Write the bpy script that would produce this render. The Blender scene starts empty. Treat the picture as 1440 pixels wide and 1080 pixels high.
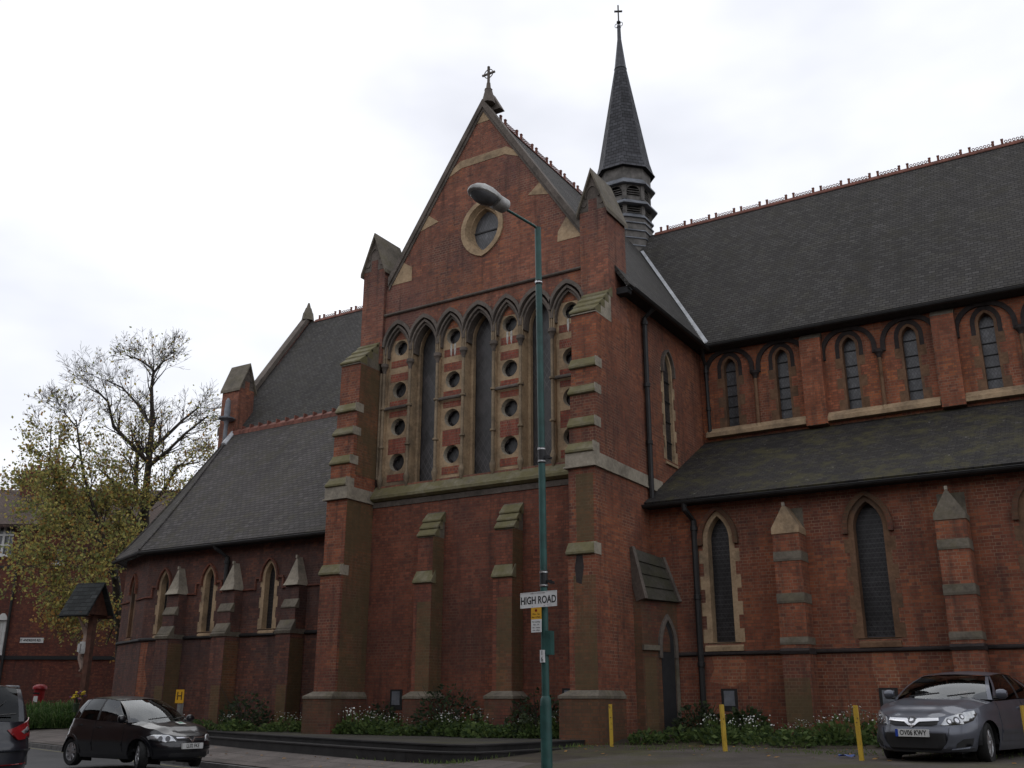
import bpy, bmesh, math, random
from mathutils import Vector, Matrix, geometry

# ------------------------------------------------------------ camera, world, sun, exposure
SC = bpy.context.scene
COL = SC.collection
YAW, PITCH, ROLL = math.radians(31.5722), math.radians(18.0219), math.radians(0.1267)
EYE = Vector((0.0, 0.0, 1.4))
_fw = Vector((-math.sin(YAW) * math.cos(PITCH), math.cos(YAW) * math.cos(PITCH), math.sin(PITCH)))
_rt = Vector((math.cos(YAW), math.sin(YAW), 0.0))
_up = _rt.cross(_fw)
_r2 = math.cos(ROLL) * _rt + math.sin(ROLL) * _up
_u2 = -math.sin(ROLL) * _rt + math.cos(ROLL) * _up
cd = bpy.data.cameras.new("camera")
cd.sensor_width = 36.0
cd.lens = 1379.66 / 1440.0 * 36.0
cd.clip_end = 3000.0
cam = bpy.data.objects.new("camera", cd)
COL.objects.link(cam)
m = Matrix.Identity(4)
for i in range(3):
    m[i][0] = _r2[i]; m[i][1] = _u2[i]; m[i][2] = -_fw[i]; m[i][3] = EYE[i]
cam.matrix_world = m
SC.camera = cam

SUN_EL, SUN_AZ = math.radians(46), math.radians(318)   # soft light from the brightest part of the cloud
W = bpy.data.worlds.new("World")
SC.world = W
W.use_nodes = True
nt = W.node_tree
nt.nodes.clear()
out = nt.nodes.new("ShaderNodeOutputWorld")
sky = nt.nodes.new("ShaderNodeTexSky")
sky.sky_type = 'NISHITA'; sky.sun_disc = False
sky.sun_elevation = SUN_EL; sky.sun_rotation = SUN_AZ
bg1 = nt.nodes.new("ShaderNodeBackground"); bg1.inputs[1].default_value = 0.06
nt.links.new(sky.outputs[0], bg1.inputs[0])
tc = nt.nodes.new("ShaderNodeTexCoord")
mp = nt.nodes.new("ShaderNodeMapping"); mp.inputs['Scale'].default_value = (1.0, 1.0, 2.2)
mp.inputs['Location'].default_value = (0.35, 0.1, 0.2)
nt.links.new(tc.outputs['Generated'], mp.inputs[0])
nz = nt.nodes.new("ShaderNodeTexNoise"); nz.inputs['Scale'].default_value = 1.7
nz.inputs['Detail'].default_value = 5.0; nz.inputs['Roughness'].default_value = 0.5
nt.links.new(mp.outputs[0], nz.inputs['Vector'])
cr = nt.nodes.new("ShaderNodeValToRGB")
cr.color_ramp.elements[0].position = 0.38; cr.color_ramp.elements[0].color = (0.575, 0.595, 0.655, 1)
cr.color_ramp.elements[1].position = 0.66; cr.color_ramp.elements[1].color = (0.90, 0.91, 0.94, 1)
nt.links.new(nz.outputs['Fac'], cr.inputs[0])
bg2 = nt.nodes.new("ShaderNodeBackground"); bg2.inputs[1].default_value = 1.12
nt.links.new(cr.outputs[0], bg2.inputs[0])
mx = nt.nodes.new("ShaderNodeMixShader"); mx.inputs[0].default_value = 0.93
nt.links.new(bg1.outputs[0], mx.inputs[1]); nt.links.new(bg2.outputs[0], mx.inputs[2])
nt.links.new(mx.outputs[0], out.inputs[0])

sd = bpy.data.lights.new("sun", 'SUN'); sd.energy = 0.5; sd.angle = math.radians(70); sd.color = (1.0, 0.97, 0.92)
sun = bpy.data.objects.new("sun", sd); COL.objects.link(sun)
_d = Vector((math.sin(SUN_AZ) * math.cos(SUN_EL), math.cos(SUN_AZ) * math.cos(SUN_EL), math.sin(SUN_EL)))
sun.rotation_euler = _d.to_track_quat('Z', 'Y').to_euler()
SC.view_settings.view_transform = 'Standard'; SC.view_settings.look = 'None'
SC.view_settings.exposure = 0.34; SC.view_settings.gamma = 1.0
SC.view_settings.use_curve_mapping = False
SC.cycles.max_bounces = 6; SC.cycles.diffuse_bounces = 3; SC.cycles.transparent_max_bounces = 12

RND = random.Random(11)
Z = Vector((0, 0, 1))

# ------------------------------------------------------------ node helper + materials
class NT:
    def __init__(s, name):
        s.mat = bpy.data.materials.new(name); s.mat.use_nodes = True
        s.t = s.mat.node_tree
        s.b = s.t.nodes['Principled BSDF']
    def n(s, typ, ins=None, **props):
        k = s.t.nodes.new("ShaderNode" + typ)
        for a, v in props.items(): setattr(k, a, v)
        for a, v in (ins or {}).items():
            if isinstance(v, bpy.types.NodeSocket): s.t.links.new(v, k.inputs[a])
            else: k.inputs[a].default_value = v
        return k
    def math(s, op, a, b=0.0, c=0.0):
        return s.n("Math", {0: a, 1: b, 2: c}, operation=op).outputs[0]
    def mix(s, f, a, b, blend='MIX'):
        k = s.n("Mix", data_type='RGBA', blend_type=blend)
        for i, v in ((0, f), (6, a), (7, b)):
            if isinstance(v, bpy.types.NodeSocket): s.t.links.new(v, k.inputs[i])
            else: k.inputs[i].default_value = v if i == 0 else (tuple(v) + (1,))[:4]
        return k.outputs[2]
    def ramp(s, f, stops, interp='LINEAR'):
        k = s.n("ValToRGB"); k.color_ramp.interpolation = interp
        e = k.color_ramp.elements
        while len(e) < len(stops): e.new(0.5)
        for i, (p, c) in enumerate(stops):
            e[i].position = p
            e[i].color = (c, c, c, 1) if not hasattr(c, '__len__') else tuple(c) + (1,)
        s.t.links.new(f, k.inputs[0])
        return k.outputs[0]
    def noise(s, scale, detail=4.0, rough=0.55, vec=None, out='Fac'):
        k = s.n("TexNoise", {'Scale': scale, 'Detail': detail, 'Roughness': rough})
        s.t.links.new(vec if vec else s.pos(), k.inputs['Vector'])
        return k.outputs[out]
    def pos(s):
        if not hasattr(s, '_p'): s._p = s.n("NewGeometry")
        return s._p.outputs['Position']
    def uv(s):
        """metric coordinates in the plane of the face: u level, v up the slope"""
        s.pos()
        nrm = s._p.outputs['True Normal']
        t = s.n("VectorMath", {0: (0, 0, 1), 1: nrm}, operation='CROSS_PRODUCT').outputs[0]
        t = s.n("VectorMath", {0: t}, operation='NORMALIZE').outputs[0]
        sv = s.n("VectorMath", {0: nrm, 1: t}, operation='CROSS_PRODUCT').outputs[0]
        u = s.n("VectorMath", {0: s.pos(), 1: t}, operation='DOT_PRODUCT').outputs['Value']
        v = s.n("VectorMath", {0: s.pos(), 1: sv}, operation='DOT_PRODUCT').outputs['Value']
        return u, v
    def set(s, col=None, rough=None, metal=None, spec=None, bump=None, bstr=0.3, bdist=0.02, **kw):
        def put(key, v):
            if v is None: return
            if isinstance(v, bpy.types.NodeSocket): s.t.links.new(v, s.b.inputs[key])
            else: s.b.inputs[key].default_value = v if not hasattr(v, '__len__') or len(v) == 4 else tuple(v) + (1,)
        put('Base Color', col); put('Roughness', rough); put('Metallic', metal); put('Specular IOR Level', spec)
        for k, v in kw.items(): put(k.replace('_', ' '), v)
        if bump is not None:
            k = s.n("Bump", {'Height': bump, 'Strength': bstr, 'Distance': bdist})
            s.t.links.new(k.outputs[0], s.b.inputs['Normal'])
        return s.mat

def simple(name, col, rough=0.6, metal=0.0, var=0.15, scale=6.0, spec=0.4, **kw):
    q = NT(name)
    f = q.noise(scale, 5, 0.6)
    lo = [c * (1 - var * 1.3) for c in col]; hi = [min(1, c * (1 + var)) for c in col]
    return q.set(q.ramp(f, [(0.3, lo), (0.7, hi)]), rough, metal, spec, **kw)

def brick_mat(name, reds, mortar=(0.25, 0.175, 0.125), algae=0.0, purple=0.55, orange=0.12, bw=0.225, bh=0.075, soot=0.0, fresh=0.0):
    q = NT(name)
    u, v = q.uv()
    cv = q.n("CombineXYZ", {0: u, 1: v}).outputs[0]
    bt = q.n("TexBrick", {'Vector': cv, 'Color1': (0, 0, 0, 1), 'Color2': (1, 1, 1, 1), 'Mortar': (0.5, 0.5, 0.5, 1),
                          'Scale': 1.0, 'Mortar Size': 0.0065, 'Mortar Smooth': 0.2, 'Bias': 0.0,
                          'Brick Width': bw, 'Row Height': bh})
    bt.squash = 0.5; bt.squash_frequency = 2
    tint = bt.outputs['Color']; mort = bt.outputs['Fac']
    a, b, c = reds
    col = q.ramp(tint, [(0.0, [(x + 2 * y) / 3 for x, y in zip(a, c)]), (0.14, [x * 0.88 for x in a]), (0.55, a), (0.85, b), (1.0, [min(1, x * 1.15) for x in b])])
    big = q.noise(0.32, 4, 0.6)
    pf = q.ramp(big, [(0.42, 0.0), (0.6, purple)])
    col = q.mix(pf, col, [c[0] * 0.95, c[1] * 0.9, c[2]])
    n2 = q.noise(0.75, 3, 0.55)
    of = q.ramp(n2, [(0.48, 0.04), (0.66, min(1.0, orange * 4.0))])
    of = q.math('MULTIPLY', of, q.ramp(tint, [(0.35, 0.12), (0.8, 1.0)]))
    col = q.mix(of, col, [0.34, 0.115, 0.048])
    n5 = q.noise(0.55, 5, 0.7, out='Fac')
    wide = q.n("Mapping", {'Vector': q.pos(), 'Location': (31.0, 17.0, 5.0)}).outputs[0]
    col = q.mix(q.ramp(q.noise(0.42, 6, 0.7, vec=wide), [(0.46, 0.0), (0.68, 0.55)]), col, [0.055, 0.030, 0.026])
    col = q.mix(q.ramp(q.noise(1.6, 5, 0.7, vec=wide), [(0.5, 0.0), (0.7, 0.4)]), col, [a[0] * 1.5, a[1] * 1.5, a[2] * 1.35])
    fine = q.noise(9.0, 5, 0.65)
    col = q.mix(0.35, col, q.ramp(fine, [(0.3, 0.25), (0.7, 0.9)]), 'SOFT_LIGHT')
    if fresh > 0:
        mortar = [min(1, x * 1.6) for x in mortar]
    mn = q.noise(1.3, 4, 0.6)
    mcol = q.ramp(mn, [(0.36, [x * 0.38 for x in mortar]), (0.66, mortar)])
    col = q.mix(q.math('MULTIPLY', mort, 0.95), col, mcol)
    # rain streaks and soot below ledges have their own broken shapes
    sx = q.n("CombineXYZ", {0: q.math('MULTIPLY', u, 3.0), 1: q.math('MULTIPLY', v, 0.28)}).outputs[0]
    st = q.noise(1.6, 4, 0.6, vec=sx)
    col = q.mix(q.ramp(st, [(0.50, 0.0), (0.72, 0.55 + soot)]), col, [0.035, 0.026, 0.024])
    col = q.mix(1.0, col, [1.03, 1.01, 0.96], 'MULTIPLY')
    if algae > 0:
        an = q.noise(0.9, 6, 0.65)
        af = q.ramp(an, [(0.5 - 0.35 * algae, 0.0), (0.62 - 0.1 * algae, min(1, 0.75 * algae + 0.15))])
        acol = q.mix(q.noise(5.0, 4, 0.6), [0.062, 0.052, 0.024], [0.125, 0.098, 0.05])
        col = q.mix(af, col, acol)
    h = q.math('SUBTRACT', q.math('MULTIPLY', fine, 0.35), mort)
    return q.set(col, 0.86, 0, 0.25, bump=h, bstr=0.55, bdist=0.008)

def slate_mat(name, c1, c2, w=0.19, h=0.12, moss=0.0, gap=0.011):
    q = NT(name)
    u, v = q.uv()
    wob = q.math('MULTIPLY', q.math('SUBTRACT', q.noise(1.5, 2, 0.5), 0.5), 0.05)
    cv = q.n("CombineXYZ", {0: u, 1: q.math('ADD', v, wob)}).outputs[0]
    bt = q.n("TexBrick", {'Vector': cv, 'Color1': (0, 0, 0, 1), 'Color2': (1, 1, 1, 1), 'Mortar': (0.5, 0.5, 0.5, 1),
                          'Scale': 1.0, 'Mortar Size': gap, 'Mortar Smooth': 0.3, 'Brick Width': w, 'Row Height': h})
    tint = bt.outputs['Color']; mort = bt.outputs['Fac']
    col = q.ramp(tint, [(0.0, [x * 0.7 for x in c1]), (0.5, c1), (0.97, c2), (1.0, [x * 1.2 for x in c2])])
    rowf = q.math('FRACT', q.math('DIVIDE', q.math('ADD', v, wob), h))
    col = q.mix(q.ramp(rowf, [(0.02, 0.75), (0.20, 0.0)]), col, [0.012, 0.011, 0.011])  # shadow line painted along the foot of each tile row
    sx = q.n('CombineXYZ', {0: q.math('MULTIPLY', u, 1.6), 1: q.math('MULTIPLY', v, 0.16)}).outputs[0]
    col = q.mix(q.ramp(q.noise(1.0, 5, 0.65, vec=sx), [(0.45, 0.0), (0.72, 0.55)]), col, [c1[0] * 0.45, c1[1] * 0.45, c1[2] * 0.42])
    big = q.noise(0.22, 5, 0.6)
    col = q.mix(q.ramp(big, [(0.38, 0.0), (0.66, 0.4)]), col, [c2[0] * 1.15, c2[1] * 1.13, c2[2] * 1.12])
    col = q.mix(q.math('MULTIPLY', mort, 0.85), col, [0.012, 0.012, 0.012])
    if moss > 0:
        mn = q.noise(1.5, 7, 0.75)
        col = q.mix(q.ramp(mn, [(0.48, 0.0), (0.62, moss)]), col, [0.062, 0.056, 0.026])
        sp = q.noise(7.0, 3, 0.7)
        col = q.mix(q.ramp(sp, [(0.68, 0.0), (0.72, 0.8 * moss)]), col, [0.26, 0.25, 0.22])
    row = q.math('FRACT', q.math('DIVIDE', q.math('ADD', v, wob), h))
    hh = q.math('SUBTRACT', q.math('ADD', q.math('MULTIPLY', q.math('SUBTRACT', 1.0, row), 0.8), q.math('MULTIPLY', tint, 0.5)), mort)
    return q.set(col, 0.82, 0, 0.2, bump=hh, bstr=0.6, bdist=0.012)

def stone_mat(name, col, moss=0.0, stain=0.5, mosscol=(0.080, 0.070, 0.034)):
    q = NT(name)
    n1 = q.noise(1.7, 6, 0.65); n2 = q.noise(14.0, 4, 0.6)
    c = q.ramp(n1, [(0.28, [x * 0.55 for x in col]), (0.5, col), (0.75, [min(1, x * 1.25) for x in col])])
    c = q.mix(0.4, c, q.ramp(n2, [(0.3, 0.25), (0.7, 0.85)]), 'SOFT_LIGHT')
    n3 = q.noise(0.9, 5, 0.7)
    c = q.mix(q.ramp(n3, [(0.5, 0.0), (0.7, stain)]), c, [0.06, 0.053, 0.045])
    if moss > 0:
        n4 = q.noise(2.6, 6, 0.7)
        mc = q.mix(q.noise(8.0, 4, 0.6), mosscol, [mosscol[0] * 2.2, mosscol[1] * 2.2, mosscol[2] * 1.9])
        c = q.mix(q.ramp(n4, [(0.55 - 0.35 * moss, 0.0), (0.7 - 0.2 * moss, min(1.0, moss + 0.1))]), c, mc)
    return q.set(c, 0.88, 0, 0.25, bump=n2, bstr=0.35, bdist=0.01)

def leaded_mat(name, base, line, rough=0.22, pitch=0.13, lineamt=0.6, fade=False, tintvar=0.6, hbar=0.0):
    q = NT(name)
    u, v = q.uv()
    a = q.math('DIVIDE', q.math('ADD', u, q.math('MULTIPLY', v, 0.62)), pitch)
    b = q.math('DIVIDE', q.math('SUBTRACT', u, q.math('MULTIPLY', v, 0.62)), pitch)
    def lines(x):
        f = q.math('ABSOLUTE', q.math('SUBTRACT', q.math('FRACT', x), 0.5))
        return q.ramp(f, [(0.42, 0.0), (0.46, 1.0)])
    ln = q.math('MAXIMUM', lines(a), lines(b))
    cell = q.n("CombineXYZ", {0: q.math('FLOOR', a), 1: q.math('FLOOR', b)}).outputs[0]
    wn = q.n("TexWhiteNoise", {'Vector': cell}, noise_dimensions='3D')
    r = wn.outputs['Value']
    c = q.ramp(r, [(0.0, [x * (1 - tintvar) for x in base]), (0.6, base), (1.0, [min(1, x * (1 + tintvar)) for x in base])])
    n1 = q.noise(1.1, 5, 0.65)
    amt = lineamt
    lf = q.math('MULTIPLY', ln, amt)
    if fade:   # dusty protective sheet in front: the leading only shows through where it is clean
        zz = q.n("SeparateXYZ", {0: q.pos()}).outputs[2]
        clean = q.math('MAXIMUM', q.ramp(q.noise(0.7, 4, 0.6), [(0.45, 0.12), (0.62, 1.0)]), q.n("MapRange", {0: zz, 1: 7.7, 2: 8.5, 3: 1.0, 4: 0.0}).outputs[0])
        lf = q.math('MULTIPLY', lf, clean)
        c = q.mix(q.ramp(q.noise(0.8, 6, 0.7), [(0.35, 0.85), (0.65, 0.25)]), c, [base[0] * 1.25, base[1] * 1.15, base[2] * 1.05])
    c = q.mix(lf, c, line)
    if hbar: c = q.mix(q.ramp(q.math('FRACT', q.math('DIVIDE', v, hbar)), [(0.78, 0.0), (0.9, 0.75)]), c, [line[0] * 1.25, line[1] * 1.22, line[2] * 1.22])
    c = q.mix(0.8, c, q.ramp(n1, [(0.3, 0.12), (0.7, 0.9)]), 'SOFT_LIGHT')
    tilt = q.math('MULTIPLY', r, 0.6)
    return q.set(c, rough, 0, 0.45, bump=q.math('ADD', tilt, q.math('MULTIPLY', ln, 0.5)), bstr=0.25, bdist=0.01)

MAT = {}
def mats():
    M = MAT
    red = ((0.205, 0.068, 0.040), (0.25, 0.084, 0.046), (0.095, 0.043, 0.036))
    M['brick'] = brick_mat('red_brick', red)
    M['brick_gable'] = brick_mat('gable_brick', ((0.215, 0.082, 0.058), (0.265, 0.10, 0.066), (0.10, 0.054, 0.05)), purple=0.7)
    M['brick_low'] = brick_mat('crimson_brick', ((0.165, 0.056, 0.036), (0.20, 0.066, 0.042), (0.095, 0.042, 0.034)), mortar=(0.16, 0.10, 0.075), purple=0.4, orange=0.03)
    M['brick_algae'] = brick_mat('algae_brick', red, algae=0.8)
    M['brick_damp'] = brick_mat('damp_brick', ((0.15, 0.045, 0.034), (0.18, 0.056, 0.037), (0.075, 0.035, 0.03)), mortar=(0.12, 0.09, 0.075), algae=0.45)
    M['brick_chapel'] = brick_mat('sooty_brick', ((0.115, 0.051, 0.042), (0.15, 0.06, 0.044), (0.06, 0.041, 0.039)), mortar=(0.12, 0.09, 0.075), purple=0.75, orange=0.06)
    M['brick_orange'] = brick_mat('orange_brick', ((0.255, 0.085, 0.048), (0.31, 0.105, 0.058), (0.13, 0.055, 0.042)), purple=0.5, orange=0.3)
    M['brick_patch'] = brick_mat('repointed_brick', ((0.25, 0.09, 0.055), (0.29, 0.11, 0.06), (0.17, 0.065, 0.05)), mortar=(0.25, 0.19, 0.13), purple=0.1, fresh=0.5)
    M['brick_panel'] = brick_mat('panel_brick', ((0.23, 0.06, 0.045), (0.26, 0.075, 0.05), (0.16, 0.045, 0.04)), mortar=(0.26, 0.19, 0.14), purple=0.15, bw=0.115, bh=0.078)
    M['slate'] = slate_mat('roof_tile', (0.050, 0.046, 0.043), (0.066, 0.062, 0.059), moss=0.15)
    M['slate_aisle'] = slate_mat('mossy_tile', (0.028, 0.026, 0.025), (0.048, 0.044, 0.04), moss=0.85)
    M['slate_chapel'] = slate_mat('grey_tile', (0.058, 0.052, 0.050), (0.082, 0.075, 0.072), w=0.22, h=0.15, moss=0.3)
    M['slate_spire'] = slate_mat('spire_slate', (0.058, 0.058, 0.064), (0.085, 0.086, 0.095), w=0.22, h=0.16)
    M['stone'] = stone_mat('cream_stone', (0.345, 0.245, 0.15), stain=0.6)
    M['stone_shaft'] = stone_mat('shaft_stone', (0.23, 0.175, 0.115), stain=0.6)
    M['stone_pale'] = stone_mat('pale_stone', (0.29, 0.255, 0.20), stain=0.5)
    M['stone_dark'] = stone_mat('weathered_stone', (0.145, 0.125, 0.098), moss=0.2, stain=0.65)
    M['stone_hood'] = stone_mat('grey_moulding', (0.12, 0.10, 0.085), stain=0.7)
    M['stone_brown'] = stone_mat('brown_stained_stone', (0.15, 0.085, 0.05), stain=0.6)
    M['soot'] = stone_mat('sooty_moulding', (0.035, 0.028, 0.027), stain=0.5)
    M['stone_moss'] = stone_mat('mossy_stone', (0.20, 0.18, 0.13), moss=0.75, stain=0.5)
    M['terracotta'] = simple('terracotta', (0.16, 0.06, 0.042), 0.8, var=0.35, scale=3)
    M['lead'] = simple('lead_sheet', (0.16, 0.17, 0.19), 0.55, var=0.4, scale=2.2)
    M['lead_pale'] = simple('pale_lead', (0.42, 0.43, 0.45), 0.5, var=0.25, scale=3)
    M['oak'] = simple('weathered_oak', (0.125, 0.115, 0.105), 0.8, var=0.4, scale=4)
    M['porch_roof'] = stone_mat('dark_mossy_slab', (0.06, 0.055, 0.045), moss=0.35, stain=0.6, mosscol=(0.03, 0.03, 0.014))
    M['lead_dark'] = simple('dark_lead', (0.062, 0.062, 0.070), 0.6, var=0.3)
    M['plate_white_'] = simple('lime_stain', (0.40, 0.38, 0.34), 0.9, var=0.3, scale=12)
    M['gutter'] = simple('black_iron', (0.018, 0.017, 0.017), 0.55, var=0.3)
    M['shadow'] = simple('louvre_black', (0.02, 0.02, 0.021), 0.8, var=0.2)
    M['glass_lancet'] = leaded_mat('dusty_leaded_glass', (0.030, 0.029, 0.031), (0.10, 0.095, 0.095), rough=0.4, pitch=0.17, fade=True)
    M['glass_dark'] = leaded_mat('dark_leaded_glass', (0.012, 0.0115, 0.013), (0.04, 0.038, 0.04), rough=0.42, pitch=0.085, lineamt=0.5, hbar=0.11)
    M['glass_clear'] = leaded_mat('grey_leaded_glass', (0.066, 0.065, 0.070), (0.024, 0.024, 0.025), rough=0.3, pitch=0.085, lineamt=0.75, tintvar=0.25)
    M['mesh_dark'] = leaded_mat('roundel_glass', (0.022, 0.021, 0.022), (0.04, 0.04, 0.04), rough=0.4)
mats()
M = MAT

# ------------------------------------------------------------ geometry helpers
def inside(p, loop):
    r = False; n = len(loop); j = n - 1
    for i in range(n):
        a, b = loop[i], loop[j]
        if (a[1] > p[1]) != (b[1] > p[1]) and p[0] < (b[0] - a[0]) * (p[1] - a[1]) / (b[1] - a[1] + 1e-12) + a[0]: r = not r
        j = i
    return r

def triangulate(outer, holes=(), extra=()):
    vs, es = [], []
    for lp in [outer] + list(holes):
        k = len(vs); n = len(lp)
        vs += [Vector((p[0], p[1])) for p in lp]
        es += [(k + i, k + (i + 1) % n) for i in range(n)]
    vs += [Vector(p) for p in extra]
    r = geometry.delaunay_2d_cdt(vs, es, [], 0, 1e-6)
    tris = []
    for f in r[2]:
        c = sum((r[0][i] for i in f), Vector((0, 0))) / len(f)
        if inside(c, outer) and not any(inside(c, h) for h in holes): tris.append(tuple(f))
    return r[0], tris

class Fr:
    """wall frame: u level to the right as seen from outside, z up, n outward"""
    def __init__(s, o, u):
        s.o = Vector(o); s.u = Vector(u).normalized(); s.n = s.u.cross(Z)
    def p(s, u, z, n=0.0):
        return s.o + s.u * u + Z * z + s.n * n

class MB:
    def __init__(s): s.v, s.f, s.m = [], [], []
    def add(s, vs, fs, mi=0):
        k = len(s.v); s.v += [tuple(x) for x in vs]
        s.f += [tuple(i + k for i in f) for f in fs]; s.m += [mi] * len(fs)
        return s
    def box(s, a, b, mi=0, M4=None):
        x0, y0, z0 = a; x1, y1, z1 = b
        vs = [Vector(p) for p in ((x0, y0, z0), (x1, y0, z0), (x1, y1, z0), (x0, y1, z0), (x0, y0, z1), (x1, y0, z1), (x1, y1, z1), (x0, y1, z1))]
        if M4 is not None: vs = [M4 @ v for v in vs]
        return s.add(vs, [(3, 2, 1, 0), (4, 5, 6, 7), (0, 1, 5, 4), (1, 2, 6, 5), (2, 3, 7, 6), (3, 0, 4, 7)], mi)
    def fbox(s, fr, u0, u1, z0, z1, n0, n1, mi=0):
        vs = [fr.p(u, z, n) for n in (n0, n1) for (u, z) in ((u0, z0), (u1, z0), (u1, z1), (u0, z1))]
        return s.add(vs, [(3, 2, 1, 0), (4, 5, 6, 7), (0, 1, 5, 4), (1, 2, 6, 5), (2, 3, 7, 6), (3, 0, 4, 7)], mi)
    def prism(s, fr, outer, n0, n1, holes=(), mi=0, back=False):
        vs, ts = triangulate(outer, holes)
        s.add([fr.p(p[0], p[1], n1) for p in vs], ts, mi)
        if back: s.add([fr.p(p[0], p[1], n0) for p in vs], [t[::-1] for t in ts], mi)
        if n0 != n1:
            for lp in [outer] + list(holes):
                k = len(lp)
                pv = [fr.p(p[0], p[1], n0) for p in lp] + [fr.p(p[0], p[1], n1) for p in lp]
                s.add(pv, [(i, (i + 1) % k, k + (i + 1) % k, k + i) for i in range(k)], mi)
        return s
    def solid(s, pts_lo, pts_hi, mi=0):
        n = len(pts_lo)
        s.add(list(pts_lo) + list(pts_hi), [tuple(range(n))[::-1], tuple(range(n, 2 * n))] + [(i, (i + 1) % n, n + (i + 1) % n, n + i) for i in range(n)], mi)
        return s
    def side_prism(s, fr, prof, u0, u1, mi=0):
        """profile in (n, z) swept along u"""
        return s.solid([fr.p(u0, z, n) for n, z in prof], [fr.p(u1, z, n) for n, z in prof], mi)
    def tube(s, pts, rad, seg=8, mi=0, cap=True):
        pts = [Vector(p) for p in pts]; n = len(pts)
        if not hasattr(rad, '__len__'): rad = [rad] * n
        rings = []; prev = None
        for i, p in enumerate(pts):
            d = (pts[min(i + 1, n - 1)] - pts[max(i - 1, 0)]).normalized()
            if prev is None:
                a = d.orthogonal().normalized()
            else:
                a = (prev - d * prev.dot(d)).normalized()
            prev = a; b = d.cross(a)
            rings.append([p + (a * math.cos(2 * math.pi * k / seg) + b * math.sin(2 * math.pi * k / seg)) * rad[i] for k in range(seg)])
        fs = []
        for i in range(n - 1):
            for k in range(seg):
                fs.append((i * seg + k, i * seg + (k + 1) % seg, (i + 1) * seg + (k + 1) % seg, (i + 1) * seg + k))
        if cap: fs += [tuple(range(seg))[::-1], tuple(range((n - 1) * seg, n * seg))]
        return s.add([v for r in rings for v in r], fs, mi)
    def lathe(s, o, prof, seg=16, mi=0, M4=None, ph=0.0, cap=True):
        o = Vector(o); vs = []
        for r, z in prof:
            for k in range(seg):
                a = 2 * math.pi * k / seg + ph
                v = Vector((r * math.cos(a), r * math.sin(a), z))
                vs.append(o + (M4 @ v if M4 is not None else v))
        n = len(prof); fs = []
        for i in range(n - 1):
            for k in range(seg): fs.append((i * seg + k, i * seg + (k + 1) % seg, (i + 1) * seg + (k + 1) % seg, (i + 1) * seg + k))
        if cap: fs += [tuple(range(seg))[::-1], tuple(range((n - 1) * seg, n * seg))]
        return s.add(vs, fs, mi)
    def grid(s, rows, mi=0, close=False):
        n = len(rows[0]); vs = [p for r in rows for p in r]; fs = []
        for i in range(len(rows) - 1):
            for k in range(n if close else n - 1):
                fs.append((i * n + k, i * n + (k + 1) % n, (i + 1) * n + (k + 1) % n, (i + 1) * n + k))
        return s.add(vs, fs, mi)
    def build(s, name, mats, parent=None, smooth=False, fix=True, autosmooth=None):
        me = bpy.data.meshes.new(name)
        me.from_pydata(s.v, [], s.f)
        if not isinstance(mats, (list, tuple)): mats = [mats]
        for k in mats: me.materials.append(k)
        me.polygons.foreach_set('material_index', s.m)
        if fix or smooth:
            bm = bmesh.new(); bm.from_mesh(me)
            if smooth or fix == 'weld': bmesh.ops.remove_doubles(bm, verts=bm.verts, dist=1e-4)
            bmesh.ops.recalc_face_normals(bm, faces=bm.faces)
            if smooth:
                lim = math.radians(autosmooth or 40)
                for f in bm.faces: f.smooth = True
                for e in bm.edges:
                    if len(e.link_faces) == 2 and e.calc_face_angle(0) > lim: e.smooth = False
            bm.to_mesh(me); bm.free()
        me.update()
        o = bpy.data.objects.new(name, me); COL.objects.link(o)
        if parent is not None:
            o.parent = parent
            if parent.type == 'EMPTY' and 'world_parts' in parent.keys():
                o.matrix_parent_inverse = Matrix.Translation(-parent.location)
        return o

def thing(name, label, cat, loc=(0, 0, 0), rz=0.0, group=None, world=False):
    o = bpy.data.objects.new(name, None); COL.objects.link(o)
    o.empty_display_size = 0.2; o.location = loc; o.rotation_euler = (0, 0, rz)
    tag(o, label, cat, group)
    if world: o['world_parts'] = True
    return o
def tag(o, label, cat, group=None):
    o['label'] = label; o['category'] = cat
    if group: o['group'] = group
    return o
def kind(o, k):
    o['kind'] = k; return o

def text(name, body, size, mat, parent, M4, xs=1.0, ext=0.002, align='CENTER', bold=0.0):
    cu = bpy.data.curves.new(name, 'FONT'); cu.body = body; cu.size = size; cu.extrude = ext; cu.offset = bold
    cu.align_x = align; cu.align_y = 'CENTER'; cu.resolution_u = 3
    t = bpy.data.objects.new(name, cu)
    me = bpy.data.meshes.new_from_object(t); bpy.data.objects.remove(t)
    me.transform(M4 @ Matrix.Diagonal((xs, 1, 1, 1)))
    me.materials.clear(); me.materials.append(mat)
    o = bpy.data.objects.new(name, me); COL.objects.link(o); o.parent = parent
    if parent.type == 'EMPTY' and 'world_parts' in parent.keys(): o.matrix_parent_inverse = Matrix.Translation(-parent.location)
    return o

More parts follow.
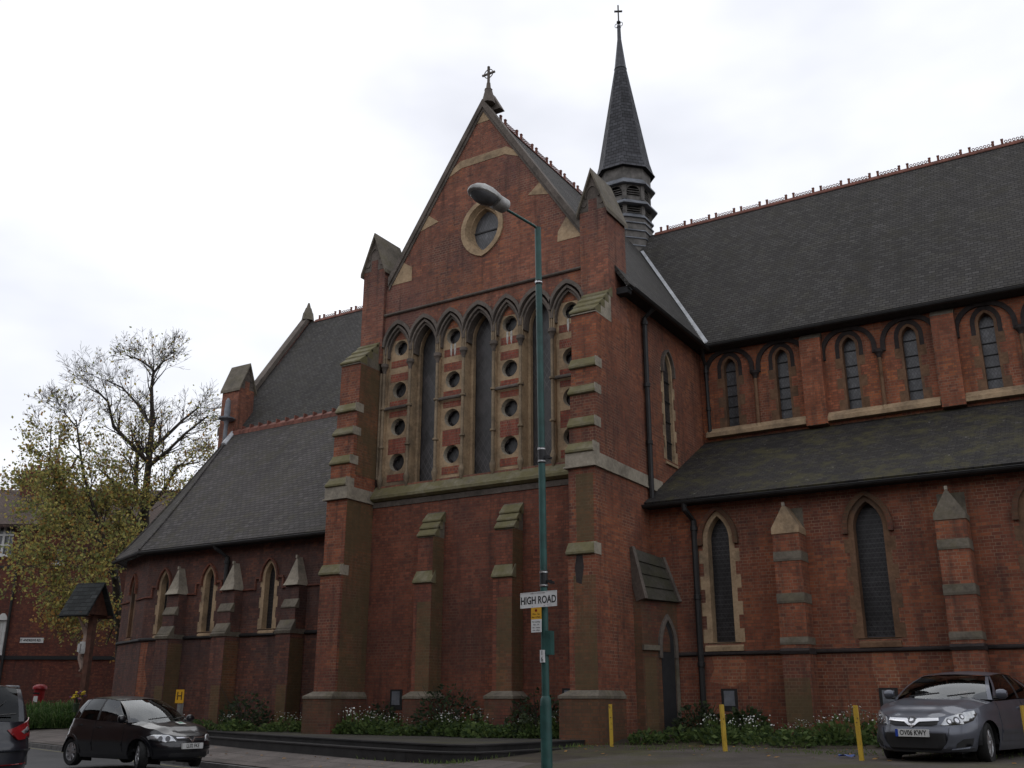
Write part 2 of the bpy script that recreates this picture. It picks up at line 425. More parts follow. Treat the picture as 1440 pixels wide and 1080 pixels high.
def arc_pts(uc, w, zs, za, n=9):
    a = w / 2.0; h = za - zs; r = (a * a + h * h) / (2 * a)
    out = []
    cx = uc - a + r; a1 = math.acos(max(-1, min(1, (r - a) / r)))
    for i in range(n + 1):
        t = math.pi - a1 * i / n
        out.append((cx + r * math.cos(t), zs + r * math.sin(t)))
    right = [(2 * uc - x, z) for x, z in out[:-1]][::-1]
    return out + right          # left springing -> apex -> right springing
def arch(uc, w, z0, zs, za, n=9):
    return [(uc - w / 2, z0), (uc + w / 2, z0)] + arc_pts(uc, w, zs, za, n)[::-1]
def arch_band(uc, w, wo, z0, zs, za, zao, n=9):
    o = [(uc - wo / 2, z0)] + arc_pts(uc, wo, zs, zao, n) + [(uc + wo / 2, z0)]
    i = [(uc - w / 2, z0)] + arc_pts(uc, w, zs, za, n) + [(uc + w / 2, z0)]
    return o + i[::-1]

# ------------------------------------------------------------ lie of the land
K0 = Vector((-17.1, 16.14)); KT = Vector((0.9465, -0.3227)); KN = Vector((0.3227, 0.9465))
def kd(x, y): return (Vector((x, y)) - K0).dot(KN)
def kp(s, d): return K0 + KT * s + KN * d
def gz(x, y):
    d = kd(x, y)
    if d < 0: return 0.0
    pts = [(0, 0.11), (2.2, 0.41), (5, 0.53), (9, 0.57), (11, 0.63), (40, 0.8), (400, 0.8)]
    for (a, za), (b, zb) in zip(pts, pts[1:]):
        if d <= b: return za + (zb - za) * (d - a) / (b - a)
    return 0.8
# ================================================================= CHURCH
F, XC, YA, YC, YB = 21.55, -10.22, 23.5, 27.9, 20.35
XL = -18.58            # outer face of the left pier
XM = -14.28            # gable axis
EZ, RZ, RY, RX = 12.05, 18.6, 32.0, -14.2
CH = thing('church', 'large Victorian red brick church with gabled transept, slate roofs and slender spire', 'church', (-14.3, F, 0.6), world=True)
def P(mb, name, mat, parent=None, **k): return mb.build(name, mat, parent or CH, **k)
FF = Fr((0, F, 0), (1, 0, 0))
FS = Fr((XC, 0, 0), (0, 1, 0))
FA = Fr((0, YA, 0), (1, 0, 0))
FC = Fr((0, YC, 0), (1, 0, 0))

# ---- transept front: boundaries of the seven arches
BX = [-17.68, -16.73, -15.75, -14.85, -13.84, -12.97, -11.98, -11.0]
SILLT, SPR, APX = 7.28, 11.25, 12.06
top = []
for i in range(7):
    c, w = (BX[i] + BX[i + 1]) / 2, BX[i + 1] - BX[i] - 0.004
    a = arc_pts(c, w, SPR + 0.25, 12.18, 8)
    top += a
hole = [(BX[0], SILLT), (BX[-1], SILLT)] + top[::-1]
def vesica(cx, cz, w, h, n=12):
    a, b = w / 2, h / 2
    r = (a * a + b * b) / (2 * a); t0 = math.asin(b / r); pts = []
    for i in range(n + 1):
        t = t0 - 2 * t0 * i / n
        pts.append((cx - a + 2 * a - r + r * math.cos(t), cz + r * math.sin(t)))
    for i in range(1, n):
        t = t0 - 2 * t0 * i / n
        pts.append((cx - (a - r + r * math.cos(t)), cz - r * math.sin(t)))
    return pts
VC = (-14.27, 14.60)
def gz_roof(x): return 18.72 - 1.54 * abs(x - XM)
gab = [(-17.75, 7.0), (-11.0, 7.0), (-11.0, gz_roof(-11.0)), (XM, gz_roof(XM)), (-17.75, gz_roof(-17.75))]
mb = MB(); mb.prism(FF, gab, -0.5, 0.0, [hole, vesica(VC[0], VC[1], 1.46, 1.80)])
P(mb, 'gable_wall', M['brick_gable'])
mb = MB(); mb.prism(FF, [(-17.9, 0.3), (-10.9, 0.3), (-10.9, 7.0), (-17.9, 7.0)], -0.4, 0.03)
P(mb, 'lower_wall', M['brick_low'])

# vesica window
mb = MB(); mb.prism(FF, vesica(VC[0], VC[1], 1.02, 1.44), -0.30, -0.28)
vw = P(mb, 'vesica_window', M['glass_clear'])
mb = MB()
mb.prism(FF, vesica(VC[0], VC[1], 1.46, 1.84), -0.05, 0.05, [vesica(VC[0], VC[1], 1.16, 1.56)])
P(mb, 'surround', M['stone'], vw)
mb = MB()
ri = vesica(VC[0], VC[1], 1.16, 1.56); rj = vesica(VC[0], VC[1], 0.86, 1.30); rk = vesica(VC[0], VC[1], 0.84, 1.28)
n = len(ri)
mb.grid([[FF.p(x, z, 0.03) for x, z in ri], [FF.p(x, z, -0.12) for x, z in vesica(VC[0], VC[1], 1.02, 1.44)],
         [FF.p(x, z, -0.12) for x, z in vesica(VC[0], VC[1], 0.96, 1.38)], [FF.p(x, z, -0.32) for x, z in rj]], close=True)
P(mb, 'reveal', M['stone'], vw)
mb = MB(); mb.fbox(FF, VC[0] - .5, VC[0] + .5, VC[1] - .02, VC[1] + .02, -.28, -.25); P(mb, 'saddle_bar', M['gutter'], vw)

# string courses and gable stones
def course(name, fr, u0, u1, z, h, proj, mat, parent=None):
    mb = MB(); mb.side_prism(fr, [(-0.05, z), (proj * 0.6, z), (proj, z + h * .25), (proj, z + h * .6), (0.0, z + h), (-0.05, z + h)], u0, u1)
    return P(mb, name, mat, parent)
course('string_course', FF, -17.74, -11.032, 12.50, .11, .09, M['stone_hood'])
mb = MB()
for pts in ([(-15.68, 16.62), (-15.05, 16.8), (-13.5, 16.8), (-12.86, 16.62), (-12.86, 16.72), (-12.98, 17.2), (-13.45, 17.05), (-15.1, 17.05), (-15.56, 17.2)],):
    mb.prism(FF, [(x, min(z, gz_roof(x) - .02)) for x, z in pts], -0.05, 0.012)
P(mb, 'band_stone', M['stone'])
for pts in ([(-16.72, 15.02), (-15.85, 15.22), (-16.35, 15.62)], [(-11.84, 15.02), (-12.72, 15.22), (-12.21, 15.62)],
            [(-17.62, 13.5), (-16.8, 13.5), (-16.8, 13.95), (-17.32, 14.3), (-17.62, 13.7)], [(-11.06, 13.5), (-11.78, 13.5), (-11.76, 13.8), (-11.42, 14.3), (-11.06, 13.8)],
            [(-14.62, 18.16), (-13.94, 18.16), (XM, 18.7)]):
    mb = MB(); mb.prism(FF, pts, -0.05, 0.013); P(mb, 'kneeler', M['stone'])
# gable coping
for sgn in (-1, 1):
    mb = MB(); zz = []
    x0, x1 = XM, XM + sgn * 3.36
    def pr4(x, zo):
        z = 18.72 - 1.54 * abs(x - XM) + zo
        return z
    lo = [(x0, F - .09, pr4(x0, -.06)), (x0, F + .30, pr4(x0, -.06)), (x0, F + .30, pr4(x0, .21)), (x0, F - .09, pr4(x0, .21))]
    hi = [(x1, F - .09, pr4(x1, -.06)), (x1, F + .30, pr4(x1, -.06)), (x1, F + .30, pr4(x1, .21)), (x1, F - .09, pr4(x1, .21))]
    mb.solid(lo, hi)
    lo = [(x0, F - .04, pr4(x0, -.2)), (x0, F + .1, pr4(x0, -.2)), (x0, F + .1, pr4(x0, -.06)), (x0, F - .04, pr4(x0, -.06))]
    hi = [(x1, F - .04, pr4(x1, -.2)), (x1, F + .1, pr4(x1, -.2)), (x1, F + .1, pr4(x1, -.06)), (x1, F - .04, pr4(x1, -.06))]
    mb.solid(lo, hi)
    P(mb, 'gable_coping', M['stone_hood'])
# apex cross
mb = MB()
zc = 18.95
mb.lathe((XM + .07, F + .15, 0), [(.22, 18.85), (.17, 19.1), (.12, 19.32), (.13, 19.36), (.075, 19.42), (.06, 19.6)], 8, ph=math.pi / 8)
mb.solid([(XM - .28, F + .3, 18.7), (XM + .42, F + .3, 18.7), (XM + .07, F + .3, 19.35)], [(XM - .28, F + .55, 18.7), (XM + .42, F + .55, 18.7), (XM + .07, F + .55, 19.35)])
cr_ = P(mb, 'gable_cross', M['stone_hood'])
mb = MB(); cx = XM + .07
mb.box((cx - .032, F + .12, 19.55), (cx + .032, F + .18, 20.2)); mb.box((cx - .23, F + .125, 19.91), (cx + .23, F + .175, 19.965))
for k in range(16):
    a, b = 2 * math.pi * k / 16, 2 * math.pi * (k + 1) / 16
    mb.tube([(cx + .155 * math.cos(a), F + .15, 19.94 + .155 * math.sin(a)), (cx + .155 * math.cos(b), F + .15, 19.94 + .155 * math.sin(b))], .015, 5)
P(mb, 'cross_head', M['stone_hood'], cr_)

# ---- arcade
def circ(cx, cz, r, n=20): return [(cx + r * math.cos(2 * math.pi * k / n), cz + r * math.sin(2 * math.pi * k / n)) for k in range(n)]
def quatre(cx, cz, r, n=9):
    pts = []
    for q in range(4):
        a0 = q * math.pi / 2
        ox, oz = cx + .52 * r * math.cos(a0), cz + .52 * r * math.sin(a0)
        for k in range(n + 1):
            t = a0 - math.radians(97) + math.radians(194) * k / n
            pts.append((ox + .46 * r * math.cos(t), oz + .46 * r * math.sin(t)))
    return pts
ROUND = [(11.46, .215), (10.15, .225), (9.02, .235), (7.97, .24)]
for i in range(7):
    a, b = BX[i] + .055, BX[i + 1] - .055
    c, w = (a + b) / 2, b - a
    if i % 2 == 0:
        mb = MB()
        mb.prism(FF, arch(c, w, 7.3, SPR + .05, APX - .02), -.26, -.13, [circ(c, z, r * 1.10) for z, r in ROUND])
        bp = P(mb, 'blind_panel', M['stone'])
        for z, r in ROUND:
            mb = MB(); mb.prism(FF, circ(c, z, r + .03), -.30, -.262, [quatre(c, z, r * 1.0)])
            rd = P(mb, 'roundel', M['soot'], bp)  # recessed stone plate, coloured dark for the shade inside the roundel
            mb = MB(); mb.grid([[FF.p(x, zz, -.128) for x, zz in circ(c, z, r * 1.10)], [FF.p(x, zz, -.255) for x, zz in circ(c, z, r * .96)]], close=True); P(mb, 'roundel_rim', M['stone_pale'], bp)
            mb = MB(); mb.prism(FF, circ(c, z, r + .02), -.36, -.34); P(mb, 'roundel_glass', M['mesh_dark'], bp)
        hw = w / 2 - .09
        for z0, z1 in ((10.86, 11.08), (10.42, 10.66), (9.64, 9.82), (9.33, 9.5), (8.22, 8.68), (7.40, 7.62)):
            mb = MB(); mb.prism(FF, [(c - hw, z0), (c + hw, z0), (c + hw, z1), (c - hw, z1)], -.15, -.122); P(mb, 'brick_band', M['brick_panel'], bp)
        mb = MB(); mb.prism(FF, [p for p in arch(c, w - .16, 11.72, 11.722, APX - .08)], -.15, -.122); P(mb, 'brick_spandrel', M['brick_orange'], bp)
        if i:
            for dx in (-.07, .06):
                mb = MB(); mb.prism(FF, [(c + dx - .03, 11.24 - .02), (c + dx + .03, 11.24), (c + dx + .035, 11.0), (c + dx + .01, 10.84), (c + dx - .02, 10.9), (c + dx - .035, 11.05)], -.13, -.119); P(mb, 'lime_streak', M['plate_white_'], bp)
        course('panel_string', FF, BX[i] - .07, BX[i + 1] + .07, 9.54, .09, .03, M['stone_hood'], bp)
        o = bp.children[-1]
    else:
        mb = MB(); mb.prism(FF, arch(c, w, 7.3, SPR + .05, APX - .02), -.47, -.45)
        lw = P(mb, 'lancet_window', M['glass_lancet'])
        mb = MB()
        ring_o = arch(c, w, 7.3, SPR + .05, APX - .02); ring_i = arch(c, w - .16, 7.3, SPR + .05, APX - .09)
        mb.prism(FF, ring_o, -.43, -.30, [[(x, z + (.02 if z < 7.31 else 0)) for x, z in ring_i]])
        P(mb, 'window_frame', M['stone'], lw)
        mb = MB()
        pass
for i in range(8):
    x = BX[i]
    mb = MB(); mb.fbox(FF, x - .052, x + .052, 7.28, SPR + .35, -.46, -.02)
    # spandrel over the shaft, up to where the two arches part
    pier = P(mb, 'mullion', M['stone'])
    mb = MB(); y = F - .01
    mb.tube([(x, y, 7.5), (x, y, 10.72)], .046, 10)
    if i == 0: mb.tube([(x - .13, y + .03, 7.5), (x - .13, y + .03, 10.72)], .045, 8)
    for z in (9.59, 8.42): mb.lathe((x, y, z), [(.05, -.04), (.085, -.025), (.085, .025), (.05, .04)], 12)
    P(mb, 'shaft', M['stone_shaft'], pier, smooth=True)
    mb = MB(); mb.lathe((x, y, 0), [(.05, 10.68), (.055, 10.74), (.075, 10.80), (.10, 10.87), (.115, 10.88), (.115, 10.97), (.09, 10.985)], 12)
    P(mb, 'capital', M['stone_hood'], pier, smooth=True)
    mb = MB(); mb.lathe((x, y, 0), [(.03, 7.2), (.06, 7.3), (.085, 7.42), (.09, 7.5), (.06, 7.56), (.05, 7.62)], 12)
    P(mb, 'shaft_base', M['stone_shaft'], pier, smooth=True)
    mb = MB()
    for dx in (-.06, 0, .06): mb.tube([(x + dx, y + .0 - .02 * (dx == 0), 10.98), (x + dx, y, SPR + .30)], .024, 6)
    P(mb, 'arch_roll', M['stone_shaft'], pier)
for i in range(7):
    c, w = (BX[i] + BX[i + 1]) / 2, BX[i + 1] - BX[i]
    mb = MB()
    mb.prism(FF, arch_band(c, w - .10, w - .01, SPR + .02, SPR + .05, APX, 12.14), -.10, .05)
    mb.prism(FF, arch_band(c, w - .20, w - .105, SPR - .1, SPR, APX - .08, APX - .01), -.28, -.02)
    am = P(mb, 'arch_moulding', M['stone_hood'])
    mb = MB(); hb = arc_pts(c, w - .004, SPR + .25, 12.17, 9); ho = arc_pts(c, w + .14, SPR + .27, 12.30, 9)
    # hood mould: clipped at the valleys with its neighbours
    ho = [(min(max(x, BX[i] if i else x), BX[i + 1] if i < 6 else x), z) for x, z in ho]
    mb.prism(FF, ho + hb[::-1], -.02, .10)
    P(mb, 'hood_mould', M['stone_hood'], am)
# sloping sill
mb = MB(); mb.side_prism(FF, [(-.46, 7.3), (-.05, 7.29), (.20, 6.98), (.23, 6.96), (.23, 6.88), (.12, 6.82), (-.1, 6.82)], -17.86, -10.93)
P(mb, 'sill', M['stone_moss'])
mb = MB(); mb.side_prism(FF, [(-.02, 6.66), (.06, 6.66), (.09, 6.8), (-.02, 6.8)], -17.86, -10.93)
P(mb, 'sill_moulding', M['stone_hood'])

# ---- corner piers
def weathering(mb, u0, u1, fr, z0, z1, n0, n1, over=.05, lip=.07):
    over, lip = over * .6, lip * .7
    """sloped stone cap from (n1,z0) front up to (n0,z1) back"""
    mb.side_prism(fr, [(n0 - .03, z0 - .02), (n1, z0 - .02), (n1 + over, z0), (n1 + over, z0 + lip), (n0, z1), (n0 - .03, z1)], u0, u1)
def corner_pier(x0, x1, right):
    mb = MB()
    g = lambda y: F - y
    st = [(1.66, 4.72, 20.30), (4.72, 6.80, 20.38), (7.12, 7.80, 20.46), (7.80, 8.66, 20.53), (8.66, 9.36, 20.60), (9.36, 10.86, 20.66)]
    for z0, z1, y in st: mb.fbox(FF, x0, x1, z0, z1, .0, g(y))
    b = P(mb, 'corner_buttress', M['brick'])
    y = 20.30
    if right:
        mb = MB(); mb.fbox(FF, x0 + .14, x1 - .003, 1.69, 4.2, g(y) + .001, g(y) + .006); P(mb, 'algae_face', M['brick_algae'], b)
        mb = MB(); mb.fbox(FF, x0 + .2, x1 - .05, 5.0, 6.6, g(20.38) + .001, g(20.38) + .006); P(mb, 'algae_face', M['brick_algae'], b)
        mb = MB(); mb.prism(FF, [(-10.72, 4.05), (-10.58, 4.0), (-10.52, 4.4), (-10.55, 4.68), (-10.7, 4.68), (-10.75, 4.4)], g(y), g(y) + .008); P(mb, 'wet_stain', M['soot'], b)
    else:
        fs_ = Fr((x1, 0, 0), (0, 1, 0))
        mb = MB(); mb.fbox(fs_, 20.40, 21.51, 1.69, 6.74, .001, .006); P(mb, 'algae_face', M['brick_algae'], b)
        mb = MB(); mb.fbox(fs_, 20.68, 21.54, 7.5, 10.78, .001, .006); P(mb, 'algae_face', M['brick_algae'], b)
    mb = MB(); mb.fbox(FF, x0 - .05, x1 + .035, 6.80, 7.12, .0, g(20.32)); mb.fbox(FF, x0 - .09, x1 + .06, 6.76, 6.80, .0, g(20.28))
    P(mb, 'band_course', M['stone_pale'], b)
    for z0, z1, yt, yb in ((4.70, 4.98, 20.38, 20.26), (7.14, 7.40, 20.46, 20.30), (7.80, 8.06, 20.53, 20.42), (8.66, 8.90, 20.60, 20.48), (9.36, 9.62, 20.66, 20.55)):
        mb = MB(); weathering(mb, x0 - .03, x1 + .012, FF, z0, z1, g(yt), g(yb)); w = P(mb, 'weathering', M['stone_moss'], b)
        mb = MB(); mb.fbox(FS if right else Fr((x1, 0, 0), (0, 1, 0)), yb - .02, yb + .33, z0 - .02, z1 - .03, .004, .016); P(mb, 'quoin_stone', M['stone_pale'], b)
    zs = [10.86, 11.09, 11.32, 11.55]; ys = [20.66, 20.90, 21.14, 21.38]
    for k in range(4):
        mb = MB(); weathering(mb, x0 - .03, x1 + .01, FF, zs[k], zs[k] + .27, g(ys[k] + .24), g(ys[k] - .03), .05, .06); P(mb, 'weathering', M['stone_moss'], b)
    mb = MB(); mb.prism(Fr((x1, 0, 0), (0, 1, 0)), [(20.62, 10.80), (21.54, 10.80), (21.54, 11.78), (21.38, 11.6), (20.7, 10.95)], -(x1 - x0), .006)
    P(mb, 'weathering_cheek', M['stone_pale'] if right else M['stone_dark'], b)
    # plinth with splayed top
    mb = MB(); a = (x0 - .2, x1 + .07) if right else (x0 - .2, x1 + .06)
    mb.fbox(FF, a[0], a[1], .3, 1.50, -.0, g(20.14))
    mb2 = MB()
    y0, y1 = 20.12, 20.29
    lo = [(a[0] - .02, F, 1.5), (a[0] - .02, y0, 1.5), (a[1] + .02, y0, 1.5), (a[1] + .02, F, 1.5)]
    hi = [(x0 - .005, F, 1.68), (x0 - .005, y1, 1.68), (x1 + .005, y1, 1.68), (x1 + .005, F, 1.68)]
    lo2 = [(p[0], p[1], 1.56) for p in lo]
    mb2.solid(lo, lo2); mb2.solid(lo2, hi)
    pl = P(mb, 'plinth', M['brick_damp'], b); P(mb2, 'plinth_cap', M['stone_dark'], b)
    return b
corner_pier(-10.93, XC, True)
corner_pier(XL, -17.86, False)

def pinnacle(x0, x1, y0, y1, ze, za, along='y', zb=11.0):
    mb = MB(); mb.box((x0, y0, zb), (x1, y1, ze))
    p = P(mb, 'pinnacle', M['brick_gable'])
    mb = MB(); o = .07; c = (x0 + x1) / 2; hw = (x1 - x0) / 2
    if along == 'y':
        fr = Fr((0, y0, 0), (1, 0, 0)); L = y1 - y0
    else:
        fr = Fr((x1, 0, 0), (0, 1, 0)); L = x1 - x0; c = (y0 + y1) / 2; hw = (y1 - y0) / 2
    tri = [(c - hw, ze), (c + hw, ze), (c, za - .1)]
    mb.prism(fr, [(c - hw + .0, ze), (c - .13, ze), (c - .13, ze + .34), (c + .13, ze + .34), (c + .13, ze), (c + hw, ze), (c, za - .08)], -L, .004)
    mb.prism(fr, arch_band(c, .34, .44, ze + .38, ze + .48, ze + .72, ze + .80), -.1, .03)
    for s in (-1, 1):
        mb.prism(fr, circ(c + s * .26, ze + .22, .085, 10), -.1, .025)
    g_ = P(mb, 'stone_gable', M['stone_hood'], p)
    mb = MB(); mb.prism(fr, [(c - .13, ze), (c + .13, ze), (c + .13, ze + .34), (c - .13, ze + .34)], -.1, .003); P(mb, 'brick_insert', M['brick_gable'], p)
    mb = MB()
    k = (za - ze) / hw
    for s in (-1, 1):
        e = c + s * (hw + .06); zt = ze - .06 * k
        prof = [(e, zt), (e, zt + .12), (c, za + .06), (c, za - .08)]
        if s > 0: prof = prof[::-1]
        mb.prism(fr, prof, -L - .08, .10)
        mb.prism(fr, prof, -L - .08, -L - .079)
    P(mb, 'gabled_cap', M['stone_dark'], p)
    return p
pinnacle(-11.03, XC + .002, F - .10, 22.58, 14.12, 15.32)
pinnacle(-18.59, -17.76, F - .10, 22.58, 14.12, 15.32)

# ---- two buttresses under the great window
for xc in (-15.62, -13.16):
    u0, u1 = xc - .28, xc + .28
    g = lambda y: F - y
    mb = MB()
    mb.fbox(FF, u0, u1, 1.6, 4.42, .03, g(20.98)); mb.fbox(FF, u0, u1, 4.42, 5.66, .03, g(21.10))
    b = P(mb, 'buttress', M['brick_low'])
    mb = MB(); mb.fbox(FF, u0 + .12, u1 - .003, 1.68, 3.9, g(20.98) + .001, g(20.98) + .006)
    mb.fbox(FS.__class__((u1, 0, 0), (0, 1, 0)), 21.0, 21.49, 1.68, 5.6, .001, .006)
    P(mb, 'algae_face', M['brick_algae'], b)
    mb = MB(); weathering(mb, u0 - .03, u1 + .03, FF, 4.40, 4.72, g(21.1), g(20.96), .06, .06); P(mb, 'weathering', M['stone_moss'], b)
    zs = [5.64, 5.85, 6.06]; ys = [21.10, 21.22, 21.34]
    for k in range(3):
        mb = MB(); weathering(mb, u0 - .02, u1 + .02, FF, zs[k], zs[k] + .26, g(ys[k] + .15), g(ys[k] - .03), .06, .05); P(mb, 'weathering', M['stone_moss'], b)
    mb = MB(); mb.prism(Fr((u1, 0, 0), (0, 1, 0)), [(21.08, 5.6), (21.5, 5.6), (21.5, 6.34), (21.12, 5.72)], -.56, .006); P(mb, 'weathering_cheek', M['stone_dark'], b)
    mb = MB(); mb.fbox(FF, u0 - .12, u1 + .12, .3, 1.5, .03, g(20.82)); P(mb, 'plinth', M['brick_damp'], b)
    mb = MB(); lo = [(u0 - .14, 21.5, 1.5), (u0 - .14, 20.8, 1.5), (u1 + .14, 20.8, 1.5), (u1 + .14, 21.5, 1.5)]
    hi = [(u0, 21.5, 1.68), (u0, 20.97, 1.68), (u1, 20.97, 1.68), (u1, 21.5, 1.68)]; l2 = [(p[0], p[1], 1.56) for p in lo]
    mb.solid(lo, l2); mb.solid(l2, hi); P(mb, 'plinth_cap', M['stone_dark'], b)
def vent(fr, u, z, w=.3, h=.34):
    mb = MB(); mb.fbox(fr, u - w / 2 - .05, u + w / 2 + .05, z - h / 2 - .12, z + h / 2 + .05, -.01, .012)
    v = P(mb, 'vent_plate', M['stone_dark'] if False else M['gutter'])
    mb = MB(); mb.fbox(fr, u - w / 2 + .02, u + w / 2 - .02, z - h / 2, z + h / 2, .012, .03)
    for k in range(5): mb.fbox(fr, u - w / 2 + .04, u + w / 2 - .04, z - h / 2 + .04 + k * .06, z - h / 2 + .06 + k * .06, .03, .036)
    P(mb, 'vent_grille', M['lead'], v)
FL = Fr((0, F - .03, 0), (1, 0, 0))
vent(FL, -16.78, 1.52); vent(FL, -11.6, 1.52)

# ---- window maker for the brick walls
def lancet(name, fr, uc, w, z0, zs, za, depth=.28, sw=.16, hood=.16, glass=None, bars=(), sill=.2, stone=None, hoodmat=None, quoin=.12, sillw=.12):
    stone = stone or M['stone']
    mb = MB(); mb.prism(fr, arch(uc, w + .04, z0, zs, za + .02), -depth, -depth + .02)
    wd = P(mb, name, glass)
    # stone dressings toothed into the brick
    left, right = [], []
    z = z0; k = 0
    while z < zs - .001:
        zt = min(z + .32, zs); e = sw + (quoin if k % 2 == 0 else 0)
        right += [(uc + w / 2 + e, z), (uc + w / 2 + e, zt)]; left += [(uc - w / 2 - e, z), (uc - w / 2 - e, zt)]
        z = zt; k += 1
    outer = right + arc_pts(uc, w + 2 * sw, zs, za + sw * 1.05)[::-1] + left[::-1]
    # remove duplicates
    o2 = []
    for p in outer:
        if not o2 or (abs(p[0] - o2[-1][0]) + abs(p[1] - o2[-1][1])) > 1e-4: o2.append(p)
    inner = [(x, z + (.01 if z < z0 + 1e-3 else 0)) for x, z in arch(uc, w, z0, zs, za)]
    mb = MB(); mb.prism(fr, o2, -depth, .006, [inner])
    P(mb, 'dressing', stone, wd)
    if hood:
        mb = MB(); mb.prism(fr, arch_band(uc, w + 2 * sw - .02, w + 2 * sw + 2 * hood * .55, zs - .12, zs, za + sw, za + sw + hood * .6), -.02, .09)
        P(mb, 'hood_mould', hoodmat or M['brick_low'], wd)
    if sill:
        mb = MB(); mb.side_prism(fr, [(-depth, z0 + .01), (-depth, z0 - sill), (.05, z0 - sill), (.05, z0 - sill * .5), (-.06, z0)], uc - w / 2 - sillw, uc + w / 2 + sillw)
        P(mb, 'sill', stone, wd)
    if bars:
        for z in bars: mb = MB(); mb.fbox(fr, uc - w / 2, uc + w / 2, z - .013, z + .013, -depth + .02, -depth + .05); P(mb, 'saddle_bar', M['shadow'], wd)
    return wd

# ---- transept right-hand side wall
hw = arch(25.14, .72, 7.84, 10.5, 11.06)
mb = MB(); mb.prism(FS, [(F, .3), (YC, .3), (YC, 12.0), (F, 12.0)], -.4, 0, [arch(25.14, .9, 7.84, 10.5, 11.16)])
P(mb, 'transept_side_wall', M['brick'])
lancet('side_lancet', FS, 25.14, .56, 7.84, 10.5, 11.0, .10, .10, .10, M['glass_dark'], (8.4, 9.0, 9.6, 10.2), .14, M['stone'], M['stone_hood'], .11)
mb = MB(); mb.fbox(FS, F + .002, 24.4, 6.81, 7.11, -.02, .033); mb.fbox(FS, F + .002, 24.4, 6.77, 6.808, -.02, .057)
P(mb, 'band_course', M['stone_pale'])
mb = MB(); mb.box((-18.5, F, .3), (-18.1, YC, 12.0)); P(mb, 'transept_back_wall', M['brick_chapel'])

# ---- roofs
def slab(pts, t, name, mat):
    a, b, c = Vector(pts[0]), Vector(pts[1]), Vector(pts[2])
    n = (b - a).cross(c - a).normalized()
    if n.z < 0: n = -n
    mb = MB(); mb.solid([Vector(p) - n * t for p in pts], [Vector(p) for p in pts]); return P(mb, name, mat)
sl = (RZ - EZ) / 4.5
rt_r = slab([(-9.80, F + .3, EZ - .12), (-9.80, 27.44, EZ - .12), (RX, RY, RZ), (RX, F + .3, RZ)], .1, 'transept_roof', M['slate'])
rt_l = slab([(-18.66, F + .3, EZ - .12), (RX, F + .3, RZ), (RX, RY, RZ), (-18.66, 27.44, EZ - .12)], .1, 'transept_roof', M['slate'])
rn = slab([(-9.80, 27.40, EZ - .06), (9.0, 27.40, EZ - .06), (9.0, RY, RZ), (RX, RY, RZ)], .1, 'nave_roof', M['slate'])
slab([(9.0, RY, RZ), (RX, RY, RZ), (-9.8, 36.6, EZ - .06), (9, 36.6, EZ - .06)], .1, 'nave_roof', M['slate'])
rc = slab([(-31.0, 27.40, EZ - .06), (-18.66, 27.40, EZ - .06), (RX, RY, RZ), (-31.0, RY, RZ)], .1, 'chancel_roof', M['slate'])
slab([(-31.0, 36.6, EZ - .06), (-18.66, 36.6, EZ - .06), (RX, RY, RZ), (-31.0, RY, RZ)], .1, 'chancel_roof', M['slate'])
ra = slab([(-10.2, 23.12, 6.33), (9.0, 23.12, 6.33), (9.0, YC + .02, 9.0), (-10.2, YC + .02, 9.0)], .09, 'aisle_roof', M['slate_aisle'])
# crested ridges
def cresting(p0, p1, roof):
    p0, p1 = Vector(p0), Vector(p1); L = (p1 - p0).length; d = (p1 - p0).normalized(); side = d.cross(Z)
    fr = Fr(p0, d); mb = MB()
    for s in (1, -1):
        mb.solid([p0 - side * .0 + Z * .07, p0 + side * s * .10 - Z * .06, p0 + side * s * .10 - Z * .10, p0 - Z * .02], [p1 + Z * .07, p1 + side * s * .10 - Z * .06, p1 + side * s * .10 - Z * .10, p1 - Z * .02])
    k = 0; x = .25
    while x < L - .3:
        for dx in (0, .27):
            mb.fbox(fr, x + dx - .035, x + dx + .035, .05, .20, -.03, .03)
            mb.fbox(fr, x + dx - .042, x + dx + .042, .20, .235, -.037, .037)
        y = x + .38
        while y < x + .98 and y < L - .1:
            for a in range(6):
                t0, t1 = 2 * math.pi * a / 6, 2 * math.pi * (a + 1) / 6
                mb.tube([fr.p(y + .045 * math.cos(t0), .125 + .045 * math.sin(t0)), fr.p(y + .045 * math.cos(t1), .125 + .045 * math.sin(t1))], .015, 3, cap=False)
            y += .115
        x += .97
    P(mb, 'ridge_cresting', M['terracotta'], roof)
cresting((-13.2, RY, RZ), (9.0, RY, RZ), rn)
cresting((-30.6, RY, RZ), (-15.4, RY, RZ), rc)
cresting((RX, F + .6, RZ), (RX, 31.0, RZ), rt_r)
# valley flashing between transept and nave
mb = MB()
a, b = Vector((RX + .75, RY - .78, RZ - 1.08)), Vector((-9.80, 27.42, EZ - .1))
for s, off in ((1, (.05, -.16, .09)),):
    o1 = Vector((.10, .0, .02)); o2 = Vector((-.0, -.09, .02)); up = Vector((0, 0, .05))
    mb.solid([a + up - Vector((.06, 0, -.07)), a + up + Vector((0.0, -.0, -.02)), a + up + Vector((.06, .0, .07))][:3], [b + up - Vector((.06, 0, -.07)), b + up, b + up + Vector((.06, 0, .07))])
P(mb, 'valley_flashing', M['lead_pale'])

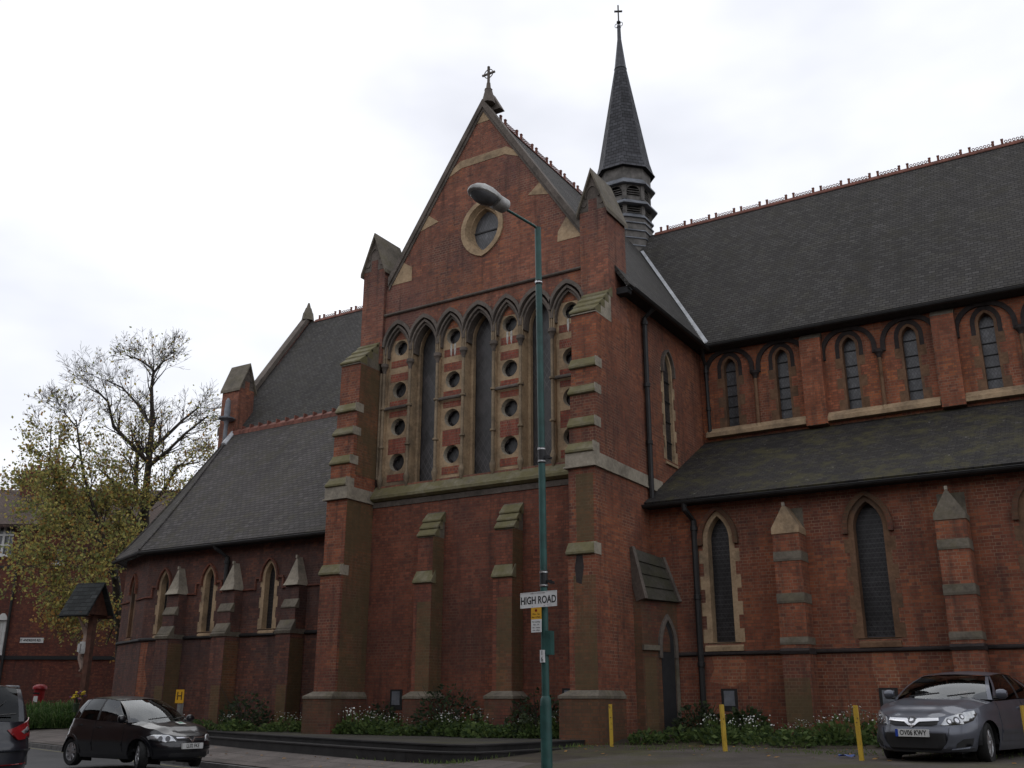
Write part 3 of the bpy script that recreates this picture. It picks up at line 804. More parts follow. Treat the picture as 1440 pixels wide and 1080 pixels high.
# ---- spire
SX, SY = -14.40, 32.0
def octa(prof, name, mat, parent=None, smooth=False):
    mb = MB(); mb.lathe((SX, SY, 0), prof, 8, ph=math.pi / 8); return P(mb, name, mat, parent)
sp = octa([(1.22, 21.35), (1.14, 21.5), (1.02, 21.95), (.24, 26.55), (.22, 26.7)], 'spire', M['slate_spire'])
octa([(.27, 26.5), (.24, 26.6), (.085, 28.0), (.075, 28.55), (.10, 28.6), (.05, 28.7)], 'lead_cap', M['lead_dark'], sp)
mb = MB(); z0 = 28.65
mb.tube([(SX, SY, z0), (SX, SY, 29.72)], .032, 6); mb.box((SX - .17, SY - .03, 29.38), (SX + .17, SY + .03, 29.44), M4=Matrix.Translation((SX, SY, 0)) @ Matrix.Rotation(.5, 4, 'Z') @ Matrix.Translation((-SX, -SY, 0)))
mb.lathe((SX, SY, 0), [(.03, 28.78), (.09, 28.82), (.09, 28.88), (.03, 28.92)], 8)
for s in (-1, 1):
    for k in range(8):
        t0, t1 = 2 * math.pi * k / 8, 2 * math.pi * (k + 1) / 8
        mb.tube([(SX + s * .12 + .06 * math.cos(t0), SY, 28.72 + .1 * math.sin(t0)), (SX + s * .12 + .06 * math.cos(t1), SY, 28.72 + .1 * math.sin(t1))], .014, 4)
P(mb, 'finial_cross', M['gutter'], sp)
octa([(1.02, 21.36), (1.02, 20.78)], 'drum', M['oak'], sp)
octa([(1.02, 20.86), (1.19, 20.66), (1.19, 20.60), (.9, 20.62)], 'flange', M['lead'], sp)
octa([(.80, 20.64), (.80, 19.0)], 'louvre_core', M['shadow'], sp)
octa([(.95, 19.98), (1.24, 19.76), (1.24, 19.70), (.9, 19.72)], 'flange', M['lead'], sp)
octa([(.98, 19.36), (1.08, 19.24), (1.08, 19.18), (1.0, 19.18)], 'flange', M['lead'], sp)
mb = MB(); mb.lathe((SX, SY, 0), [(1.0, 19.2), (1.03, 18.4), (1.06, 17.2)], 8, ph=math.pi / 8); P(mb, 'shingled_base', M['oak'], sp)
mb = MB()
for z in (18.95, 18.62, 18.3, 17.98): mb.lathe((SX, SY, 0), [(1.02, z + .05), (1.075, z + .02), (1.075, z - .02), (1.02, z - .03)], 8, ph=math.pi / 8)
P(mb, 'lead_roll', M['lead'], sp)
for k in range(8):
    a = math.pi / 8 + k * math.pi / 4
    R_ = Matrix.Translation((SX, SY, 0)) @ Matrix.Rotation(a, 4, 'Z')
    mb = MB()
    mb.box((.82, -.085, 19.96), (1.0, .085, 20.66), M4=R_); mb.box((.84, -.085, 19.3), (1.0, .085, 19.74), M4=R_)
    P(mb, 'corner_post', M['oak'], sp)
    R2 = Matrix.Translation((SX, SY, 0)) @ Matrix.Rotation(a + math.pi / 8, 4, 'Z')
    ap = .91
    for z in (20.12, 20.22, 20.32, 20.42, 19.4, 19.5, 19.6):
        mb = MB(); mb.box((ap - .12, -.30, z), (ap - .02, .30, z + .025), M4=R2); P(mb, 'louvre', M['oak'], sp)
    mb = MB(); fr = Fr((0, 0, 0), (0, 1, 0))
    pts, ts = triangulate([(-.36, 20.30), (.36, 20.30), (.36, 20.66), (-.36, 20.66)], [[(-.27, 20.31)] + [(.27, 20.31)] + [(.27 * math.cos(t * math.pi / 8), 20.31 + .26 * math.sin(t * math.pi / 8) + .001) for t in range(1, 8)]])
    mb.add([R2 @ Vector((ap - .005, p[0], p[1])) for p in pts], ts); mb.box((ap - .1, -.34, 19.94), (ap, .34, 20.1), M4=R2)
    P(mb, 'louvre_arch', M['oak'], sp)

# ---- nave: clerestory wall
AW = [(-9.27, -7.66), (-5.68, -4.03), (-2.04, -.42), (1.58, 3.22), (5.2, 6.84)]
holes = []; allw = [w for p in AW for w in p]
mb = MB(); mb.prism(FC, [(XC, 8.6), (9, 8.6), (9, 12.0), (XC, 12.0)], -.45, 0, [arch(u, .52, 9.36, 11.28, 11.62) for u in allw])
P(mb, 'clerestory_wall', M['brick_orange'])
for u in allw:
    wd = lancet('clerestory_window', FC, u, .38, 9.38, 11.26, 11.56, .26, .07, 0, M['glass_clear'], (9.72, 10.06, 10.4, 10.74, 11.2), 0, M['stone_brown'], None, .16)
    mb = MB(); mb.prism(FC, arch_band(u, .54, .78, 10.95, 11.28, 11.64, 11.80), -.02, .012); P(mb, 'arch_ring', M['soot'], wd)
for a, b in AW:
    c = (a + b) / 2
    for u in (a, b):
        s = 1 if u == b else -1
        uo = u + s * .02
        mb = MB(); mb.prism(FC, arch_band(uo, 1.32, 1.58, 10.95, 11.16, 11.74, 11.88), -.02, .07)
        ar = P(mb, 'blind_arch', M['soot'])
    mb = MB(); y = YC - .10
    mb.tube([(c, y, 9.22), (c, y, 10.85)], .055, 10)
    sh = P(mb, 'shaft', M['stone_brown'], smooth=True)
    mb = MB(); mb.lathe((c, y, 0), [(.055, 10.74), (.07, 10.80), (.11, 10.88), (.13, 10.9), (.13, 10.99), (.1, 11.0)], 12); P(mb, 'capital', M['soot'], sh, smooth=True)
    mb = MB(); mb.lathe((c, y, 0), [(.12, 9.12), (.12, 9.2), (.09, 9.26), (.06, 9.34)], 12); P(mb, 'shaft_base', M['stone'], sh, smooth=True)
    mb = MB(); mb.side_prism(FC, [(-.02, 9.38), (.02, 9.38), (.24, 9.2), (.24, 9.08), (-.02, 9.08)], a - .80, b + .62)
    P(mb, 'clerestory_sill', M['stone'])
for c in (-6.72, -3.08, .55, 4.18, 7.8):
    mb = MB(); mb.fbox(FC, c - .30, c + .30, 9.0, 11.62, 0, .28); pl = P(mb, 'pilaster', M['brick_orange'])
    mb = MB(); mb.side_prism(FC, [(-.02, 11.62), (.29, 11.62), (.02, 11.86), (-.02, 11.86)], c - .305, c + .305); P(mb, 'weathering', M['stone_dark'], pl)
mb = MB(); mb.side_prism(FC, [(-.05, 11.84), (.12, 11.84), (.34, 11.92), (.34, 11.95), (-.05, 11.95)], XC, 9); P(mb, 'eaves_course', M['soot'])  # dark-coloured course, added to deepen the shadow under the eaves

# ---- aisle wall, windows, buttresses
WA = [(-8.41, .56), (-4.80, .66), (-1.24, .62), (2.4, .6), (6.0, .6)]
mb = MB(); mb.prism(FA, [(XC, .3), (9, .3), (9, 6.25), (XC, 6.25)], -.45, 0, [arch(u, w + .26, 2.78, 5.3, 6.0) for u, w in WA])
P(mb, 'aisle_wall', M['brick'])
for k, (u, w) in enumerate(WA):
    lancet('aisle_window', FA, u, w, 2.8, 5.28, 5.88, .30, .13, .2, M['glass_dark'], (), .2, M['stone'] if k == 0 else M['stone_brown'], M['brick_damp'], .11, .2 if k == 0 else .12)
course('string_course', FA, XC, 9, 2.50, .10, .07, M['soot'])
mb = MB(); mb.prism(FA, [(-8.85, 1.9), (-8.25, 1.78), (-7.95, 1.95), (-7.92, 2.3), (-8.05, 2.5), (-8.75, 2.5), (-8.7, 2.2)], -.01, .004); P(mb, 'repointed_patch', M['brick_patch'])
mb = MB(); mb.prism(FA, [(-4.95, 1.7), (-4.45, 1.75), (-4.5, 2.1), (-4.6, 2.5), (-5.0, 2.5), (-5.05, 2.2)], -.01, .004); P(mb, 'repointed_patch', M['brick_patch'])
for k, c in enumerate((-6.55, -2.96, .66, 4.28, 7.9)):
    hw = .31; mat = M['brick'] if k == 0 else M['brick_orange']
    mb = MB(); mb.fbox(FA, c - hw, c + hw, .3, 5.20, 0, .60 - .0)
    b = P(mb, 'aisle_buttress', mat)
    mb = MB(); mb.fbox(FA, c - hw + .002, c + hw - .03, 1.0, 1.95, .601, .606); P(mb, 'algae_face', M['brick_algae'], b)
    for z, h in ((4.56, .22), (3.6, .22), (2.68, .16)):
        mb = MB(); mb.side_prism(FA, [(-.0, z), (.615, z), (.625, z + .05), (.612, z + h), (0, z + h)], c - hw - .012, c + hw + .012); P(mb, 'stone_course', M['stone_dark'], b)
    mb = MB(); mb.side_prism(FA, [(0, 2.47), (.63, 2.47), (.66, 2.54), (.61, 2.6), (0, 2.6)], c - hw - .02, c + hw + .02); P(mb, 'string_return', M['soot'], b)
    st = M['stone'] if k == 0 else M['stone_dark']
    mb = MB(); z0, z1 = 5.2, 5.88
    fr = FA
    tri = [(c - hw - .015, z0), (c + hw + .015, z0), (c + hw + .015, z0 + .14), (c, z1), (c - hw - .015, z0 + .14)]
    mb.prism(fr, tri, 0, .62)
    cap = P(mb, 'gablet', st, b)
    mb = MB(); mb.box((c - .03, YA - .63, z1 - .03), (c + .03, YA - .55, z1 + .05)); P(mb, 'gablet_knob', M['stone_pale'], b)
    mb = MB(); mb.prism(fr, [(c - hw + .02, z0 + .1), (c + hw - .02, z0 + .1), (c + hw - .02, z1), (c - hw + .02, z1)], -.01, .012); P(mb, 'backing_stone', M['stone_dark'], b)
vent(FA, -8.37, 1.52); vent(FA, -4.75, 1.52)

# porch in the angle: splayed doorway wall under a steep stone lean-to
pa, pb = Vector((-10.02, 22.30)), Vector((-9.60, YA))
FD = Fr((pa.x, pa.y, 0), ((pb - pa).x, (pb - pa).y, 0)); pl_ = (pb - pa).length
mb = MB(); base = [(XC + .004, 22.28), tuple(pa), tuple(pb), (XC + .004, YA - .002)]
mb.solid([(x, y, .3) for x, y in base], [(x, y, z) for (x, y), z in zip(base, (4.95, 3.78, 3.78, 4.95))])
po = P(mb, 'porch', M['brick_damp'])
q4 = [Vector((XC + .01, 22.22, 5.06)), Vector((-9.95, YA - .01, 4.93)), Vector((-9.55, YA - .01, 3.80)), Vector((-9.93, 22.26, 3.80))]
nn = (q4[2] - q4[3]).cross(q4[0] - q4[3]).normalized(); nn = nn if nn.x > 0 else -nn
mb = MB(); mb.solid([p - nn * .12 for p in q4], q4); P(mb, 'stone_roof', M['porch_roof'], po)
for k in range(4):
    t0, t1 = k / 4.0, (k + 1) / 4.0
    a0, a1, b0, b1 = q4[0].lerp(q4[3], t0), q4[0].lerp(q4[3], t1), q4[1].lerp(q4[2], t0), q4[1].lerp(q4[2], t1)
    mb = MB(); mb.solid([a0, a1, b1, b0], [a0 + nn * .02, a1 + nn * .055, b1 + nn * .055, b0 + nn * .02]); P(mb, 'roof_slab', M['porch_roof'], po)
for e0, e1 in ((q4[0], q4[3]), (q4[1], q4[2])):
    d_ = (e1 - e0); s_ = FD.u * .05
    mb = MB(); mb.solid([e0 - s_ - nn * .2, e1 - s_ - nn * .2, e1 + s_ - nn * .2, e0 + s_ - nn * .2], [e0 - s_ + nn * .1, e1 - s_ + nn * .1, e1 + s_ + nn * .1, e0 + s_ + nn * .1]); P(mb, 'raking_coping', M['stone_hood'], po)
uc = pl_ - .40
mb = MB(); mb.prism(FD, arch_band(uc, .46, .66, 2.45, 2.72, 3.36, 3.50), -.02, .06); P(mb, 'door_arch', M['stone_hood'], po)
mb = MB(); mb.prism(FD, arch(uc, .46, .5, 2.72, 3.36), -.01, .008); dr = P(mb, 'doorway', M['shadow'], po)
mb = MB(); mb.prism(FD, arch(uc - .05, .26, 2.6, 2.8, 3.22), 0, .02); P(mb, 'brick_tympanum', M['brick_damp'], dr)
mb = MB(); mb.fbox(FD, -.02, uc - .34, 2.62, 2.74, 0, .07); P(mb, 'impost', M['stone_dark'], po)
mb = MB(); mb.fbox(FD, uc + .25, uc + .36, .5, 2.44, -.02, .03); P(mb, 'jamb_stone', M['stone_dark'], po)
mb = MB(); mb.fbox(FD, .05, uc - .42, .62, 2.45, .001, .007); P(mb, 'algae_face', M['brick_algae'], po)

# ---- chancel end and its pinnacle
mb = MB(); mb.box((-31.2, 27.9, .3), (-30.9, 36.1, 12.05)); mb.prism(Fr((-31.2, 0, 0), (0, -1, 0)), [(-36.5, 12), (-27.5, 12), (-RY, 18.7)], -.3, 0)
P(mb, 'chancel_wall', M['brick_chapel'])
mb = MB()
for s in (-1, 1):
    lo = [(-31.34, RY, RZ + .1), (-30.95, RY, RZ + .1), (-30.95, RY, RZ + .42), (-31.34, RY, RZ + .42)]
    y1 = RY + s * 4.6; z1 = RZ - 4.6 * sl
    mb.solid(lo, [(p[0], y1, p[2] - 4.6 * sl) for p in lo])
P(mb, 'gable_coping', M['stone_hood'])
mb = MB(); mb.lathe((-31.1, RY, 0), [(.30, 18.7), (.24, 19.1), (.21, 19.13), (.14, 19.35), (.11, 19.37), (.04, 19.62)], 8); P(mb, 'gable_finial', M['stone_dark'])
pinnacle(-31.12, -30.15, 27.3, 28.15, 13.95, 15.05, 'x', 9.5)
mb = MB(); mb.box((-30.1, 27.9, 8), (-18.5, 28.3, 12.0)); P(mb, 'chancel_side_wall', M['brick_chapel'])

# ---- side chapel with canted end
WY = 22.4
C1, C2, C3, C4 = Vector((-28.35, WY)), Vector((-30.9, 23.45)), Vector((-32.2, 25.2)), Vector((-32.5, 27.6))
FW = Fr((0, WY, 0), (1, 0, 0))
CW = [(-27.42, .36), (-25.27, .40), (-22.58, .42)]
mb = MB(); mb.prism(FW, [(C1.x, .3), (-18.5, .3), (-18.5, 6.3), (C1.x, 6.3)], -.4, 0, [arch(u, w + .24, 3.52, 5.2, 5.72) for u, w in CW])
P(mb, 'chapel_wall', M['brick_chapel'])
for u, w in CW:
    wd = lancet('chapel_window', FW, u, w, 3.55, 5.12, 5.56, .22, .12, .10, M['glass_dark'], (), .15, M['stone'], M['brick_low'], .06, .12)
def facet(a, b, wins=()):
    d = (b - a); fr = Fr((b.x, b.y, 0), (-d.x, -d.y, 0)); L = d.length
    mb = MB(); mb.prism(fr, [(0, .3), (L, .3), (L, 6.3), (0, 6.3)], -.4, 0, [arch(u, w + .24, 3.52, 5.2, 5.72) for u, w in wins])
    P(mb, 'chapel_wall', M['brick_chapel'])
    for u, w in wins: lancet('chapel_window', fr, u, w, 3.55, 5.12, 5.56, .16, .12, .10, M['glass_dark'], (), .15, M['stone_brown'], M['brick_low'], .06, .12)
    course('string_course', fr, 0, L, 3.34, .11, .08, M['gutter'])
    for a0, a1 in ([(0, wins[0][0] - .42), (wins[0][0] + .42, L)] if wins else [(0, L)]):
        course('hood_string', fr, a0, a1, 4.74, .07, .06, M['brick_low'])
    return fr, L
facet(C1, C2, [(1.32, .40)])
facet(C2, C3); facet(C3, C4)
course('string_course', FW, C1.x, -18.5, 3.34, .11, .08, M['gutter'])
for a0, a1 in ((C1.x, -28.0), (-26.84, -25.86), (-24.68, -23.2), (-21.96, -18.6)):
    course('hood_string', FW, a0, a1, 4.74, .07, .06, M['brick_low'])
mb = MB()
for u, w in CW:
    for s in (-1, 1):
        e = u + s * (w / 2 + .17); f_ = u + s * .59
        mb.fbox(FW, min(e, f_), max(e, f_), 5.08, 5.15, -.01, .06)
        mb.fbox(FW, f_ - .035, f_ + .035, 4.74, 5.08, -.01, .06)
P(mb, 'hood_step', M['brick_low'])
mb = MB(); mb.prism(FW, [(-28.3, .8), (-28.3, 3.3), (-27.95, 3.3), (-28.0, 2.5), (-27.8, 2.0), (-27.95, 1.2), (-27.9, .8)], -.01, .004); P(mb, 'orange_patch', M['brick_orange'])
for c in (-26.53, -23.98, -21.27):
    hw = .275; g = lambda y: WY - y
    mb = MB()
    mb.fbox(FW, c - hw - .02, c + hw + .02, .3, 3.34, 0, .62); mb.fbox(FW, c - hw, c + hw, 3.34, 4.1, 0, .46); mb.fbox(FW, c - hw, c + hw, 4.1, 4.76, 0, .36)
    b = P(mb, 'chapel_buttress', M['brick_chapel'])
    mb = MB(); mb.fbox(Fr((c + hw + .02, 0, 0), (0, 1, 0)), WY - .60, WY - .05, .8, 3.2, .001, .006); mb.fbox(FW, c - .1, c + hw, .8, 1.9, .621, .626); P(mb, 'algae_face', M['brick_algae'], b)
    mb = MB(); weathering(mb, c - hw - .03, c + hw + .03, FW, 3.46, 3.74, .46, .58, .05, .05); P(mb, 'weathering', M['stone_dark'], b); mb = MB(); weathering(mb, c - hw - .02, c + hw + .02, FW, 4.1, 4.36, .36, .46, .05, .05)
    P(mb, 'weathering', M['stone_dark'], b)
    mb = MB(); mb.side_prism(FW, [(0, 3.34), (.66, 3.34), (.68, 3.42), (.58, 3.48), (0, 3.48)], c - hw - .04, c + hw + .04); P(mb, 'string_return', M['stone_dark'], b)
    mb = MB(); z0, z1 = 4.76, 5.58
    pt = [FW.p(c - hw - .02, z0, .0), FW.p(c - hw - .02, z0, .47), FW.p(c + hw + .02, z0, .47), FW.p(c + hw + .02, z0, .0)]
    p2 = [FW.p(c - hw + .03, z0 + .17, .0), FW.p(c - hw + .03, z0 + .17, .38), FW.p(c + hw - .03, z0 + .17, .38), FW.p(c + hw - .03, z0 + .17, .0)]
    mb.solid(pt, p2)
    ap = [FW.p(c, z1 + .05, .0), FW.p(c, z1 + .05, .24)]
    q0, q1, q2, q3 = p2
    mb.add([q0, q1, q2, q3, ap[0], ap[1]], [(1, 2, 5), (0, 1, 5, 4), (2, 3, 4, 5)])
    P(mb, 'gablet', M['stone_pale'], b)
    mb = MB(); mb.box((c - .03, WY - .28, z1 + .01), (c + .03, WY - .20, z1 + .10)); P(mb, 'gablet_knob', M['stone_pale'], b)
# chapel roof: straight slope plus canted end, slightly sprocketed at the eaves
top = Vector((-30.3, 27.42, 12.06)); ev = 6.33
E0, E1 = Vector((-18.5, 22.0, ev)), Vector((-28.45, 22.0, ev))
E2, E3, E4 = Vector((-31.12, 23.1, ev)), Vector((-32.6, 25.0, ev)), Vector((-33.0, 27.6, ev))
def bell(a, b, t):     # from eaves a to ridge b, sagging a little above the eaves
    p = a.lerp(b, t); return p - Z * (.22 * math.sin(math.pi * min(1, t * 1.0)) * (1 - t))
TS = [0, .12, .25, .4, .55, .7, .85, 1.0]
def roofface(a, b, ta, tb, name):
    mb = MB()
    for i in range(len(TS) - 1):
        qa, qb, qc, qd = bell(a, ta, TS[i]), bell(b, tb, TS[i]), bell(b, tb, TS[i + 1]), bell(a, ta, TS[i + 1])
        mb.add([qa, qb, qc, qd], [(0, 1, 2, 3)])
    mb.solid([a - Z * .1, b - Z * .1, b.lerp(tb, .05) - Z * .16, a.lerp(ta, .05) - Z * .16], [a, b, b.lerp(tb, .05), a.lerp(ta, .05)])
    return P(mb, name, M['slate_chapel'], fix='weld')
cr1 = roofface(E1, E0, top, Vector((-18.5, 27.42, 12.06)), 'chapel_roof')
roofface(E2, E1, top + Vector((-.02, 0, 0)), top, 'chapel_roof'); roofface(E3, E2, top, top, 'chapel_roof'); roofface(E4, E3, top, top, 'chapel_roof')
mb = MB(); d = .12
for x in range(24):
    x0 = -30.25 + x * .49; 
    mb.solid([(x0, 27.20, 11.83), (x0, 27.46, 12.02), (x0, 27.46, 12.16), (x0, 27.2, 11.98)], [(x0 + .47, 27.20, 11.83), (x0 + .47, 27.46, 12.02), (x0 + .47, 27.46, 12.16), (x0 + .47, 27.2, 11.98)])
    mb.box((x0 - .02, 27.24, 12.0), (x0 + .03, 27.44, 12.2))
P(mb, 'ridge_tiles', M['terracotta'], cr1)
mb = MB(); mb.lathe((top.x - .1, top.y - .42, 0), [(.09, 11.5), (.08, 12.3), (.12, 12.42), (.34, 12.5), (.34, 12.56), (.12, 12.6), (.13, 12.9), (.1, 13.3), (.03, 13.42)], 12); P(mb, 'roof_finial', M['lead'], smooth=True)
mb = MB(); mb.tube([top + Vector((0, -.05, -.05)), bell(E1, top, .86) + Z * .05], .12, 6); P(mb, 'lead_hip', M['lead_pale'])
mb = MB(); mb.tube([bell(E1, top, t) + Z * .02 for t in TS], .05, 5); mb.tube([bell(E2, top, t) + Z * .02 for t in TS], .05, 5); P(mb, 'hip_tiles', M['slate_chapel'])

# ---- gutters and downpipes
def gutter(a, b, parent=None):
    a, b = Vector(a), Vector(b); d = (b - a).normalized(); sd_ = d.cross(Z)
    mb = MB(); rows = []
    for p in (a, b):
        rows.append([p + sd_ * (.075 * math.cos(t)) + Z * (.075 * math.sin(t)) for t in [math.pi + math.pi * k / 6 for k in range(7)]])
    mb.grid(rows); mb.tube([a + sd_ * .075, b + sd_ * .075], .012, 5); mb.tube([a - sd_ * .075, b - sd_ * .075], .012, 5)
    P(mb, 'gutter', M['gutter'])
gutter((XC, 23.06, 6.24), (9, 23.06, 6.24)); gutter((XC + .1, 27.33, EZ - .16), (9, 27.33, EZ - .16))
gutter((-9.74, 27.4, EZ - .24), (-9.74, F + .35, EZ - .24)); gutter((-28.4, 21.94, ev - .09), (-18.6, 21.94, ev - .09)); gutter((E2.x - .03, E2.y - .05, ev - .09), (-28.4, 21.94, ev - .09))
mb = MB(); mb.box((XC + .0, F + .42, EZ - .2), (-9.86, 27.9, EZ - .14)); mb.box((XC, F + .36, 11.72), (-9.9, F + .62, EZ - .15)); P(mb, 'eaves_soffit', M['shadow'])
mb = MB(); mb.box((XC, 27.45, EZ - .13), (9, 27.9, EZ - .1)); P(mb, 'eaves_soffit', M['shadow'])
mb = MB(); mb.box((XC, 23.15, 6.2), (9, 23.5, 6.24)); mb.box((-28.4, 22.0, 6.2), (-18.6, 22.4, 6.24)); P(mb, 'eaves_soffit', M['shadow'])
def pipe(pts, r=.055, collars=()):
    mb = MB(); mb.tube(pts, r, 8)
    for z, k in collars:
        for a, b in zip(pts, pts[1:]):
            if min(a[2], b[2]) <= z <= max(a[2], b[2]) and abs(a[2] - b[2]) > .1:
                t = (z - a[2]) / (b[2] - a[2]); p = Vector(a).lerp(Vector(b), t); mb.lathe(p, [(r, -.06), (r + .025, -.05), (r + .025, .05), (r, .06)], 8)
    P(mb, 'downpipe', M['gutter'])
pipe([(-9.78, 23.46, EZ - .25), (-9.8, 23.46, 11.8), (XC + .1, 23.46, 11.55), (XC + .1, 23.46, 6.3)], .07, ((11.4, 0), (9.6, 0), (8.0, 0)))
pipe([(-9.9, 27.35, EZ - .2), (-9.98, 27.55, 11.6), (-9.98, 27.75, 11.4), (-9.98, 27.78, 9.1)], .06, ((11.2, 0), (10, 0)))
pipe([(-9.1, 23.08, 6.2), (-9.1, 23.1, 6.05), (-9.0, 23.42, 5.8), (-9.0, 23.42, .8)], .075, ((5.6, 0), (3.9, 0), (2.3, 0)))
pipe([(-24.72, 21.96, 6.2), (-24.66, 22.0, 6.1), (-24.45, 22.3, 5.85), (-24.42, 22.32, .8)], .07, ((5.7, 0), (4.0, 0)))
# ================================================================= CARS
def paint(name, col, flake=0.0, rough=0.28):
    q = NT(name)
    n = q.noise(3.0, 4, 0.6)
    dirt = q.ramp(n, [(0.35, [c * 0.9 for c in col]), (0.7, [min(1, c * 1.1 + 0.004) for c in col])])
    return q.set(dirt, rough, 0.55 if flake else 0.0, 0.5, Coat_Weight=0.6, Coat_Roughness=0.08)
M['paint_black'] = paint('black_paint', (0.004, 0.004, 0.006))
M['paint_grey'] = paint('steel_blue_paint', (0.105, 0.113, 0.138), 1.0, 0.38)
M['paint_navy'] = paint('midnight_paint', (0.008, 0.010, 0.017))
M['plastic'] = simple('black_plastic', (0.014, 0.014, 0.015), 0.55, var=0.2)
M['tyre'] = simple('tyre_rubber', (0.012, 0.012, 0.012), 0.85, var=0.3)
M['alloy'] = simple('alloy_wheel', (0.46, 0.46, 0.47), 0.38, 0.8, var=0.15)
M['chrome'] = simple('chrome', (0.62, 0.62, 0.64), 0.18, 0.95, var=0.05)
M['lamp_clear'] = simple('lamp_reflector', (0.5, 0.51, 0.52), 0.12, 0.6, var=0.25, scale=14)
M['lamp_red'] = simple('red_lens', (0.22, 0.012, 0.015), 0.15, 0.0, var=0.2, spec=0.6)
M['lamp_dark'] = simple('lamp_ring', (0.09, 0.09, 0.095), 0.2, 0.4, var=0.2)
M['plate_white'] = simple('plate_white', (0.55, 0.55, 0.53), 0.4, var=0.05)
M['plate_blue'] = simple('plate_blue', (0.015, 0.05, 0.30), 0.4, var=0.05)
M['ink'] = simple('black_ink', (0.012, 0.012, 0.012), 0.6, var=0.05)
M['cloth'] = simple('seat_cloth', (0.02, 0.02, 0.022), 0.9, var=0.2)
M['skin'] = simple('skin', (0.36, 0.21, 0.15), 0.6, var=0.08)
M['hair'] = simple('dark_hair', (0.018, 0.013, 0.010), 0.7, var=0.3, scale=30)
M['jacket'] = simple('dark_jacket', (0.02, 0.02, 0.026), 0.85, var=0.2)
def car_glass(name, tint, a):
    q = NT(name)
    tr = q.n("BsdfTransparent", {0: tint + (1,)}); gl = q.n("BsdfGlossy", {0: (0.9, 0.93, 0.95, 1), 'Roughness': 0.03})
    fr = q.n("LayerWeight", {'Blend': 0.5}); f = q.math('ADD', q.math('MULTIPLY', q.math('POWER', fr.outputs['Facing'], 4.0), 0.75), a)
    mx_ = q.n("MixShader", {0: f, 1: tr.outputs[0], 2: gl.outputs[0]})
    q.t.links.new(mx_.outputs[0], q.t.nodes['Material Output'].inputs[0]); return q.mat
M['car_glass'] = car_glass('car_glass', (0.32, 0.36, 0.36), 0.06)
M['screen_glass'] = car_glass('windscreen_glass', (0.36, 0.40, 0.40), 0.10)
M['privacy_glass'] = car_glass('tinted_glass', (0.06, 0.065, 0.07), 0.03)

def lerp_tab(t, x):
    if x <= t[0][0]: return t[0][1]
    for (a, va), (b, vb) in zip(t, t[1:]):
        if x <= b:
            k = (x - a) / (b - a); k = k * k * (3 - 2 * k) if len(t) > 2 else k
            return va + (vb - va) * k
    return t[-1][1]

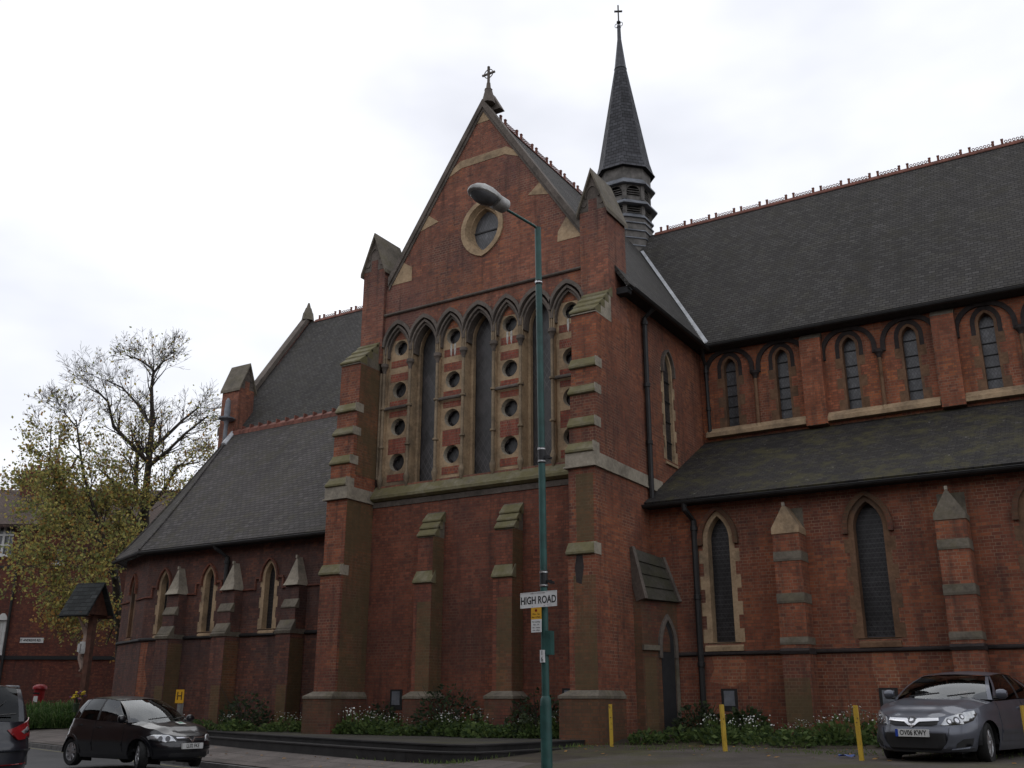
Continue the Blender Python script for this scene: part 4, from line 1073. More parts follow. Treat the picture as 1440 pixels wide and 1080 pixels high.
class Car:
    def __init__(s, name, label, x, y, z, rz, sp):
        s.sp = sp; s.root = thing(name, label, 'car', (x, y, z), rz)
        L, Wd = sp['L'], sp['W']; a, b = L / 2, Wd / 2
        s.a, s.b = a, b
        s.xf = a - sp['fo']; s.xr = s.xf - sp['wb']
        pts = []
        pf, qf = sp.get('pf', (7.0, 2.7)); pr_, qr = sp.get('pr', (9.0, 3.2))
        N = 400
        for i in range(N + 1):
            t = math.pi * i / N; c, si = math.cos(t), math.sin(t)
            p_, q_ = (pf, qf) if c >= 0 else (pr_, qr)
            # superellipse by radial solve
            lo, hi = 0.0, 4 * a
            for _ in range(40):
                m_ = (lo + hi) / 2
                if abs(m_ * c / a) ** p_ + abs(m_ * si / b) ** q_ > 1: hi = m_
                else: lo = m_
            pts.append((lo * c, lo * si))
        cum = [0]
        for p, q in zip(pts, pts[1:]): cum.append(cum[-1] + math.hypot(q[0] - p[0], q[1] - p[1]))
        s.pts, s.cum, s.half = pts, cum, cum[-1]
    def out(s, t):
        sg = 1 if t >= 0 else -1; t = min(abs(t), s.half - 1e-6)
        lo, hi = 0, len(s.cum) - 1
        while hi - lo > 1:
            m_ = (lo + hi) // 2
            if s.cum[m_] <= t: lo = m_
            else: hi = m_
        k = (t - s.cum[lo]) / (s.cum[hi] - s.cum[lo])
        p, q = s.pts[lo], s.pts[hi]
        x, y = p[0] + (q[0] - p[0]) * k, p[1] + (q[1] - p[1]) * k
        d = (q[0] - p[0], q[1] - p[1]); l = math.hypot(*d); n = (d[1] / l, -d[0] / l)
        if t < 1e-4: n = (1, 0)
        return x, y * sg, n[0], n[1] * sg
    def s_at_x(s, x):      # arc position on the flank for a given x
        lo, hi = 0.0, s.half
        for _ in range(40):
            m_ = (lo + hi) / 2
            if s.out(m_)[0] > x: lo = m_
            else: hi = m_
        return lo
    def s_at_y(s, y):
        lo, hi = 0.0, s.half / 2
        for _ in range(40):
            m_ = (lo + hi) / 2
            if s.out(m_)[1] < y: lo = m_
            else: hi = m_
        return lo
    def skin(s, t, z, off=0.0):
        x, y, nx, ny = s.out(t); f = min(1, abs(nx) * 1.15)
        f = f * f * (3 - 2 * f)
        ins = lerp_tab(s.sp['front'] if nx > 0 else s.sp['rear'], z) * f + lerp_tab(s.sp['side'], z) * (1 - f) - off
        return Vector((x - nx * ins, y - ny * ins, z))
    def ztop(s, x): return lerp_tab(s.sp['top'], x)
    def zbot(s, x, pad=0.0):
        zb = lerp_tab(s.sp['bot'], x)
        for xw in (s.xf, s.xr):
            R_ = s.sp['wr'] * 1.17 + pad; d = abs(x - xw)
            if d < R_: zb = max(zb, s.sp['wr'] + math.sqrt(R_ * R_ - d * d) - .02)
        return zb
    def shell(s, name, mat, t0, t1, v0=0.0, v1=1.0, off=0.0, zlo=None, zhi=None, nu=None, nv=12, parent=None):
        mb = MB(); nu = nu or max(4, int(abs(t1 - t0) / .025)); rows = []
        for j in range(nv + 1):
            row = []
            for i in range(nu + 1):
                t = t0 + (t1 - t0) * i / nu; x = s.out(t)[0]
                zb = s.zbot(x) if zlo is None else max(zlo, s.zbot(x)); zt = s.ztop(x) if zhi is None else zhi
                v = v0 + (v1 - v0) * j / nv
                row.append(s.skin(t, zb + (zt - zb) * v, off))
            rows.append(row)
        mb.grid(rows); return mb.build(name, mat, parent or s.root, smooth=True)
    def patch(s, name, poly, mat, off=.006, parent=None, step=.05, depth=None, build=True, mb=None):
        """outline in (arc, height) laid on the skin and given a rim"""
        o = []
        for p, q in zip(poly, poly[1:] + poly[:1]):
            l = math.hypot(q[0] - p[0], q[1] - p[1]); n = max(1, int(l / step))
            o += [(p[0] + (q[0] - p[0]) * k / n, p[1] + (q[1] - p[1]) * k / n) for k in range(n)]
        x0, x1 = min(p[0] for p in o), max(p[0] for p in o); z0, z1 = min(p[1] for p in o), max(p[1] for p in o)
        ex = []; x = x0 + step / 2
        while x < x1:
            z = z0 + step / 2
            while z < z1:
                if inside((x, z), o) and min((x - p[0]) ** 2 + (z - p[1]) ** 2 for p in o) > (step * .4) ** 2: ex.append((x, z))
                z += step
            x += step
        vs, ts = triangulate(o, (), ex)
        mb = mb or MB(); mb.add([s.skin(p[0], p[1], off) for p in vs], ts)
        n = len(o); lo = off - .014 if depth is None else off - depth
        mb.add([s.skin(p[0], p[1], lo) for p in o] + [s.skin(p[0], p[1], off) for p in o], [(i, (i + 1) % n, n + (i + 1) % n, n + i) for i in range(n)])
        return mb.build(name, mat, parent or s.root, smooth=True, autosmooth=30) if build else mb
    def sym(s, name, poly, mat, **k):
        r = [s.patch(name, poly, mat, **k)]
        r.append(s.patch(name, [(-p[0], p[1]) for p in poly][::-1], mat, **k)); return r

    def body(s, paintm, bonnet_to):
        sp = s.sp
        b = s.shell('body', paintm, -s.half, s.half, nu=int(2 * s.half / .025), nv=16)
        # bonnet and boot decks: strips from shoulder to shoulder
        for nm, xa, xb in (('bonnet', s.a, sp['ws_base'] - .12), ('boot_lid', sp['rs_base'] + .12, -s.a)):
            rows = []; N = 26
            ta, tb = (0.001, s.s_at_x(xb)) if nm == 'bonnet' else (s.s_at_x(xa), s.half - .002)
            for i in range(N + 1):
                t = ta + (tb - ta) * i / N; x = s.out(t)[0]; zt = s.ztop(x)
                pl = s.skin(t, zt); row = []
                cw = sp.get('crown', .055) * min(1, abs(pl.y) / s.b * 1.15) ** 2
                for k in range(15):
                    w = -1 + 2 * k / 14
                    # flat across with rolled edges and a slight crease
                    h = (1 - abs(w) ** 3.2) * cw + (.012 if .5 < abs(w) < .72 else 0) * (nm == 'bonnet') * (abs(pl.y) > .45)
                    row.append(Vector((pl.x + sp.get('nosebow', .0) * (1 - w * w) * (i < 6), -pl.y * w, zt + h)))
                rows.append(row)
            mb = MB(); mb.grid(rows); mb.build(nm, paintm, s.root, smooth=True)
        return b
    def cabin(s, paintm, panels):
        sp = s.sp; wsb, rsb = sp['ws_base'], sp['rs_base']; wst, rst = sp['ws_top'], sp['rs_top']
        H = sp['H']; yr = sp['yr']
        ybf = s.skin(s.s_at_x(wsb - .25), s.ztop(wsb - .25)).y - .02
        bow_b, bow_t = sp.get('bowb', .26), sp.get('bowt', .16)
        def roofz(x, w):   # w in -1..1 across
            k = (x - rst) / (wst - rst); k = max(0, min(1, k))
            arc = sp.get('arc', .05) * (1 - (2 * k - 1) ** 2) + sp.get('tilt', 0) * (k - .5)
            return H - sp.get('arc', .05) - .055 * w * w + arc
        yrf = lambda x: yr * (1 - .07 * abs((x - (wst + rst) / 2) / ((wst - rst) / 2)) ** 3)
        # roof
        rows = []
        for i in range(17):
            k = i / 16; row = []
            for j in range(13):
                w = -1 + 2 * j / 12
                xf_ = wst - bow_t * w * w; xr_ = rst + .10 * w * w
                x = xf_ + (xr_ - xf_) * k
                row.append(Vector((x, yrf(x) * w, roofz(x, w))))
            rows.append(row)
        mb = MB(); mb.grid(rows); mb.build('roof', paintm, s.root, smooth=True)
        def front_b(w): return Vector((wsb - bow_b * w * w, ybf * w, s.ztop(wsb - bow_b * w * w) + .02 + sp.get('crown', .05) * .6 * (1 - w * w)))
        def front_t(w): x = wst - bow_t * w * w; return Vector((x, yrf(x) * w, roofz(x, w) - .012))
        def rear_b(w): x = rsb + .12 * w * w; t = s.s_at_x(x); return Vector((x, min(abs(s.skin(t, s.ztop(x)).y) - .015, 9) * w, s.ztop(x) + .01))
        def rear_t(w): x = rst + .10 * w * w; return Vector((x, yrf(x) * w, roofz(x, w) - .012))
        def quadpatch(name, fb, ft, w0, w1, mat, bulge, off=0.0, parent=None, v0=0.0, v1=1.0):
            rows = []
            for j in range(9):
                v = v0 + (v1 - v0) * j / 8; row = []
                for i in range(13):
                    w = w0 + (w1 - w0) * i / 12
                    p = fb(w).lerp(ft(w), v); row.append(p + bulge * math.sin(math.pi * v) + (bulge.normalized() * off if off else Vector((0, 0, 0))))
                rows.append(row)
            mb = MB(); mb.grid(rows); return mb.build(name, mat, parent or s.root, smooth=True)
        bf = Vector((.035, 0, .035)); br = Vector((-.035, 0, .03))
        e = .93
        ws = quadpatch('windscreen', front_b, front_t, -e, e, M['screen_glass'], bf)
        for w0, w1 in ((-1, -e), (e, 1)): quadpatch('windscreen_pillar', front_b, front_t, w0, w1, paintm, bf)
        rs = quadpatch('rear_screen', rear_b, rear_t, -.88, .88, M['privacy_glass'], br)
        for w0, w1 in ((-1, -.88), (.88, 1)): quadpatch('rear_pillar', rear_b, rear_t, w0, w1, paintm, br)
        mb = MB()
        for v in (-1, 1):
            p0 = front_b(.05 + .2 * (v > 0) - .6 * (v < 0)) + bf * .6 + Vector((.02, 0, .03)); p1 = front_b(.75 if v > 0 else .1) + bf * .9 + Vector((.0, 0, .07))
            mb.tube([p0, p1], .012, 5)
        mb.build('wiper', M['plastic'], s.root)
        for sg in (1, -1):
            def sb(x):
                xx = max(min(x, front_b(1).x), rear_b(1).x)
                t = s.s_at_x(xx); fb = front_b(1); rb = rear_b(1)
                y = s.skin(t, s.ztop(xx)).y - .012
                if xx > fb.x - .3: y = y + (fb.y - y) * max(0, 1 - (fb.x - xx) / .3)
                if xx < rb.x + .3: y = y + (rb.y - y) * max(0, 1 - (xx - rb.x) / .3)
                return Vector((xx, sg * y, s.ztop(xx) + .012))
            xA, xZ = front_t(1).x, rear_t(1).x
            def st(x): xx = max(min(x, xA), xZ); return Vector((xx, sg * yrf(xx), roofz(xx, 1) - .012))
            bl = Vector((0, sg * .03, 0))
            for (nm, b0, b1, t0, t1, mt) in panels:
                rows = []
                b0_, b1_ = (front_b(1).x if b0 is None else b0), (rear_b(1).x if b1 is None else b1)
                t0_, t1_ = (xA if t0 is None else t0), (xZ if t1 is None else t1)
                vlo, vhi = (.0, 1.0)
                for j in range(9):
                    v = vlo + (vhi - vlo) * j / 8; row = []
                    for i in range(11):
                        u = i / 10
                        p = sb(b0_ + (b1_ - b0_) * u).lerp(st(t0_ + (t1_ - t0_) * u), v); row.append(p + bl * math.sin(math.pi * v))
                    rows.append(row)
                mb = MB(); mb.grid(rows); mb.build(nm, mt or paintm, s.root, smooth=True)
        # interior
        mb = MB(); mb.box((s.xr - .3, -s.b + .12, .35), (s.xf - .2, s.b - .12, .42)); mb.box((wsb - .62, -ybf + .05, .45), (wsb - .30, ybf - .05, s.ztop(wsb) - .02))
        mb.build('dashboard', M['cloth'], s.root)
        xs = (wsb + rsb) / 2 + .05
        for sx in (xs, xs - .85):
            for sy in (-.38, .38):
                mb = MB(); mb.box((sx - .25, sy - .24, .42), (sx + .25, sy + .24, .58)); mb.box((sx - .34, sy - .23, .55), (sx - .20, sy + .23, 1.08)); mb.box((sx - .34, sy - .12, 1.10), (sx - .24, sy + .12, H - .2))
                mb.build('seat', M['cloth'], s.root)
    def wheels(s, steer=0.0, spokes=7, two_tone=True):
        R_ = s.sp['wr']; w = .19
        for xw in (s.xf, s.xr):
            for sg in (1, -1):
                t = s.s_at_x(xw); yw = sg * (abs(s.out(t)[1]) - .13)
                e = bpy.data.objects.new('wheel', None)
                mb = MB(); ry = Matrix.Rotation(math.radians(-90) * sg, 4, 'X')
                rim = R_ * .66
                mb.lathe((0, 0, 0), [(rim, -w / 2), (R_ * .9, -w / 2), (R_, -w / 2 + .03), (R_, w / 2 - .03), (R_ * .93, w / 2), (rim + .012, w / 2 - .005), (rim, w / 2 - .02)], 32, M4=ry, cap=False)
                wo = mb.build('wheel', M['tyre'], s.root, smooth=True, autosmooth=50)
                bpy.data.objects.remove(e)
                wo.location = (xw, yw, R_)
                if xw == s.xf: wo.rotation_euler = (0, 0, steer)
                mb = MB(); zf = w / 2 - .03
                mb.lathe((0, 0, 0), [(rim, zf + .015), (rim * .93, zf + .02), (rim * .88, zf - .03), (rim * .86, zf - .06)], 32, M4=ry, cap=False)
                mb.lathe((0, 0, 0), [(.001, zf + .03), (rim * .2, zf + .03), (rim * .24, zf)], 16, M4=ry, cap=False)
                for k in range(spokes):
                    a = 2 * math.pi * k / spokes
                    R2 = ry @ Matrix.Rotation(a, 4, 'Z')
                    mb.solid([R2 @ Vector(p) for p in ((rim * .12, -.028, zf - .01), (rim * .93, -.040, zf - .01), (rim * .93, .040, zf - .01), (rim * .12, .028, zf - .01))],
                             [R2 @ Vector(p) for p in ((rim * .12, -.022, zf + .022), (rim * .93, -.030, zf + .012), (rim * .93, .030, zf + .012), (rim * .12, .022, zf + .022))])
                mb.build('rim', M['alloy'], wo)
                mb = MB(); mb.lathe((0, 0, 0), [(.0011, 0), (rim * .99, 0)], 24, M4=ry, cap=False); mb.build('brake_disc', M['plastic'], wo)
                # inner arch
        for xw in (s.xf, s.xr):
            yb = s.b - .06; ra = R_ * 1.17
            for sg in (1, -1):
                mb = MB(); rows = []
                for yy in (sg * (yb - .32), sg * (abs(s.out(s.s_at_x(xw))[1]) - .03)):
                    rows.append([Vector((xw + ra * math.cos(math.pi * k / 16), yy, R_ + ra * math.sin(math.pi * k / 16) - .02)) for k in range(17)])
                mb.grid(rows)
                k0 = sg * (yb - .32); mb.add([(xw - ra, k0, .1), (xw + ra, k0, .1), (xw + ra, k0, R_ + ra), (xw - ra, k0, R_ + ra)], [(0, 1, 2, 3)])
                mb.build('wheel_arch', M['plastic'], s.root)
        mb = MB(); mb.box((-s.a + .25, -s.b + .3, .17), (s.a - .35, s.b - .3, .3)); mb.build('underbody', M['plastic'], s.root)
    def plate(s, body_text, z, y0=0.0, w=.52, blue=False, rear=False):
        p = s.skin(0.0005, z, .012); x = p.x
        mb = MB(); mb.box((x - .05, y0 - w / 2, z - .056), (x + .012, y0 + w / 2, z + .056)); o = mb.build('number_plate', M['plate_white'], s.root)
        if blue:
            mb = MB(); mb.box((x + .012, y0 - w / 2, z - .056), (x + .0135, y0 - w / 2 + .045, z + .056)); mb.build('country_band', M['plate_blue'], o)
        M4 = Matrix.Translation((x + .0125, y0 + (.02 if blue else 0), z)) @ Matrix(((0, 0, 1, 0), (1, 0, 0, 0), (0, 1, 0, 0), (0, 0, 0, 1)))
        text('lettering', body_text, .105, M['ink'], o, M4, .80, .002, bold=.002)
    def mirror(s, paintm, x, z):
        for sg in (1, -1):
            y = abs(s.skin(s.s_at_x(x), s.ztop(x)).y)
            mb = MB(); M4 = Matrix.Translation((x, sg * (y + .10), z))
            mb.lathe((0, 0, 0), [(.001, -.095), (.05, -.085), (.078, -.04), (.082, .02), (.07, .07), (.03, .09), (.001, .092)], 14, M4=M4.to_3x3().to_4x4() @ Matrix.Rotation(math.radians(90), 4, 'X') @ Matrix.Diagonal((.75, 1, 1.0, 1)))
            mb.v = [tuple(Vector(v) + Vector((x, sg * (y + .10), z))) for v in mb.v]
            mo = mb.build('wing_mirror', paintm, s.root, smooth=True)
            mb = MB(); mb.tube([(x + .02, sg * (y - .03), z - .06), (x + .01, sg * (y + .05), z - .05)], .03, 6); mb.build('mirror_stalk', M['plastic'], mo)
    def door(s, x0, x1, paintm, zlo=.34, handle=True):
        for sg in (1, -1):
            t0, t1 = s.s_at_x(x0), s.s_at_x(x1)
            zt0, zt1 = s.ztop(x0) - .015, s.ztop(x1) - .015
            def bot(x): return max(zlo, s.zbot(x, .05))
            poly = []
            N = 14
            for i in range(N + 1): x = x0 + (x1 - x0) * i / N; poly.append((s.s_at_x(x), bot(x)))
            for i in range(N + 1): x = x1 + (x0 - x1) * i / N; poly.append((s.s_at_x(x), s.ztop(x) - .02))
            if sg < 0: poly = [(-a, b) for a, b in poly][::-1]
            d = s.patch('door', poly, paintm, off=.007, step=.08)
            if handle:
                xh = x1 + .14; t = s.s_at_x(xh); zh = s.ztop(xh) - .13
                hp = [(t - .09, zh - .018), (t + .07, zh - .02), (t + .075, zh + .012), (t - .085, zh + .016)]
                if sg < 0: hp = [(-a, b) for a, b in hp][::-1]
                s.patch('handle', hp, paintm, off=.035, parent=d, depth=.03)
                zs_ = .46; sp_ = [(s.s_at_x(x0 - .02), zs_), (s.s_at_x(x1 + .04), zs_), (s.s_at_x(x1 + .04), zs_ + .05), (s.s_at_x(x0 - .02), zs_ + .05)]
                if sg < 0: sp_ = [(-a, b) for a, b in sp_][::-1]
                s.patch('rubbing_strip', sp_, paintm, off=.016, parent=d)

# ---------------- black hatchback pulling across the kerb lane
C = Car('hatchback_car', 'small black hatchback at the kerb with a green and white card on its bonnet', 0, 0, 0, 0, dict(
    L=3.82, W=1.65, H=1.48, wb=2.49, fo=.76, wr=.292, pf=(5.5, 2.5), pr=(8, 3.0),
    top=[(-1.91, .98), (-1.2, 1.0), (-.3, .955), (.75, .905), (1.0, .88), (1.45, .81), (1.75, .71), (1.91, .665)],
    bot=[(-1.91, .30), (-1.6, .24), (-1.2, .20), (1.3, .20), (1.6, .22), (1.91, .22)],
    side=[(.15, .09), (.32, .03), (.55, .0), (.75, .015), (.95, .055), (1.05, .08)],
    front=[(.15, .14), (.28, .03), (.46, .0), (.58, .03), (.66, .07), (.8, .2)],
    rear=[(.15, .1), (.4, .0), (.62, .02), (.75, .08), (1.0, .18)],
    ws_base=.93, ws_top=.12, rs_base=-1.62, rs_top=-1.38, yr=.56, crown=.06, arc=.05, tilt=-.03))
Ck = C; pm = M['paint_black']
C.body(pm, .8)
C.cabin(pm, [('front_pillar', None, .60, None, -.02, None), ('side_window', .60, -.42, -.02, -.46, M['car_glass']), ('centre_pillar', -.42, -.50, -.46, -.53, M['plastic']),
             ('side_window', -.50, -1.18, -.53, -1.06, M['privacy_glass']), ('quarter_pillar', -1.18, -1.24, -1.06, -1.10, M['plastic']), ('quarter_window', -1.24, -1.44, -1.10, -1.20, M['privacy_glass']), ('rear_quarter', -1.44, None, -1.20, None, None)])
C.wheels(steer=math.radians(-24), spokes=7)
C.door(.62, -.46, pm); C.door(-.50, -1.22, pm)
for x in (C.xf, C.xr):
    for sg in (1, -1):
        poly = []
        for i in range(15): t = math.pi * i / 14; r = .292 * 1.17; poly.append((C.s_at_x(x + r * math.cos(t)), .292 + r * math.sin(t) - .015))
        for i in range(15): t = math.pi * (14 - i) / 14; r = .292 * 1.17 + .055; poly.append((C.s_at_x(x + r * math.cos(t)), .292 + r * math.sin(t) - .015))
        if sg < 0: poly = [(-a, b) for a, b in poly][::-1]
        C.patch('arch_lip', poly, pm, off=.022, step=.09)
s1 = C.s_at_y(.46); s2 = C.s_at_y(.72)
for sg in (1, -1):
    hp = [(s1 - .10, .565), (s1 + .12, .55), (s2 + .10, .60), (s2 + .16, .66), (s2 + .02, .70), (s1 + .08, .695), (s1 - .02, .655)]
    hp = hp if sg > 0 else [(-a, b) for a, b in hp][::-1]
    h = C.patch('headlight', hp, M['lamp_clear'], off=.014)
    c0 = s1 + .08
    for dx, r in ((.0, .055), (.16, .05)):
        ci = [((c0 + dx + r * math.cos(2 * math.pi * k / 14)) * sg, .622 + r * math.sin(2 * math.pi * k / 14)) for k in range(14)]
        C.patch('bulb', ci if sg > 0 else ci[::-1], M['lamp_dark'], off=.019, parent=h)
g0 = s1 - .13
C.patch('grille', [(-g0, .575), (g0, .575), (g0 + .03, .645), (-g0 - .03, .645)], M['plastic'], off=.008)
tb = C.patch('grille_bar', [(-g0 - .02, .625), (-.09, .625), (-.04, .575), (0, .545), (.04, .575), (.09, .625), (g0 + .02, .625), (g0 + .03, .65), (.07, .65), (.025, .60), (0, .585), (-.025, .60), (-.07, .65), (-g0 - .03, .65)], M['chrome'], off=.02, step=.03)
C.patch('lower_intake', [(-.52, .25), (.52, .25), (.47, .34), (-.47, .34)], M['plastic'], off=.006)
C.patch('bumper_strip', [(-.80, .40), (.80, .40), (.80, .425), (-.80, .425)], M['plastic'], off=.012)
C.plate('LL02 FKE', .47, y0=.0)
C.mirror(pm, .60, 1.0)
# learner plate lying on the bonnet
xg = 1.28
mb = MB(); zt = C.ztop(xg) + .083
Mx = Matrix.Translation((xg, .12, zt)) @ Matrix.Rotation(math.radians(13), 4, 'Y')
mb.box((-.09, -.09, 0), (.09, .09, .004), M4=Mx); lp = mb.build('learner_plate', M['plate_white'], C.root)
M['green'] = simple('green_print', (0.03, 0.22, 0.12), 0.5, var=0.05)
mb = MB(); mb.box((-.05, -.045, .0045), (.03, .06, .006), M4=Mx); mb.build('green_panel', M['green'], lp)
# tax disc
C.root.location = Vector((-18.05, 15.33, .06)) + Vector((math.cos(math.radians(-4)), math.sin(math.radians(-4)), 0)) * (-C.xf); C.root.rotation_euler = (0, 0, math.radians(-4))

# driver, seated on the right-hand side
def driver():
    r = thing('person', 'driver in a dark jacket at the wheel of the black hatchback', 'person')
    me = bpy.data.meshes.new('body')
    V = [(0, 0, .60), (-.06, 0, .85), (-.08, 0, 1.02), (-.06, 0, 1.10), (-.03, 0, 1.19), (-.01, 0, 1.28),
         (-.07, .19, 1.00), (.10, .22, .82), (.33, .12, .90), (-.07, -.19, 1.00), (.10, -.22, .82), (.33, -.12, .90), (.35, .10, .62), (.35, -.10, .62), (.39, .09, .93), (.39, -.09, .93)]
    E_ = [(0, 1), (1, 2), (2, 3), (3, 4), (4, 5), (2, 6), (6, 7), (7, 8), (8, 14), (2, 9), (9, 10), (10, 11), (11, 15), (0, 12), (0, 13)]
    rad = [.17, .17, .13, .06, .085, .075, .075, .055, .04, .075, .055, .04, .085, .085, .035, .035]
    me.from_pydata(V, E_, []); o = bpy.data.objects.new('body', me); COL.objects.link(o)
    sk = o.modifiers.new('skin', 'SKIN'); su = o.modifiers.new('sub', 'SUBSURF'); su.levels = su.render_levels = 2
    for i, v in enumerate(me.skin_vertices[0].data): v.radius = (rad[i], rad[i]); v.use_root = (i == 0)
    dg = bpy.context.evaluated_depsgraph_get(); me2 = bpy.data.meshes.new_from_object(o.evaluated_get(dg))
    bpy.data.objects.remove(o)
    me2.materials.clear(); me2.materials.append(M['jacket']); me2.materials.append(M['skin'])
    for p in me2.polygons:
        c = p.center; p.use_smooth = True
        p.material_index = 1 if (c.z > 1.085 or (c.x > .335 and c.z > .8)) else 0
    b = bpy.data.objects.new('body', me2); COL.objects.link(b); b.parent = r
    mb = MB(); mb.lathe((-.03, 0, 0), [(.088, 1.20), (.098, 1.26), (.09, 1.32), (.05, 1.36), (.001, 1.37)], 14); mb.v = [(min(v[0], .03 + .2 * (v[2] - 1.2)), v[1], v[2]) for v in mb.v]
    mb.build('hair', M['hair'], b, smooth=True)
    mb = MB(); mb.lathe((.075, 0, 1.225), [(.016, -.02), (.013, .0), (.006, .03)], 6); mb.build('nose', M['skin'], b, smooth=True)
    for sg in (-1, 1):
        mb = MB(); mb.lathe((.062, sg * .032, 1.25), [(.001, -.012), (.012, 0), (.001, .012)], 8); mb.build('eye', M['hair'], b)
        mb = MB(); mb.lathe((-.02, sg * .085, 1.23), [(.004, -.03), (.016, 0), (.004, .03)], 8); mb.build('ear', M['skin'], b, smooth=True)
    for sg in (-1, 1):
        mb = MB()
        for k in range(5):
            y = sg * (.075 + k * .008); z = .955 - k * .017
            mb.tube([(.385, y, z - .02), (.43, y - sg * .01, z - .01), (.445, y - sg * .03, z - .015)], [.010, .009, .007], 6)
        mb.build('fingers', M['skin'], b, smooth=True)
    return r
dv = driver()
dv.parent = None
Mr = Matrix.Translation(C.root.location) @ Matrix.Rotation(math.radians(-4), 4, 'Z')
dv.location = Mr @ Vector((-.28, -.38, 0.02)); dv.rotation_euler = (0, 0, math.radians(-4))
mb = MB()
for k in range(20):
    t0, t1 = 2 * math.pi * k / 20, 2 * math.pi * (k + 1) / 20
    mb.tube([(.16 - .05 * math.sin(t0), -.38 + .18 * math.cos(t0), .93 + .17 * math.sin(t0)), (.16 - .05 * math.sin(t1), -.38 + .18 * math.cos(t1), .93 + .17 * math.sin(t1))], .015, 5)
mb.build('steering_wheel', M['plastic'], C.root)

# ---------------- steel-blue saloon parked by the aisle wall
C = Car('saloon_car', 'steel blue saloon parked nose out beside the aisle wall, chrome bar across its grille', 0, 0, 0, 0, dict(
    L=4.55, W=1.80, H=1.46, wb=2.70, fo=.95, wr=.315, pf=(5.0, 2.45), pr=(7, 3.0),
    top=[(-2.27, .98), (-1.6, 1.03), (-.5, .99), (.9, .95), (1.2, .91), (1.7, .83), (2.05, .74), (2.27, .70)],
    bot=[(-2.27, .32), (-1.9, .25), (-1.4, .2), (1.5, .2), (1.9, .2), (2.27, .19)],
    side=[(.15, .09), (.32, .03), (.58, .0), (.78, .02), (.98, .065), (1.1, .09)],
    front=[(.15, .12), (.26, .02), (.46, .0), (.60, .03), (.70, .09), (.85, .25)],
    rear=[(.15, .1), (.4, .0), (.62, .02), (.8, .07), (1.0, .14)],
    ws_base=1.16, ws_top=.40, rs_base=-1.75, rs_top=-1.05, yr=.60, crown=.075, arc=.06, tilt=-.02, nosebow=.0))
Cv = C; pm = M['paint_grey']
C.body(pm, .8)
C.cabin(pm, [('front_pillar', None, .78, None, .18, None), ('side_window', .78, -.28, .18, -.36, M['privacy_glass']), ('centre_pillar', -.28, -.38, -.36, -.44, M['plastic']),
             ('side_window', -.38, -1.15, -.44, -.98, M['privacy_glass']), ('rear_quarter', -1.15, None, -.98, None, None)])
C.wheels(steer=math.radians(8), spokes=10)
C.door(.86, -.30, pm); C.door(-.36, -1.22, pm)
s1 = C.s_at_y(.44); s2 = C.s_at_y(.74)
for sg in (1, -1):
    hp = [(s1 - .02, .585), (s2 - .12, .60), (s2 + .12, .655), (s2 + .26, .76), (s2 + .22, .805), (s2 - .02, .775), (s1 + .10, .705)]
    hp = hp if sg > 0 else [(-a, b) for a, b in hp][::-1]
    h = C.patch('headlight', hp, M['lamp_clear'], off=.014)
    for dx, z, r in ((.13, .645, .045), (.26, .66, .055), (.37, .715, .042)):
        c0 = s1 + dx
        ci = [((c0 + r * math.cos(2 * math.pi * k / 14)) * sg, z + r * math.sin(2 * math.pi * k / 14)) for k in range(14)]
        C.patch('lamp_bowl', ci if sg > 0 else ci[::-1], M['lamp_dark'], off=.019, parent=h)
        r *= .6; ci = [((c0 + r * math.cos(2 * math.pi * k / 12)) * sg, z + r * math.sin(2 * math.pi * k / 12)) for k in range(12)]
        C.patch('bulb', ci if sg > 0 else ci[::-1], M['chrome'], off=.024, parent=h)
g1 = s1 - .03
gr = C.patch('grille', [(-g1 + .03, .60), (-.30, .575), (.30, .575), (g1 - .03, .60), (g1, .69), (-g1, .69)], M['plastic'], off=.008)
C.patch('grille_bar', [(-g1, .655), (-.12, .64), (-.03, .57), (0, .555), (.03, .57), (.12, .64), (g1, .655), (g1, .70), (.09, .69), (.045, .665), (.03, .63), (0, .60), (-.03, .63), (-.045, .665), (-.09, .69), (-g1, .70)], M['chrome'], off=.026, step=.03)
ci = [(.062 * math.cos(2 * math.pi * k / 20), .665 + .055 * math.sin(2 * math.pi * k / 20)) for k in range(20)]
bd = C.patch('badge', ci, M['lamp_dark'], off=.028, step=.03)
ci2 = [(.05 * math.cos(2 * math.pi * k / 20), .668 + .043 * math.sin(2 * math.pi * k / 20)) for k in range(20)]
C.patch('badge_emblem', [(-.035, .65), (-.005, .645), (.03, .66), (.02, .69), (.0, .68), (-.015, .70), (-.03, .68)], M['chrome'], off=.033, parent=bd, step=.03)
C.patch('lower_intake', [(-.44, .225), (.44, .225), (.52, .36), (.50, .47), (-.50, .47), (-.52, .36)], M['plastic'], off=.006)
mb = C.patch('intake_trim', [(-.60, .55), (-.56, .55), (-.50, .33), (-.40, .215), (.40, .215), (.50, .33), (.56, .55), (.60, .55), (.54, .31), (.43, .185), (-.43, .185), (-.54, .31)], pm, off=.022, step=.04)
for sg in (1, -1):
    hp = [(s1 + .18, .25), (s2 + .05, .29), (s2 + .09, .40), (s1 + .32, .385), (s1 + .20, .32)]
    C.patch('fog_recess', hp if sg > 0 else [(-a, b) for a, b in hp][::-1], M['plastic'], off=.006)
    hp = [(s1 + .10, .215), (s2 + .10, .26), (s2 + .10, .285), (s1 + .12, .245)]
    C.patch('bumper_blade', hp if sg > 0 else [(-a, b) for a, b in hp][::-1], pm, off=.022)
C.plate('OV06 KWY', .47, blue=True)
C.mirror(pm, .80, 1.06)
mb = MB(); mb.box((.62, .36, 1.08), (.622, .48, 1.2)); 
tk = mb.build('parking_ticket', M['plate_white'], C.root); tk.location = (.42, .0, -.10)
